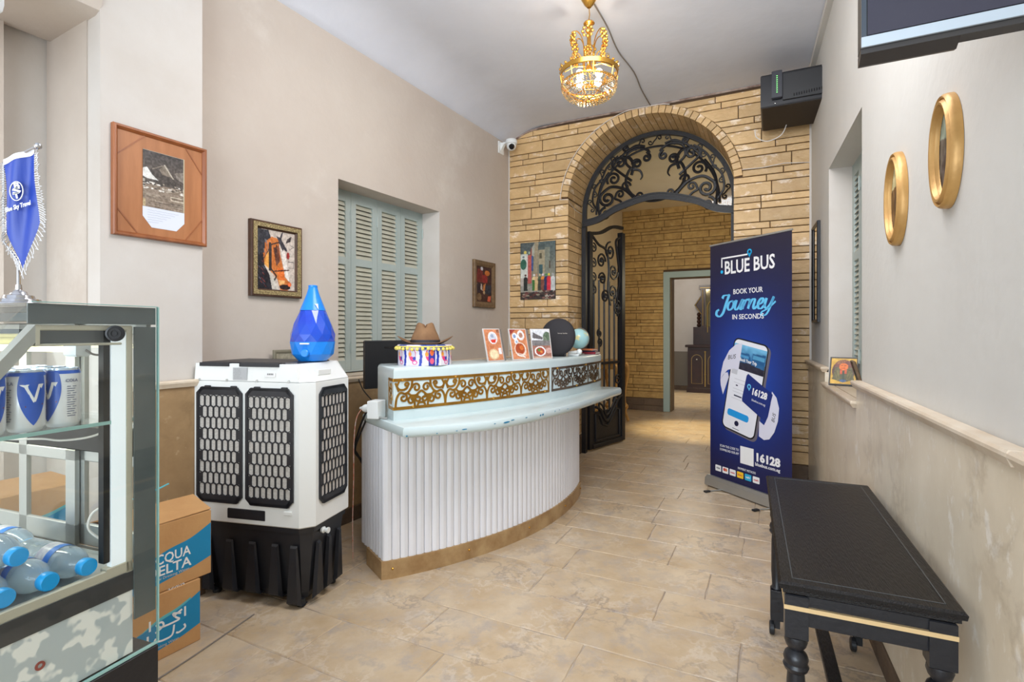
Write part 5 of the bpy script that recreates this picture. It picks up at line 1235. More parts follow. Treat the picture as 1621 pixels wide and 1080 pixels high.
cv.poly([(0.24, 0.42), (0.34, 0.36), (0.32, 0.66), (0.2, 0.58)], (224, 156, 72)); cv.poly([(0.42, 0.3), (0.56, 0.25), (0.6, 0.5), (0.5, 0.55)], (120, 66, 44)); cv.poly([(0.52, 0.62), (0.68, 0.62), (0.72, 0.84), (0.56, 0.82)], (220, 110, 44)); cv.poly([(0.56, 0.82), (0.72, 0.82), (0.70, 0.88), (0.58, 0.9)], (232, 176, 110))
cv.poly([(0.62, 0.3), (0.72, 0.34), (0.78, 0.6), (0.84, 0.84), (0.72, 0.76), (0.66, 0.5)], (226, 216, 206)); cv.poly([(0.55, 0.2), (0.62, 0.05), (0.68, 0.0), (0.62, 0.16), (0.78, 0.3), (0.76, 0.34), (0.62, 0.26)], (52, 50, 60)); cv.poly([(0.78, 0.12), (0.9, 0.06), (0.86, 0.16), (0.74, 0.2)], (60, 50, 52)); cv.ell(0.8, 0.4, 0.04, 0.06, (150, 40, 34)); cv.poly([(0.0, 0.04), (0.3, 0.02), (0.36, 0.14), (0.22, 0.22), (0.2, 0.4), (0.0, 0.42)], (50, 50, 58)); cv.poly([(0.5, 0.1), (0.6, 0.12), (0.72, 0.24), (0.66, 0.34), (0.58, 0.22)], (54, 50, 58)); cv.poly([(0.42, 0.3), (0.5, 0.28), (0.58, 0.52), (0.5, 0.6)], (96, 54, 40))
cv.line([(0.34, 0.24), (0.34, 0.66)], 0.07, (52, 44, 42)); cv.line([(0.34, 0.62), (0.50, 0.76), (0.44, 0.84), (0.38, 0.80)], 0.035, (40, 36, 38)); cv.line([(0.45, 0.68), (0.82, 0.64)], 0.028, (70, 36, 32)); cv.line([(0.2, 0.48), (0.34, 0.30)], 0.022, (60, 40, 36)); cv.line([(0.34, 0.26), (0.55, 0.2)], 0.03, (56, 42, 40))
cv.poly([(0.3, 0.66), (0.44, 0.82), (0.58, 1), (0.40, 1)], (196, 188, 176)); cv.ell(0.72, 0.93, 0.14, 0.045, (40, 26, 28)); cv.ell(0.84, 0.88, 0.05, 0.035, (222, 104, 56)); cv.line([(0.84, 0.3), (0.95, 0.24), (0.85, 0.22)], 0.012, (90, 84, 84)); cv.line([(0.8, 0.5), (0.95, 0.5), (0.95, 0.6), (0.82, 0.6)], 0.012, (110, 100, 98)); cv.line([(0.5, 0.25), (0.48, 0.4)], 0.02, (30, 26, 30))
for k in range(26): x, y = RS.rand()*0.4, 0.5+RS.rand()*0.48; cv.line([(x, y), (x+0.04, y+0.03)], 0.012, [(90, 92, 110), (120, 50, 44), (24, 22, 28)][k % 3]) if x < 0.15+0.3*(y-.5) else None
for k in range(20): x, y = RS.rand()*0.28, RS.rand()*0.38; cv.line([(x, y), (x+0.02, y+0.06)], 0.012, [(110, 112, 118), (34, 32, 40)][k % 2])
cv.noise(2.5, 0.09); cv.plane('canvas', w-0.08, h-0.08, ph, 0.04, 0.04, -0.015); lean(ph, 0.0)
# 3: small one
ps = thing('small_painting', 'small dark brown-framed painting near the corner by the stone wall', 'picture', LW(-0.725, -0.002)+(1.556,), TL)
w, h = 0.385, 0.455
frame_box(MB(), w, h, 0.055, 0.03).build('frame', M_antique, ps)
cv = Cv(60, 80, (58, 26, 22)); cv.poly([(0.1, 0.1), (0.4, 0.1), (0.45, 0.45), (0, 0.45)], (110, 30, 26)); cv.poly([(0.4, 0.25), (0.7, 0.2), (0.72, 0.45), (0.45, 0.46)], (140, 28, 30)); cv.ell(0.7, 0.18, 0.16, 0.07, (190, 106, 36)); cv.ell(0.36, 0.08, 0.08, 0.05, (190, 186, 190)); cv.poly([(0, 0.48), (0.1, 0.5), (0.06, 0.74), (0, 0.72)], (206, 190, 170)); cv.poly([(0.3, 0.48), (0.36, 0.5), (0.4, 0.68), (0.28, 0.64)], (196, 184, 170)); cv.poly([(0.45, 0.52), (0.6, 0.46), (0.56, 0.66), (0.42, 0.68)], (190, 120, 64)); cv.poly([(0.58, 0.5), (0.95, 0.5), (0.92, 0.78), (0.55, 0.74)], (36, 42, 54)); cv.poly([(0.75, 0.82), (0.95, 0.8), (0.9, 0.97), (0.7, 0.95)], (206, 96, 66)); cv.ell(0.2, 0.85, 0.14, 0.1, (110, 84, 56)); cv.rect(0.05, 0.5, 0.28, 0.74, (40, 24, 36)); cv.ell(0.5, 0.72, 0.06, 0.05, (180, 150, 110)); cv.noise(3, 0.09)
cv.plane('canvas', w-0.10, h-0.10, ps, 0.05, 0.05, -0.012)
# 4: unframed print on the stone wall (generic stand-in street crowd)
pk = thing('unframed_print', 'unframed colourful street-crowd print hung on the stone wall', 'picture', BW(0.146, -0.022)+(1.656,), TB)
w, h = 0.396, 0.596
MB().box(0, w, -0.010, 0, 0, h).build('board', M_black, pk)
cv = Cv(84, 126, (128, 128, 112)); cv.grad((70, 84, 84), (140, 134, 116), 0, 0.7); cv.noise(10, 0.06); cv.poly([(0.4, 0.0), (0.52, 0), (0.5, 0.6), (0.38, 0.6)], (150, 138, 112)); cv.rect(0.52, 0.14, 0.72, 0.56, (158, 146, 118)); cv.rect(0.55, 0.2, 0.62, 0.29, (84, 78, 56)); cv.rect(0.53, 0.40, 0.64, 0.56, (52, 84, 88)); cv.rect(0.7, 0.1, 0.85, 0.6, (122, 126, 112)); cv.rect(0.82, 0.34, 0.86, 0.47, (76, 58, 40)); cv.poly([(0, 0), (0.42, 0), (0.3, 0.12), (0, 0.2)], (74, 84, 84)); cv.poly([(0.34, 0.08), (0.42, 0.02), (0.4, 0.25), (0.32, 0.24)], (160, 160, 146)); cv.poly([(0.30, 0.12), (0.34, 0.08), (0.33, 0.26), (0.27, 0.26)], (130, 60, 50))
cv.rect(0.0, 0.20, 0.22, 0.62, (204, 206, 196)); cv.ell(0.09, 0.38, 0.09, 0.095, (44, 96, 76)); cv.ell(0.09, 0.25, 0.03, 0.02, (110, 120, 124)); cv.rect(0.22, 0.22, 0.32, 0.72, (176, 84, 76)); cv.rect(0.32, 0.24, 0.37, 0.50, (50, 76, 130)); cv.ell(0.14, 0.17, 0.04, 0.03, (206, 186, 90)); cv.ell(0.26, 0.18, 0.03, 0.025, (150, 170, 150)); cv.rect(0, 0.76, 1, 0.88, (150, 146, 136)); cv.rect(0, 0.62, 0.2, 0.76, (180, 170, 160))
for (x, c1, c2, hd) in ((0.15, (30, 30, 28), (28, 34, 30), (90, 50, 40)), (0.40, (226, 206, 150), (60, 110, 50), (226, 220, 214)), (0.47, (206, 170, 130), (200, 170, 120), (180, 140, 110)), (0.56, (70, 90, 60), (60, 60, 50), (180, 170, 130)), (0.65, (216, 134, 50), (120, 66, 50), (216, 200, 200)), (0.74, (34, 40, 90), (30, 36, 76), (60, 130, 60)), (0.82, (196, 40, 40), (206, 40, 60), (232, 210, 50)), (0.93, (206, 206, 204), (190, 192, 190), (160, 160, 160))):
    cv.ell(x, 0.66, 0.06, 0.06, c1); cv.poly([(x-0.05, 0.66), (x+0.05, 0.66), (x+0.06, 0.85), (x-0.06, 0.85)], c2); cv.ell(x, 0.575, 0.03, 0.02, hd)
cv.rect(0, 0.87, 1, 1, (66, 52, 46)); 
for k in range(40): x, y = RS.rand(), 0.85+RS.rand()*0.15; cv.ell(x, y, 0.05, 0.016, [(40, 30, 30), (120, 80, 70), (150, 140, 120), (86, 40, 36)][k % 4])
cv.line([(0.72, 0.955), (0.76, 0.92), (0.8, 0.955), (0.84, 0.93), (0.88, 0.95), (0.96, 0.93)], 0.010, (214, 206, 196)); cv.noise(3, 0.06)
cv.plane('print', w-0.004, h-0.004, pk, 0.002, 0.002, -0.0105)
# 5: ovals
def oval(name, s, z, w, h, lab, cvs):
    t = thing(name, lab, 'picture', RW(s, -0.001)+(z,), TR, 'gilded oval frames')
    mb = MB(); pf = [(1.0, 0.0), (1.0, 0.012), (0.98, 0.020), (0.93, 0.026), (0.88, 0.024), (0.86, 0.018), (0.84, 0.022), (0.78, 0.030), (0.72, 0.029), (0.69, 0.022), (0.66, 0.018), (0.63, 0.019), (0.61, 0.012), (0.585, 0.009)]
    n = 48; vs = []; fs = []
    fwx = 0.040
    for (k, d) in pf:
        ins = (1-k)/0.415*fwx
        for i in range(n): a = 2*PI*i/n; vs.append(((w/2-ins)*math.cos(a), -d, (h/2-ins)*math.sin(a)))
    for k in range(len(pf)-1):
        for i in range(n): a = k*n+i; b = k*n+(i+1) % n; fs.append((a, b, b+n, a+n))
    mb.add(vs, fs); mb.build('frame', M_goldleaf, t, smooth=True)
    W, H = w-2*fwx+0.01, h-2*fwx+0.01
    o = cvs.plane('miniature', W, H, t, -W/2, -H/2, -0.008)
    bm = bmesh.new(); bm.from_mesh(o.data); bmesh.ops.delete(bm, geom=[v for v in bm.verts if (v.co.x/(W/2))**2+(v.co.z/(H/2))**2 > 1.0], context='VERTS'); bm.to_mesh(o.data); bm.free()
c1 = Cv(40, 60, (196, 186, 140)); c1.poly([(0, 0.35), (1, 0.25), (1, 1), (0, 1)], (104, 76, 48)); c1.ell(0.5, 0.55, 0.25, 0.2, (70, 50, 36)); c1.ell(0.55, 0.35, 0.12, 0.08, (120, 84, 60)); c1.noise(4, 0.12)
c2 = Cv(40, 60, (136, 148, 132)); c2.poly([(0, 0.3), (1, 0.4), (1, 1), (0, 1)], (84, 78, 72)); c2.ell(0.45, 0.7, 0.3, 0.2, (60, 54, 56)); c2.ell(0.6, 0.8, 0.16, 0.06, (150, 110, 70)); c2.noise(4, 0.12)
oval('oval_painting', 2.70, 1.803, 0.226, 0.340, 'lower of the two gilded oval pictures, nearer the window', c1)
oval('oval_painting', 3.21, 1.817, 0.195, 0.315, 'higher of the two gilded oval pictures, nearer the camera', c2)
# 6: mirror/long frame on the right wall
ml = thing('tall_mirror', 'tall narrow dark-framed mirror between the stone wall and the right window', 'mirror', RW(0.24, -0.002)+(1.39,), TR)
frame_box(MB(), 0.34, 0.75, 0.022, 0.022).build('frame', M_blackpaint, ml); MB().box(0.018, 0.322, -0.010, 0, 0.018, 0.732).build('mirror_glass', mat('mirror_silver', C(214, 204, 180), 0.05, metal=1.0), ml)
# 7: pharaoh-like icon picture on right sill (generic headdress portrait) and second frame
def wnd(s, y): return RW(s, y)
pp = thing('portrait_plaque', 'small gold and red portrait plaque leaning in the right-hand window sill', 'picture', (1.963, 3.252, 0.990), -42)
w, h = 0.150, 0.180
pb = MB().box(0, w, -0.006, 0.006, 0, h).build('board', M_black, pp)
cv = Cv(50, 62, (204, 160, 54)); cv.noise(8, 0.06); cv.ell(0.5, 0.5, 0.42, 0.40, (84, 50, 40)); cv.ell(0.5, 0.30, 0.32, 0.22, (110, 60, 50)); cv.poly([(0.2, 0.35), (0.8, 0.35), (0.9, 0.8), (0.5, 0.92), (0.1, 0.8)], (90, 86, 50)); cv.ell(0.5, 0.34, 0.17, 0.13, (222, 112, 34)); cv.rect(0.38, 0.44, 0.45, 0.62, (206, 86, 40)); cv.rect(0.55, 0.44, 0.62, 0.6, (206, 86, 40)); cv.rect(0.46, 0.5, 0.54, 0.8, (60, 74, 54)); cv.line([(0.4, 0.30), (0.47, 0.30)], 0.02, (60, 20, 14)); cv.line([(0.53, 0.30), (0.60, 0.30)], 0.02, (60, 20, 14)); cv.line([(0.44, 0.39), (0.56, 0.39)], 0.02, (150, 30, 20)); cv.ell(0.5, 0.85, 0.12, 0.05, (60, 90, 130))
for k in range(7): cv.line([(0.16+0.02*k, 0.52+0.05*k), (0.36, 0.50+0.05*k)], 0.012, (150, 130, 60)); cv.line([(0.84-0.02*k, 0.52+0.05*k), (0.64, 0.50+0.05*k)], 0.012, (150, 130, 60))
for k in range(5): cv.line([(0.24+k*0.03, 0.24), (0.36+k*.07, 0.10)], 0.01, (180, 120, 50))
cv.noise(3, 0.06); cv.rect(0, 0, 0.03, 1, (40, 30, 20)); cv.rect(0.97, 0, 1, 1, (40, 30, 20)); cv.rect(0, 0, 1, 0.03, (40, 30, 20)); cv.rect(0, 0.97, 1, 1, (40, 30, 20)); cv.plane('print', w-0.008, h-0.008, pp, 0.004, 0.004, -0.0068)
pp.rotation_euler = (math.radians(-21), 0, math.radians(-42))
pq = thing('leaning_frame', 'dark frame leaning in the window sill behind the gold portrait plaque', 'picture', (1.928, 2.885, 0.988), 60)
frame_box(MB(), 0.14, 0.17, 0.018, 0.016).build('frame', M_antique, pq); MB().box(0.01, 0.13, -0.006, 0.0, 0.01, 0.16).build('backing', M_black, pq); pq.rotation_euler = (math.radians(-16), 0, math.radians(62))
# 8: plaque behind humidifier
pz = thing('relief_plaque', 'small grey framed plaque leaning on the dado ledge behind the humidifier', 'plaque', LW(-2.90, -0.040)+(1.061,), TL)
frame_box(MB(), 0.19, 0.15, 0.022, 0.012).build('frame', mat('grey_green_frame', C(128, 122, 104), 0.7), pz); MB().box(0.015, 0.175, -0.005, 0.0, 0.015, 0.135).build('relief', mat('grey_relief', C(170, 162, 140), 0.8, c2=C(130, 124, 108), nscale=30), pz)
f = MB(); 
for k in range(5): f.ribbon([(0.05+k*0.02, 0.03), (0.052+k*0.02, 0.065-0.01*(k % 2))], 0.003, -0.005, 0.001)
f.build('figures', M_greywall, pz)

# ------------------------------------------------------------------ CCTV
cc = thing('security_camera', 'small white dome security camera high in the corner by the stone wall', 'camera', LW(-0.19, 0)+(3.17,), TL)
f = MB(); f.bbox(-0.05, 0.05, -0.012, 0.0, 0.0, 0.125, 0.004); f.add([(-0.02, -0.012, 0.11), (0.02, -0.012, 0.11), (0.02, -0.13, 0.11), (-0.02, -0.13, 0.11), (-0.02, -0.012, 0.03), (0.02, -0.012, 0.03), (0.02, -0.05, 0.09), (-0.02, -0.05, 0.09)], [(0, 1, 2, 3), (0, 3, 7, 4), (1, 5, 6, 2), (3, 2, 6, 7), (4, 7, 6, 5)]); f.build('bracket', M_plastic, cc)
f = MB(); f.lathe([(0.055, 0.125), (0.060, 0.115), (0.060, 0.085), (0.052, 0.080)], 24, c=(0, -0.13)); f.build('housing', M_plastic, cc, smooth=True)
f = MB(); f.sphere((0, -0.13, 0.065), 0.050, 20, 14); f.build('dome', M_plastic, cc, smooth=True)
f = MB(); f.T = Matrix.Translation((-0.030, -0.155, 0.048)) @ Matrix.Rotation(math.radians(-125), 4, 'Y'); f.lathe([(0.028, 0.0), (0.028, 0.018), (0.022, 0.020)], 20); f.build('lens', M_blackgloss, cc, smooth=True)

# ------------------------------------------------------------------ black equipment box at upper right
eb_ = thing('equipment_box', 'black wall-mounted equipment box with a router, high in the right corner', 'equipment box', (1.877, 3.96, 3.005), TB)
EW = 0.61
f = MB(); f.loft([(0, 0), (EW, 0), (EW, 0.50), (0, 0.50)], [(0, 0.004), (0.008, 0), (0.235, 0), (0.245, 0.006)]); f.build('case', mat('black_steel_case', C(22, 23, 28), 0.35), eb_)
f = MB(); f.box(0.012, EW-0.012, 0.01, 0.5, -0.003, 0.001); f.build('underside', mat('dark_brown_underside', C(46, 36, 28), 0.7), eb_)
f = MB(); f.bbox(0.15, 0.53, -0.014, 0.002, 0.03, 0.225, 0.003); sw = f.build('network_recorder', M_black, eb_)
f = MB()
for k in range(14): f.box(0.22+k*0.016, 0.222+k*0.016+0.006, -0.0155, -0.0135, 0.045+k*0.0012, 0.065+k*0.0012)
f.build('vent_slots', M_blackgloss, sw)
f = MB(); f.bbox(0.075, 0.145, -0.035, 0.0, 0.045, 0.250, 0.006); ro = f.build('router', mat('dark_grey_plastic', C(40, 42, 50), 0.4), eb_)
f = MB()
for k in range(9): f.box(0.107, 0.115, -0.0365, -0.0345, 0.085+k*0.015, 0.090+k*0.015)
f.build('status_lights', M_led, ro)
f = MB(); f.sphere((0.10, -0.002, 0.02), 0.005, 8, 6); f.sphere((EW-0.03, -0.002, 0.035), 0.005, 8, 6); f.sphere((EW-0.03, -0.002, 0.235), 0.005, 8, 6); f.build('screw', M_chrome, eb_)
f = MB(); f.tube(crom([(2.02, 4.36, 3.0), (2.03, 4.35, 2.93), (2.10, 4.31, 2.885), (2.19, 4.27, 2.92), (2.23, 4.26, 3.0)], 6), 0.004, 6); tag(f.build('cable', M_wirew), 'cream cable loop hanging under the black equipment box', 'cable')

# ------------------------------------------------------------------ television / screen top right
tv = thing('television', 'dark screen with a silver lower edge mounted near the ceiling at right', 'television', (0.666, 1.0, 1.860), TB)
f = MB(); f.bbox(0, 0.308, 0.0, 0.045, 0.0, 0.52, 0.004); f.build('screen_body', M_black, tv)
f = MB(); f.box(0.010, 0.300, -0.002, 0.002, 0.022, 0.51); f.build('screen', M_screen, tv)
f = MB(); f.box(0.0, 0.308, -0.004, 0.001, 0.0, 0.019); f.build('silver_bezel', M_silver, tv)
f = MB(); f.box(0.0, 0.008, -0.0035, 0.001, 0.019, 0.52); f.build('side_bezel', mat('slate_bezel', C(66, 74, 84), 0.3), tv)
f = MB(); yz(f, [(0.003, 0.0), (0.003, -0.010), (0.03, -0.022), (0.045, -0.018), (0.045, 0.0)], 0.0, 0.15); yz(f, [(0.003, 0.0), (0.003, -0.010), (0.03, -0.012), (0.03, 0.0)], 0.15, 0.308); f.build('underside', mat('warm_black', C(52, 47, 44), 0.5), tv)
f = MB(); f.tube([(0.20, 0.045, 0.30), (0.28, 0.09, 0.30), (0.300, 0.10, 0.30)], 0.018, 8); f.build('wall_bracket', M_black, tv)

# ------------------------------------------------------------------ items on the counter
CT_Z = 1.1315
def surf(x, y, z=CT_Z): return (x, y, z)
hb = thing('round_fabric_box', 'round patterned fabric box trimmed with yellow pompoms on the counter', 'box', surf(-0.503, 3.025), 0)
R_ = 0.152; HB2 = 0.105
cvb = Cv(300, 64, (222, 218, 226))
for k in range(10):
    x = k/10
    cvb.poly([(x+0.00, 0), (x+0.018, 0), (x+0.026, 0.5), (x+0.020, 1), (x+0.004, 1), (x+0.010, 0.5)], (30, 60, 170)); cvb.poly([(x+0.024, 0), (x+0.032, 0), (x+0.036, 1), (x+0.030, 1)], (246, 244, 246))
    cvb.ell(x+0.065, 0.42, 0.022, 0.34, (214, 44, 120)); cvb.ell(x+0.066, 0.42, 0.017, 0.27, (206, 204, 222)); cvb.ell(x+0.050, 0.40, 0.010, 0.12, (244, 160, 60)); cvb.ell(x+0.060, 0.60, 0.012, 0.10, (236, 64, 120)); cvb.ell(x+0.078, 0.62, 0.010, 0.10, (40, 60, 160)); cvb.ell(x+0.08, 0.82, 0.016, 0.12, (214, 60, 140)); cvb.ell(x+0.08, 0.83, 0.010, 0.07, (222, 214, 226))
cvb.poly([(0.86, 0), (0.90, 0), (0.90, 1), (0.86, 1)], (40, 50, 150)); cvb.ell(0.88, 0.3, 0.012, 0.18, (230, 110, 50)); cvb.ell(0.88, 0.75, 0.012, 0.15, (236, 90, 120))
cvb.plane('patterned_side', 2*PI*R_, HB2, hb, 0, 0, 0, bend=lambda X, Y, Z: (R_*np.cos(X/R_-0.4)*(1+0.0*Z), R_*np.sin(X/R_-0.4), Z))
for p in hb.children[-1].data.polygons: p.use_smooth = True
f = MB(); f.lathe([(R_-0.001, 0), (R_-0.0012, HB2)], 48); f.build('core', M_page, hb)
f = MB(); f.lathe([(R_+0.004, HB2-0.016), (R_+0.005, HB2+0.004), (R_, HB2+0.010), (0.02, HB2+0.012)], 48); f.build('lid', mat('patterned_lid', C(206, 196, 206), 0.7, c2=C(60, 80, 150), nscale=16, lo=0.5, hi=0.56), hb, smooth=True)
random.seed(9); mbp = MB()
for k in range(34):
    a = 2*PI*k/34; f = MB(); r = R_+0.011; f.sphere((r*math.cos(a), r*math.sin(a), HB2-0.012+random.uniform(-.004, .004)), 0.0095, 7, 5); f.build('pompom', M_pom, hb, smooth=True)
f = MB(); f.tube([((R_+0.006)*math.cos(2*PI*k/40), (R_+0.006)*math.sin(2*PI*k/40), HB2) for k in range(40)], 0.0035, 5, closed=True); f.build('trim_cord', M_pom, hb)
# hat
ht = thing('felt_hat', 'brown felt fedora with a charcoal band lying on the round box', 'hat', surf(-0.50, 3.025, CT_Z+0.117), 8)
n = 40; vs = []; fs = []
rings = [(0.082, 0.0), (0.095, 0.001), (0.115, 0.002), (0.135, 0.006), (0.155, 0.014)]
for k, (r, z) in enumerate(rings):
    for i in range(n):
        a = 2*PI*i/n; ex = 1.0+0.05*abs(math.cos(a)); up = (max(0, abs(math.cos(a))-0.45)**1.3)*0.10*(k/4.0)**1.6
        vs.append((r*math.cos(a)*ex*(1-up*0.6), r*math.sin(a)*0.86, z*0.4+up*0.85))
for k in range(len(rings)-1):
    for i in range(n): a = k*n+i; b = k*n+(i+1) % n; fs.append((a, b, b+n, a+n))
mb = MB(); mb.add(vs, fs); o = mb.build('brim', M_hat, ht, smooth=True); md = o.modifiers.new('s', 'SOLIDIFY'); md.thickness = 0.003
vs = []; fs = []; n = 36
cr = [(0.084, 0.0), (0.083, 0.022), (0.074, 0.05), (0.062, 0.075), (0.052, 0.098), (0.046, 0.112), (0.036, 0.118), (0.018, 0.112), (0.004, 0.106)]
for k, (r, z) in enumerate(cr):
    for i in range(n):
        a = 2*PI*i/n; dent = 0.016*math.exp(-((math.cos(a))/0.30)**2)*(k/8.0)*1.6 if k > 2 else 0; pinch = 1-0.16*(k/8.0)*math.exp(-((abs(math.cos(a))-0.55)/0.25)**2)
        vs.append((r*math.cos(a)*1.0*pinch, r*math.sin(a)*0.86*pinch, z-dent+(0.006*math.cos(2*a) if k > 3 else 0)))
for k in range(len(cr)-1):
    for i in range(n): a = k*n+i; b = k*n+(i+1) % n; fs.append((a, b, b+n, a+n))
fs.append(tuple((len(cr)-1)*n+i for i in range(n)))
mb = MB(); mb.add(vs, fs); mb.build('crown', M_hat, ht, smooth=True)
f = MB(); f.lathe([(0.086, 0.002), (0.0855, 0.024)], 40, sy=0.86, cap=False); f.build('hatband', M_hatband, ht, smooth=True)
# monitor
mo = thing('monitor', 'black computer monitor seen from behind at the counter end', 'monitor', (-0.925, 3.30, 0.7505), 38)
f = MB(); f.T = Matrix.Translation((0, 0, 0)); f.bbox(0.0, 0.52, 0.0, 0.03, 0.205, 0.512, 0.006); f.build('panel', M_black, mo)
f = MB(); f.bbox(0.13, 0.36, -0.003, 0.002, 0.462, 0.474, 0.001); f.build('vent_slot', M_blackgloss, mo)
f = MB(); f.bbox(0.22, 0.30, 0.03, 0.05, 0.01, 0.30, 0.003); f.bbox(0.16, 0.36, -0.02, 0.14, 0.0, 0.012, 0.003); f.build('stand', M_black, mo)
# menu cards
def food(kind):
    c = Cv(56, 76, (206, 132, 92)); c.noise(12, 0.05)
    if kind == 0:
        c.ell(0.5, 0.28, 0.30, 0.20, (232, 230, 232)); c.ell(0.5, 0.28, 0.22, 0.145, (206, 210, 222)); c.poly([(0.32, 0.34), (0.7, 0.32), (0.62, 0.44), (0.42, 0.44)], (214, 60, 42)); c.ell(0.48, 0.22, 0.1, 0.06, (150, 160, 180)); c.ell(0.42, 0.80, 0.32, 0.17, (222, 190, 150)); c.ell(0.42, 0.80, 0.25, 0.13, (240, 218, 178)); c.rect(0.75, 0.6, 0.95, 0.8, (230, 226, 226)); c.rect(0.8, 0, 1, 0.12, (150, 96, 72))
    elif kind == 1:
        c.poly([(0, 0.2), (0.4, 0), (0, 0)], (150, 60, 50)); c.ell(0.66, 0.20, 0.22, 0.17, (228, 226, 226)); c.ell(0.66, 0.2, 0.12, 0.09, (176, 130, 110)); c.ell(0.28, 0.24, 0.17, 0.12, (226, 228, 236)); c.ell(0.26, 0.23, 0.09, 0.06, (130, 150, 190)); c.ell(0.34, 0.42, 0.13, 0.09, (226, 228, 236)); c.ell(0.34, 0.42, 0.06, 0.04, (150, 170, 200)); c.ell(0.52, 0.68, 0.36, 0.24, (228, 206, 190)); c.ell(0.5, 0.66, 0.29, 0.19, (170, 74, 40)); c.ell(0.6, 0.62, 0.12, 0.08, (206, 110, 50)); c.line([(0.3, 0.86), (0.75, 0.94)], 0.05, (232, 226, 220)); c.line([(0.35, 0.8), (0.8, 0.88)], 0.03, (214, 196, 186))
    else:
        c.rect(0, 0, 1, 0.5, (206, 208, 212)); c.poly([(0.1, 0.1), (0.62, 0.28), (0.58, 0.36), (0.05, 0.30)], (96, 92, 94)); c.ell(0.85, 0.28, 0.22, 0.2, (86, 104, 84)); c.ell(0.72, 0.34, 0.1, 0.1, (110, 124, 104)); c.rect(0, 0.38, 1, 0.56, (116, 112, 112)); c.rect(0.0, 0.56, 1, 1, (150, 100, 86)); c.ell(0.40, 0.76, 0.30, 0.17, (224, 224, 224)); c.ell(0.40, 0.76, 0.23, 0.13, (160, 60, 40)); c.ell(0.34, 0.72, 0.08, 0.05, (90, 130, 60)); c.ell(0.46, 0.78, 0.08, 0.05, (200, 120, 60)); c.ell(0.86, 0.74, 0.16, 0.10, (190, 150, 140)); c.rect(0, 0.94, 1, 1, (186, 150, 130))
    c.noise(3, 0.07); return c
for i, (x, y, rz, lab) in enumerate(((-0.150, 3.255, 50, 'leftmost menu stand, with a red-sauce plate photo on its page'), (0.005, 3.43, 42, 'middle menu stand, with a large brown dish photo on its page'), (0.142, 3.58, 26, 'rightmost menu stand, with a building and salad bowl photo'))):
    t = thing('menu_stand', lab, 'menu', surf(x, y), rz, 'menu stands on the counter')
    W_, H_ = 0.155, 0.212
    pg = MB().bbox(0, W_, -0.004, 0.004, 0, H_, 0.001).build('front_page', mat('acrylic_edge', C(206, 200, 196), 0.15), t)
    food(i).plane('print', W_-0.012, H_-0.012, pg, 0.006, 0.006, -0.0046)
    pg.rotation_euler = (math.radians(-13), 0, 0)
    bpg = MB().bbox(0, 0.075 if i < 2 else 0.03, -0.003, 0.003, 0, H_*0.985, 0.001).build('back_page', mat('grey_menu_back', C(126, 118, 110), 0.3), t); bpg.location = (0.125, 0.022, 0); bpg.rotation_euler = (math.radians(-13), 0, 0.0)
# speaker
sp = thing('round_speaker', 'large black round cloth-covered speaker on the counter', 'speaker', surf(0.345, 3.97), -18)
f = MB(); f.T = Matrix.Translation((0, 0, 0.150)) @ Matrix.Rotation(math.radians(78), 4, 'X'); f.lathe([(0.02, 0.030), (0.09, 0.026), (0.13, 0.012), (0.142, 0.0), (0.145, -0.012), (0.142, -0.03), (0.12, -0.05), (0.06, -0.065)], 48, sx=0.93); f.build('body', M_spk, sp, smooth=True)
text('harman kardon', 0.012, M_inkgrey, sp, 0.045, 0.175, y=-0.031, ext=0.0003)
f = MB(); f.T = Matrix.Translation((0, 0.03, 0)); f.bbox(-0.05, 0.05, -0.02, 0.05, 0.0, 0.02, 0.003); f.build('foot', M_black, sp)
# globe
gb = thing('desk_globe', 'small pale blue desk globe at the far end of the counter', 'globe', surf(0.545, 4.28), 0)
f = MB(); f.sphere((0, 0, 0.130), 0.083, 32, 20); f.build('sphere', M_globe, gb, smooth=True)
f = MB(); f.lathe([(0.05, 0), (0.048, 0.008), (0.012, 0.014), (0.008, 0.045)], 20); f.tube([(0.0+0.09*math.cos(a), 0.03, 0.13+0.09*math.sin(a)) for a in [-PI/2+PI*k/14*1.0 for k in range(15)]], 0.003, 6); f.build('stand', M_wire, gb, smooth=True)
# books
for i, (dz, m, w, d, h, rz, lab) in enumerate(((0.0, M_red, 0.17, 0.11, 0.018, -30, 'dark red book at the bottom of the little stack by the globe'), (0.0185, M_navy, 0.16, 0.11, 0.012, -24, 'dark navy book in the middle of the little stack by the globe'), (0.031, M_orange, 0.15, 0.10, 0.012, -34, 'orange-covered booklet on top of the little stack by the globe'))):
    t = thing('book', lab, 'book', surf(0.545, 4.43, CT_Z+dz), rz, 'books by the globe')
    MB().box(0, w, 0, d, 0.0, 0.0015).build('cover', m, t); MB().box(0, w, 0, d, h-0.0015, h).build('cover', m, t); MB().box(0.003, w-0.003, 0.003, d-0.003, 0.0015, h-0.0015).build('pages', M_page, t); MB().box(0, w, -0.0015, 0.0, 0, h).build('spine', m, t)
t = thing('desk_organiser', 'small white plastic gadget with a rounded end beside the speaker', 'gadget', surf(0.475, 4.08), -20)
f = MB(); f.bbox(-0.04, 0.05, -0.02, 0.02, 0.0, 0.014, 0.004); f.build('base', M_plastic, t); f = MB(); f.sphere((0.05, 0, 0.032), 0.022, 14, 10); f.sphere((-0.03, 0.0, 0.022), 0.012, 10, 8); f.tube([(-0.03, 0, 0.022), (0.04, 0, 0.032)], 0.012, 8); f.build('head', M_plastic, t, smooth=True)
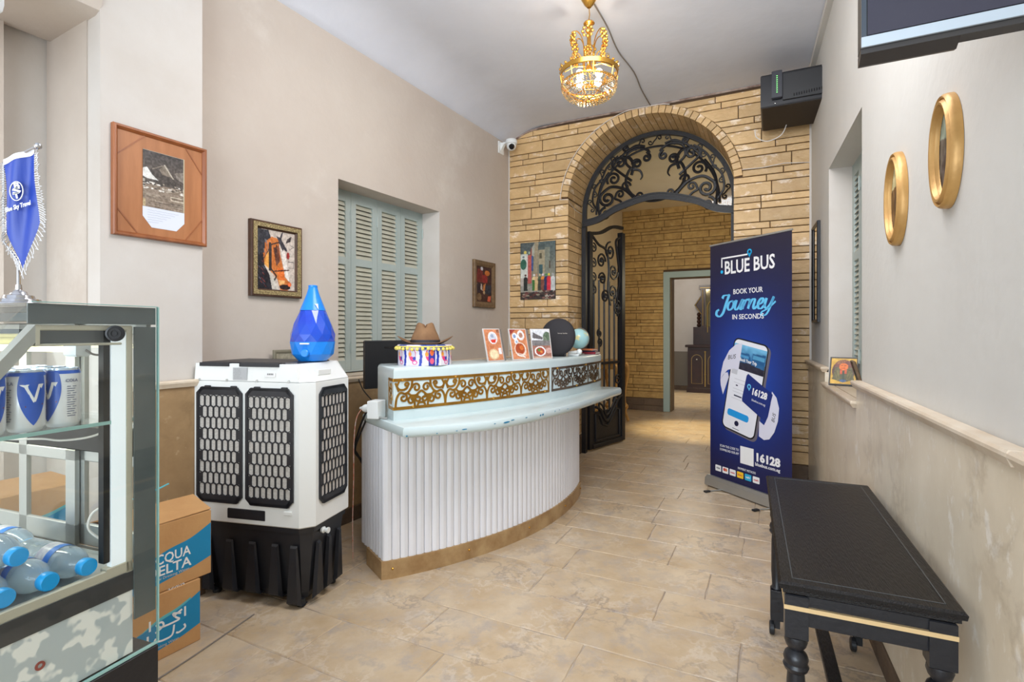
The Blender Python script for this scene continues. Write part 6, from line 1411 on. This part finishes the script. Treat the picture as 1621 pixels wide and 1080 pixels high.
# junction box & plug
jb = thing('socket_box', 'white surface socket box with a plug at the counter end', 'socket', (-0.752, 2.880, 0.8535), -14)
f = MB(); f.bbox(0, 0.062, -0.085, 0.0, 0.0, 0.095, 0.003); f.build('box', M_plastic, jb)
f = MB(); f.T = Matrix.Translation((0.0, -0.045, 0.05)) @ Matrix.Rotation(-PI/2, 4, 'Y'); f.lathe([(0.022, 0.0), (0.022, 0.03), (0.017, 0.045), (0.010, 0.052), (0.006, 0.066)], 16); f.build('plug', M_plastic, jb, smooth=True)
f = MB(); f.tube([(0.062, -0.07, 0.008), (0.085, -0.075, 0.006), (0.11, -0.07, 0.004)], 0.006, 6); f.build('screw', M_alu, jb)
f = MB(); f.tube(crom([(-0.815, 2.84, 0.90), (-0.85, 2.86, 0.84), (-0.875, 2.90, 0.70), (-0.885, 2.93, 0.5), (-0.90, 2.96, 0.25), (-0.91, 3.0, 0.02)], 8), 0.0024, 6); tag(f.build('power_cord', M_wireo), 'thin orange and white power cord dropping beside the counter', 'cable')
f = MB(); f.tube(crom([(-0.83, 2.98, 0.86), (-0.86, 3.0, 0.80), (-0.90, 3.03, 0.70), (-0.91, 3.04, 0.62), (-0.88, 3.10, 0.55), (-0.86, 3.14, 0.45)], 8), 0.006, 6); f.tube(crom([(-0.82, 2.98, 0.84), (-0.90, 3.02, 0.66), (-0.90, 3.06, 0.60), (-0.87, 3.12, 0.50)], 8), 0.006, 6); tag(f.build('cable_bundle', M_wirek), 'tangle of black cables hanging at the left end of the counter', 'cable')
f = MB(); f.tube(crom([(-1.07, 3.66, 0.985), (-1.00, 3.52, 0.93), (-0.90, 3.35, 0.885), (-0.80, 3.14, 0.86)], 8), 0.004, 6); tag(f.build('black_cable', M_wirek), 'black cable sagging from the window sill to the counter', 'cable')

# ------------------------------------------------------------------ roll-up banner
bx, by = 1.706, 4.51; bdir = math.degrees(math.atan2(-0.747, 0.312))
bn = thing('rollup_banner', 'tall navy BLUE BUS roll-up banner on an aluminium base', 'banner', (bx, by, 0), bdir)
BWD = 0.80; BH0, BH1 = 0.085, 2.05
f = MB(); yz(f, [(-0.05, 0.012), (0.05, 0.012), (0.045, 0.07), (0.02, 0.092), (-0.02, 0.092), (-0.045, 0.07)], -0.015, BWD+0.015); f.build('base', M_alu, bn)
for x in (0.17, 0.66):
    f = MB(); f.tube([(x, -0.04, 0.010), (x-0.02, -0.17, 0.006)], 0.006, 6); f.build('foot', M_alu, bn); f = MB(); f.bbox(x-0.035, x-0.008, -0.20, -0.15, 0.0, 0.015, 0.003); f.build('foot_pad', M_rubber, bn)
f = MB(); f.bbox(-0.005, BWD+0.005, -0.006, 0.006, BH1-0.002, BH1+0.012, 0.002); f.build('top_rail', M_alu, bn)
f = MB(); f.tube([(BWD/2, 0.02, 0.08), (BWD/2, 0.012, BH1)], 0.007, 8); f.build('support_pole', M_alu, bn)
cv = Cv(64, 160, (30, 28, 52)); 
g0 = np.array((38, 34, 52))/255; g1 = np.array((22, 24, 70))/255; gc = np.array((30, 74, 176))/255
T = np.clip(cv.Y/0.35, 0, 1)[..., None]; base = g0*(1-T)+g1*T
d2 = ((cv.X-0.46)/0.55)**2+((cv.Y-0.56)/0.30)**2; K = np.exp(-d2*1.1)[..., None]; base = base*(1-K)+gc*K
T2 = np.clip((cv.Y-0.85)/0.15, 0, 1)[..., None]; base = base*(1-T2*0.6)+np.array((22, 20, 58))/255*T2*0.6; cv.a = base
pr = cv.plane('printed_panel', BWD, BH1-BH0, bn, 0, BH0, 0.0)
def bp(u, v): return (u*BWD, BH1-v*(BH1-BH0))            # u,v fractions of the sheet
def BT(s, size, u, v, m=M_inkwhite, **k): x, z = bp(u, v); return text(s, size, m, pr, x, z, y=-0.0015, ext=0.0004, **k)
BT('BLUE BUS', 0.150, 0.51, 0.106, fit=0.49, bold=0.003)
f = MB(); f.ribbon([bp(0.165, 0.100), bp(0.165, 0.058)], 0.012, -0.0005, 0.001); f.ribbon([bp(0.158, 0.061), bp(0.50, 0.061)], 0.012, -0.0005, 0.001); f.build('logo_line', M_inkwhite, pr)
M_loc = mat('banner_pin_blue', C(20, 176, 232), 0.5)
f = MB(); c = bp(0.165, 0.118); f.flat([(c[0]+0.014*math.cos(2*PI*k/16), c[1]+0.014*math.sin(2*PI*k/16)) for k in range(16)], -0.0005, 0.001)
c = bp(0.525, 0.052); f.ribbon([(c[0]+0.018*math.cos(a), c[1]+0.018*math.sin(a)) for a in [2*PI*k/18 for k in range(19)]], 0.010, -0.0005, 0.001); f.flat([(c[0]-0.019, c[1]-0.010), (c[0]+0.019, c[1]-0.010), (c[0], c[1]-0.042)], -0.0005, 0.001); f.build('logo_pin', M_loc, pr)
BT('BOOK YOUR', 0.058, 0.50, 0.208, fit=0.29, bold=0.0006); BT('IN SECONDS', 0.056, 0.50, 0.312, fit=0.31, bold=0.0006)
# hand-drawn script word
f = MB()
def scr(pts, x0, sc=0.083, w=0.021, k=1.0):
    cx0, cz0 = bp(0.0, 0.280)
    p = crom(pts, 7); q = [(x0+x*sc+z*sc*0.22, cz0+z*sc) for x, z in p]
    wv = []
    for i in range(len(q)):
        a = q[max(i-1, 0)]; b = q[min(i+1, len(q)-1)]; dz = b[1]-a[1]; L = math.hypot(b[0]-a[0], dz) or 1; wv.append(w*(0.42+0.72*abs(dz)/L))
    f.ribbon(q, wv, -0.0005, 0.001)
J0 = 0.105
scr([(0.15, 1.15), (0.30, 1.42), (0.85, 1.45), (0.95, 1.40), (0.75, 0.6), (0.55, -0.3), (0.15, -0.65), (-0.30, -0.45), (-0.30, -0.1), (-0.05, 0.05)], J0, w=0.024)
scr([(1.5, 0.85), (1.15, 0.7), (1.05, 0.25), (1.3, -0.03), (1.65, 0.15), (1.75, 0.6), (1.5, 0.85), (1.7, 0.75), (2.0, 0.85)], J0)
scr([(2.05, 0.9), (1.98, 0.2), (2.2, -0.03), (2.5, 0.25), (2.75, 0.9), (2.62, 0.2), (2.78, -0.02), (2.95, 0.25)], J0)
scr([(3.02, 0.9), (2.95, 0.0)], J0); scr([(3.0, 0.3), (3.2, 0.8), (3.5, 0.9), (3.55, 0.75)], J0)
scr([(3.72, 0.9), (3.62, 0.0)], J0); scr([(3.68, 0.35), (3.95, 0.85), (4.25, 0.8), (4.2, 0.2), (4.35, -0.02), (4.6, 0.2)], J0)
scr([(4.75, 0.35), (5.1, 0.5), (5.2, 0.8), (4.95, 0.9), (4.7, 0.5), (4.8, 0.05), (5.15, -0.02), (5.5, 0.35)], J0)
scr([(5.55, 0.9), (5.48, 0.2), (5.75, -0.02), (6.1, 0.35), (6.3, 0.95)], J0); scr([(6.3, 1.0), (6.1, 0.0), (5.8, -0.6), (5.35, -0.65), (5.3, -0.35), (5.9, -0.05), (6.6, 0.55)], J0, w=0.016)
f.build('script_lettering', M_cyan, pr)
# phone illustration (tilted)
a_ = math.radians(-11); pc = bp(0.46, 0.600)
def pp2(x, z): return (pc[0]+x*math.cos(a_)-z*math.sin(a_), pc[1]+x*math.sin(a_)+z*math.cos(a_))
def rrect(w, h, r, n=5, ox=0, oz=0):
    o = []
    for (sx, sz, a0) in ((1, 1, 0), (-1, 1, PI/2), (-1, -1, PI), (1, -1, 1.5*PI)):
        for k in range(n+1): a = a0+PI/2*k/n; o.append((ox+sx*(w/2-r)+r*math.cos(a), oz+sz*(h/2-r)+r*math.sin(a)))
    return o
PW, PHt = 0.345, 0.76
f = MB(); f.flat([pp2(x+0.022, z-0.012) for x, z in rrect(PW, PHt, 0.05)], -0.0004, 0.0006); f.build('phone_side', mat('phone_grey', C(104, 100, 112), 0.4), pr)
f = MB(); f.flat([pp2(x, z) for x, z in rrect(PW, PHt, 0.05)], -0.0012, 0.0006); f.build('phone_body', M_black, pr)
f = MB(); f.flat([pp2(x, z) for x, z in rrect(PW-0.022, PHt-0.022, 0.042)], -0.0020, 0.0004); sc_ = f.build('phone_screen', mat('screen_white', C(228, 230, 238), 0.5), pr)
hw = PW/2-0.011
cvp_ = Cv(50, 40, (60, 130, 190)); cvp_.grad((120, 190, 226), (60, 120, 170), 0, 0.5); cvp_.rect(0, 0.6, 1, 1, (44, 44, 60)); cvp_.poly([(0.1, 0.35), (0.5, 0.3), (0.6, 0.65), (0.1, 0.75)], (36, 90, 140)); cvp_.poly([(0.6, 0.25), (0.98, 0.2), (0.98, 0.75), (0.6, 0.7)], (40, 96, 146)); cvp_.rect(0.62, 0.3, 0.96, 0.45, (90, 160, 200)); cvp_.rect(0.15, 0.4, 0.5, 0.5, (80, 150, 196)); cvp_.noise(4, 0.05)
def bendp(X, Y, Z): ca, sa = math.cos(a_), math.sin(a_); return (pc[0]+X*ca-Z*sa, Y, pc[1]+X*sa+Z*ca)
cvp_.plane('app_picture', 2*hw, 0.20, pr, -hw, 0.135, -0.0028, bend=bendp)
x, z = pp2(0.0, 0.215); text('Book Your Trip', 0.036, M_inkwhite, pr, x, z, y=-0.0036, rot=a_, bold=0.001, ext=0.0002, fit=0.17)
f = MB()
for (ox, oz, w_, h_, r_) in ((-0.02, -0.235, 0.22, 0.055, 0.02),): f.flat([pp2(x, z) for x, z in rrect(w_, h_, r_, ox=ox, oz=oz)], -0.0026, 0.0004)
f.build('app_button', mat('app_blue', C(30, 150, 220), 0.5), pr)
f = MB(); f.flat([pp2(x, z) for x, z in rrect(0.044, 0.044, 0.0219, ox=-0.02, oz=-0.305)], -0.0026, 0.0004); f.flat([pp2(x, z) for x, z in rrect(0.07, 0.004, 0.0019, ox=-0.02, oz=-0.352)], -0.0026, 0.0004); f.flat([pp2(x, z) for x, z in rrect(0.08, 0.010, 0.002, ox=-0.05, oz=-0.085)], -0.0026, 0.0003); f.flat([pp2(x, z) for x, z in rrect(0.02, 0.010, 0.002, ox=-0.075, oz=0.0)], -0.0026, 0.0003); f.build('app_icons', M_navy, pr)
f = MB()
for oz in (0.05, 0.02, -0.03, -0.055, -0.11): f.flat([pp2(x, z) for x, z in rrect(0.16, 0.004, 0.0015, ox=-0.03, oz=oz)], -0.0026, 0.0003)
f.flat([pp2(x, z) for x, z in rrect(0.06, 0.04, 0.003, ox=-0.12, oz=0.105)], -0.0026, 0.0003); f.build('app_lines', mat('app_grey', C(196, 198, 206), 0.5), pr)
# ribbon tickets
M_tick = mat('ticket_paper', C(214, 214, 230), 0.5)
def bq(pts): return [bp(u, v) for u, v in pts]
f = MB(); f.flat(bq([(0.44, 0.42), (0.36, 0.424), (0.27, 0.45), (0.19, 0.50), (0.155, 0.55), (0.15, 0.575), (0.19, 0.553), (0.25, 0.532), (0.33, 0.525), (0.39, 0.53)]), -0.0034, 0.0004)
f.flat(bq([(0.15, 0.576), (0.155, 0.60), (0.185, 0.638), (0.225, 0.60), (0.265, 0.562), (0.25, 0.542), (0.21, 0.546)]), -0.0044, 0.0004); f.build('paper_ribbon', M_tick, pr)
x, z = bp(0.30, 0.478); text('BUS', 0.05, M_black, pr, x, z, y=-0.0048, rot=0.15, ext=0.0002, shear=0.3)
f = MB(); f.flat(bq([(0.79, 0.600), (0.84, 0.622), (0.868, 0.66), (0.855, 0.71), (0.815, 0.755), (0.76, 0.785), (0.70, 0.792), (0.64, 0.782), (0.645, 0.722), (0.70, 0.735), (0.745, 0.70), (0.775, 0.65)]), -0.0034, 0.0004); f.build('paper_ribbon', M_tick, pr)
f = MB(); f.flat(bq([(0.495, 0.548), (0.515, 0.541), (0.80, 0.612), (0.72, 0.722), (0.44, 0.655), (0.435, 0.645)]), -0.0044, 0.0004); f.build('navy_ticket', mat('ticket_navy', C(24, 44, 116), 0.5), pr)
x, z = bp(0.645, 0.617); text('16128', 0.070, M_inkwhite, pr, x, z, y=-0.0050, rot=-0.20, bold=0.003, ext=0.0002, fit=0.14); x, z = bp(0.635, 0.650); text('bluebus.com.eg', 0.026, M_inkwhite, pr, x, z, y=-0.0050, rot=-0.22, ext=0.0002, fit=0.13)
f = MB(); c = bp(0.525, 0.592); f.ribbon([(c[0]+0.014*math.cos(a), c[1]+0.016*math.sin(a)) for a in [2*PI*k/14 for k in range(15)]], 0.010, -0.0048, 0.0003); f.flat([(c[0]-0.015, c[1]-0.010), (c[0]+0.015, c[1]-0.010), (c[0], c[1]-0.034)], -0.0048, 0.0003); f.build('pin_icon', M_cyan, pr)
x, z = bp(0.81, 0.70); text('BUS', 0.04, M_black, pr, x, z, y=-0.0048, rot=1.35, ext=0.0002, shear=0.2)
# lower block
BT('SCAN THE CODE TO', 0.028, 0.265, 0.858, fit=0.20); BT('DOWNLOAD OUR APP', 0.028, 0.265, 0.874, fit=0.20)
f = MB(); f.flat(bq([(0.41, 0.838), (0.575, 0.838), (0.575, 0.908), (0.41, 0.908)]), -0.0005, 0.0008); f.build('blank_card', M_inkwhite, pr)
BT('16128', 0.085, 0.735, 0.868, fit=0.215, bold=0.004); BT('bluebus.com.eg', 0.036, 0.735, 0.895, fit=0.225, bold=0.0006)
BT('PAYMENT METHODS', 0.026, 0.49, 0.932, fit=0.175)
for i, (mm, s) in enumerate(((M_inkwhite, 'VISA'), (M_inkwhite, ''), (M_inkwhite, 'meeza'), (mat('card_yellow', C(246, 198, 40), 0.5), 'fawry'), (mat('card_cyan', C(40, 170, 214), 0.5), 'valU'), (M_inkwhite, 'cash'))):
    u0 = 0.075+i*0.098; f = MB(); f.flat([(x, z) for x, z in [(p[0], p[1]) for p in rrect(0.064, 0.050, 0.006, 3, bp(u0+0.04, 0)[0], bp(0, 0.958)[1])]], -0.0005, 0.0008); cd = f.build('payment_card', mm, pr)
    if s: text(s, 0.020, M_navy if i == 0 else (M_inkwhite if i == 4 else mat('card_red', C(206, 60, 60), 0.5)), cd, bp(u0+0.04, 0)[0], bp(0, 0.958)[1], y=-0.002, fit=0.045, bold=0.0006, ext=0.0002)
    if i == 1:
        for dx, mc in ((-0.009, mat('card_red', C(206, 60, 60), 0.5)), (0.009, M_orange)):
            f = MB(); f.flat([(bp(u0+0.04, 0)[0]+dx+0.013*math.cos(2*PI*k/16), bp(0, 0.956)[1]+0.013*math.sin(2*PI*k/16)) for k in range(16)], -0.0016 - (0.0002 if dx > 0 else 0), 0.0003); f.build('card_disc', mc, cd)

# ------------------------------------------------------------------ black table at right
td = math.degrees(math.atan2(-0.165, 0.365)); td = -24.3
tb = thing('black_table', 'worn black wooden side table on casters against the marble dado', 'table', (0.684, 1.345, 0), td)
TW, TLn, TH = 0.385, 1.09, 0.68
f = MB(); f.loft([(0, 0), (TW, 0), (TW, TLn), (0, TLn)], [(TH-0.036, 0.022), (TH-0.030, 0.010), (TH-0.022, 0.010), (TH-0.018, 0.002), (TH-0.006, 0), (TH, 0.006)]); f.build('tabletop', M_blackwood, tb)
f = MB(); 
for r in ((0.032, TW-0.032, 0.0322, 0.0345), (0.032, TW-0.032, TLn-0.0345, TLn-0.0322)): f.box(r[0], r[1], r[2], r[3], TH-0.001, TH+0.0008)
for r in ((0.0322, 0.0345), (TW-0.0345, TW-0.0322)): f.box(r[0], r[1], 0.032, TLn-0.032, TH-0.001, TH+0.0008)
f.build('inlay_line', M_steel, tb)
f = MB(); a0, a1, b0, b1 = 0.022, TW-0.022, 0.022, TLn-0.022
f.bbox(a0, a1, b0, b0+0.02, TH-0.115, TH-0.035, 0.002); f.bbox(a0, a1, b1-0.02, b1, TH-0.115, TH-0.035, 0.002); f.bbox(a0, a0+0.02, b0, b1, TH-0.115, TH-0.035, 0.002); f.bbox(a1-0.02, a1, b0, b1, TH-0.115, TH-0.035, 0.002); f.build('apron', M_blackpaint, tb)
M_gline = mat('pale_gold_line', C(222, 192, 142), 0.4, metal=0.3)
f = MB(); f.box(a0-0.008, a1+0.008, b0-0.009, b0+0.001, TH-0.074, TH-0.063); f.box(a0-0.009, a0+0.001, b0-0.008, b1, TH-0.074, TH-0.063); f.build('gold_strip', M_gline, tb)
def tleg(x, y):
    f = MB(); f.bbox(x-0.027, x+0.027, y-0.027, y+0.027, TH-0.150, TH-0.036, 0.003)
    f.lathe([(0.026, TH-0.150), (0.028, TH-0.162), (0.024, TH-0.175), (0.016, TH-0.186), (0.026, TH-0.196), (0.030, TH-0.208), (0.027, TH-0.220), (0.031, TH-0.228), (0.027, TH-0.238), (0.020, TH-0.244), (0.022, TH-0.27), (0.023, TH-0.40), (0.019, 0.215), (0.025, 0.205), (0.018, 0.195)], 20, c=(x, y))
    f.bbox(x-0.026, x+0.026, y-0.026, y+0.026, 0.07, 0.20, 0.003)
    lg = f.build('leg', M_blackpaint, tb, smooth=True)
    c = MB(); c.T = Matrix.Translation((x-0.030, y, 0.028)) @ Matrix.Rotation(PI/2, 4, 'Y'); c.lathe([(0.023, 0), (0.028, 0.003), (0.028, 0.018), (0.023, 0.021)], 18); c.T = Matrix.Identity(4); c.box(x-0.012, x+0.012, y-0.010, y+0.010, 0.03, 0.07); c.build('caster', M_rubber, lg)
for (x, y) in ((0.042, 0.042), (TW-0.042, 0.042), (0.042, TLn-0.042), (TW-0.042, TLn-0.042)): tleg(x, y)
f = MB(); f.bbox(TW/2-0.022, TW/2+0.022, 0.04, TLn-0.04, 0.13, 0.155, 0.003); f.bbox(0.042, TW-0.042, 0.030, 0.055, 0.12, 0.16, 0.003); f.bbox(0.042, TW-0.042, TLn-0.055, TLn-0.030, 0.12, 0.16, 0.003); f.build('stretcher', M_blackwood, tb)

# ------------------------------------------------------------------ chandelier
CHX, CHY = 0.492, 3.35
ch = thing('crystal_chandelier', 'gilded basket chandelier with strings of lit crystal beads on the ceiling', 'chandelier', (CHX, CHY, 2.955), 0)
f = MB(); f.lathe([(0.012, 0.435), (0.030, 0.455), (0.050, 0.490), (0.055, 0.504)], 24); f.build('canopy', M_chgold, ch, smooth=True)
f = MB(); f.tube([(0, 0, 0.44), (0.004, 0, 0.39), (-0.002, 0, 0.35), (0, 0, 0.325)], 0.003, 6); f.build('cord', M_chgold, ch)
f = MB(); f.lathe([(0.004, 0.345), (0.032, 0.340), (0.036, 0.332), (0.020, 0.322), (0.014, 0.318), (0.013, 0.06), (0.02, 0.05), (0.02, 0.03)], 16); f.build('stem', M_chgold, ch, smooth=True)
f = MB()
for k in range(6):
    a = 2*PI*k/6+0.3; ca, sa = math.cos(a), math.sin(a)
    f.tube([(r*ca, r*sa, z) for r, z in crom([(0.035, 0.02), (0.035, 0.12), (0.04, 0.2), (0.06, 0.25), (0.09, 0.27), (0.10, 0.24)], 5)], 0.0035, 5)
    f.tube([(r*ca, r*sa, z) for r, z in crom([(0.040, 0.05), (0.05, 0.1), (0.075, 0.13), (0.10, 0.10)], 5)], 0.003, 5)
    f.tube([(0.170*ca, 0.170*sa, 0.0), (0.10*ca, 0.10*sa, 0.045), (0.03*ca, 0.03*sa, 0.055)], 0.004, 5)
f.build('arms', M_chgold, ch)
def petals(mb, cx_, cy_, cz_, r, a):
    for j in range(8):
        b = 2*PI*j/8; ux, uy = -math.sin(a), math.cos(a)
        mb.sphere((cx_+ux*r*math.cos(b), cy_+uy*r*math.cos(b), cz_+r*math.sin(b)), r*0.36, 6, 4)
    mb.sphere((cx_, cy_, cz_), r*0.5, 6, 4)
for k in range(6):
    a = 2*PI*k/6+0.3
    f = MB(); petals(f, 0.112*math.cos(a), 0.112*math.sin(a), 0.225, 0.030, a); f.build('flower', M_chgold, ch)
    f = MB(); petals(f, 0.105*math.cos(a), 0.105*math.sin(a), 0.115, 0.021, a); f.build('flower', M_chgold, ch)
f = MB(); f.lathe([(0.176, 0.0), (0.182, 0.004), (0.186, 0.030), (0.180, 0.034), (0.178, 0.030), (0.176, 0.004)], 48, cap=False); 
for k in range(24):
    a = 2*PI*k/24; f.sphere((0.184*math.cos(a), 0.184*math.sin(a), 0.040), 0.009, 6, 4)
f.build('upper_ring', M_chgold, ch, smooth=True)
f = MB(); f.lathe([(0.170, -0.062), (0.176, -0.060), (0.176, -0.050), (0.170, -0.048)], 48, cap=False)
for k in range(8): a = 2*PI*k/8; f.tube([(0.183*math.cos(a), 0.183*math.sin(a), 0.0), (0.174*math.cos(a), 0.174*math.sin(a), -0.05)], 0.004, 5)
for (r, z) in ((0.138, -0.100), (0.090, -0.130), (0.045, -0.145)): f.tube([(r*math.cos(2*PI*k/32), r*math.sin(2*PI*k/32), z) for k in range(32)], 0.0035, 5, closed=True)
for k in range(6): a = 2*PI*k/6; f.tube([(r*math.cos(a), r*math.sin(a), z) for r, z in ((0.172, -0.055), (0.138, -0.100), (0.090, -0.130), (0.045, -0.145), (0, -0.152))], 0.003, 5)
f.build('basket_frame', M_chgold, ch)
f = MB(); nb = 0
bp_ = [(1e-4, -1), (0.75, -0.6), (1, 0), (0.75, 0.6), (1e-4, 1)]
for (r0, z0) in ((0.176, -0.058), (0.172, -0.076), (0.163, -0.094), (0.150, -0.110), (0.128, -0.126), (0.100, -0.140), (0.068, -0.151), (0.034, -0.160)):
    m_ = max(5, int(2*PI*r0/0.021))
    for k in range(m_):
        a = 2*PI*(k+random.random()*0.3)/m_
        for dz in (0.0, -0.013): f.lathe([(0.0052*r, z0+dz+0.0062*z) for r, z in bp_], 6, c=(r0*math.cos(a), r0*math.sin(a)), cap=False)
o = f.build('crystal_beads', M_crystal, ch, fix=False); o['kind'] = 'stuff'
f = MB()
for k in range(10):
    a = 2*PI*k/10+0.2
    for j in range(7): b = 2*PI*j/7; f.sphere((0.186*math.cos(a)+0.012*math.cos(b)*-math.sin(a), 0.186*math.sin(a)+0.012*math.cos(b)*math.cos(a), 0.045+0.012*math.sin(b)), 0.0048, 6, 4)
o = f.build('crystal_flowers', M_crystal, ch); o['kind'] = 'stuff'
for k in range(4):
    a = 2*PI*k/4-0.9; f = MB(); f.sphere((0.085*math.cos(a), 0.085*math.sin(a), -0.015), 0.024, 12, 8, sz=1.2); f.build('bulb', M_bulb, ch, smooth=True)
ln = lamp('chandelier_light', 'POINT', (CHX, CHY, 2.93), 11, (1.0, 0.90, 0.74), 0.05); ln.parent = ch; ln.location = (0, 0, 0.0)
pa = [(CHX+0.01, CHY, 3.455)]
end = BW(1.50, -0.02)
P = [(CHX+0.02, CHY+0.02, 3.452)]
for k, j in ((0.2, 0.012), (0.4, -0.01), (0.6, 0.02), (0.8, 0.0), (1.0, 0.0)): P.append((CHX+(end[0]-CHX)*k+j, CHY+(end[1]-CHY)*k, 3.454))
f = MB(); f.tube(crom(P, 5), 0.005, 6); tag(f.build('ceiling_cable', M_wire), 'grey cable clipped along the ceiling from the chandelier to the arch', 'cable')
# wire following the arch
Pw = []
for k in range(25):
    a = PI*0.975-(PI*0.56)*k/24; Pw.append(BW(AC+(RO+0.006)*math.cos(a), -0.026)+(min(SPR+(RO+0.006)*math.sin(a), 3.45),))
Pw = [BW(A0, WT*0.95)+(2.60,), BW(A0+0.002, WT*0.5)+(2.60,), BW(A0-0.0, -0.02)+(2.66,), BW(A0-0.08, -0.026)+(2.665,)]+Pw
f = MB(); f.tube(Pw, 0.0035, 5); tag(f.build('arch_wire', M_wirew), 'thin white wire clipped around the left side of the arch', 'cable')
Pw = [BW(2.29, -0.022)+(2.74,), BW(2.45, -0.022)+(2.735,), BW(2.62, -0.022)+(2.75,), BW(2.81, -0.022)+(2.73,)]
f = MB(); f.tube(Pw, 0.003, 5); tag(f.build('wall_wire', M_wirew), 'thin pale wire running across the stones right of the arch', 'cable')
f = MB(); f.tube(crom([(-1.20, 2.44, 0.004), (-1.24, 2.30, 0.004), (-1.30, 2.10, 0.004), (-1.38, 1.88, 0.004)], 6), 0.003, 5); tag(f.build('floor_cable', M_wire), 'grey cable lying on the floor in front of the cartons', 'cable')
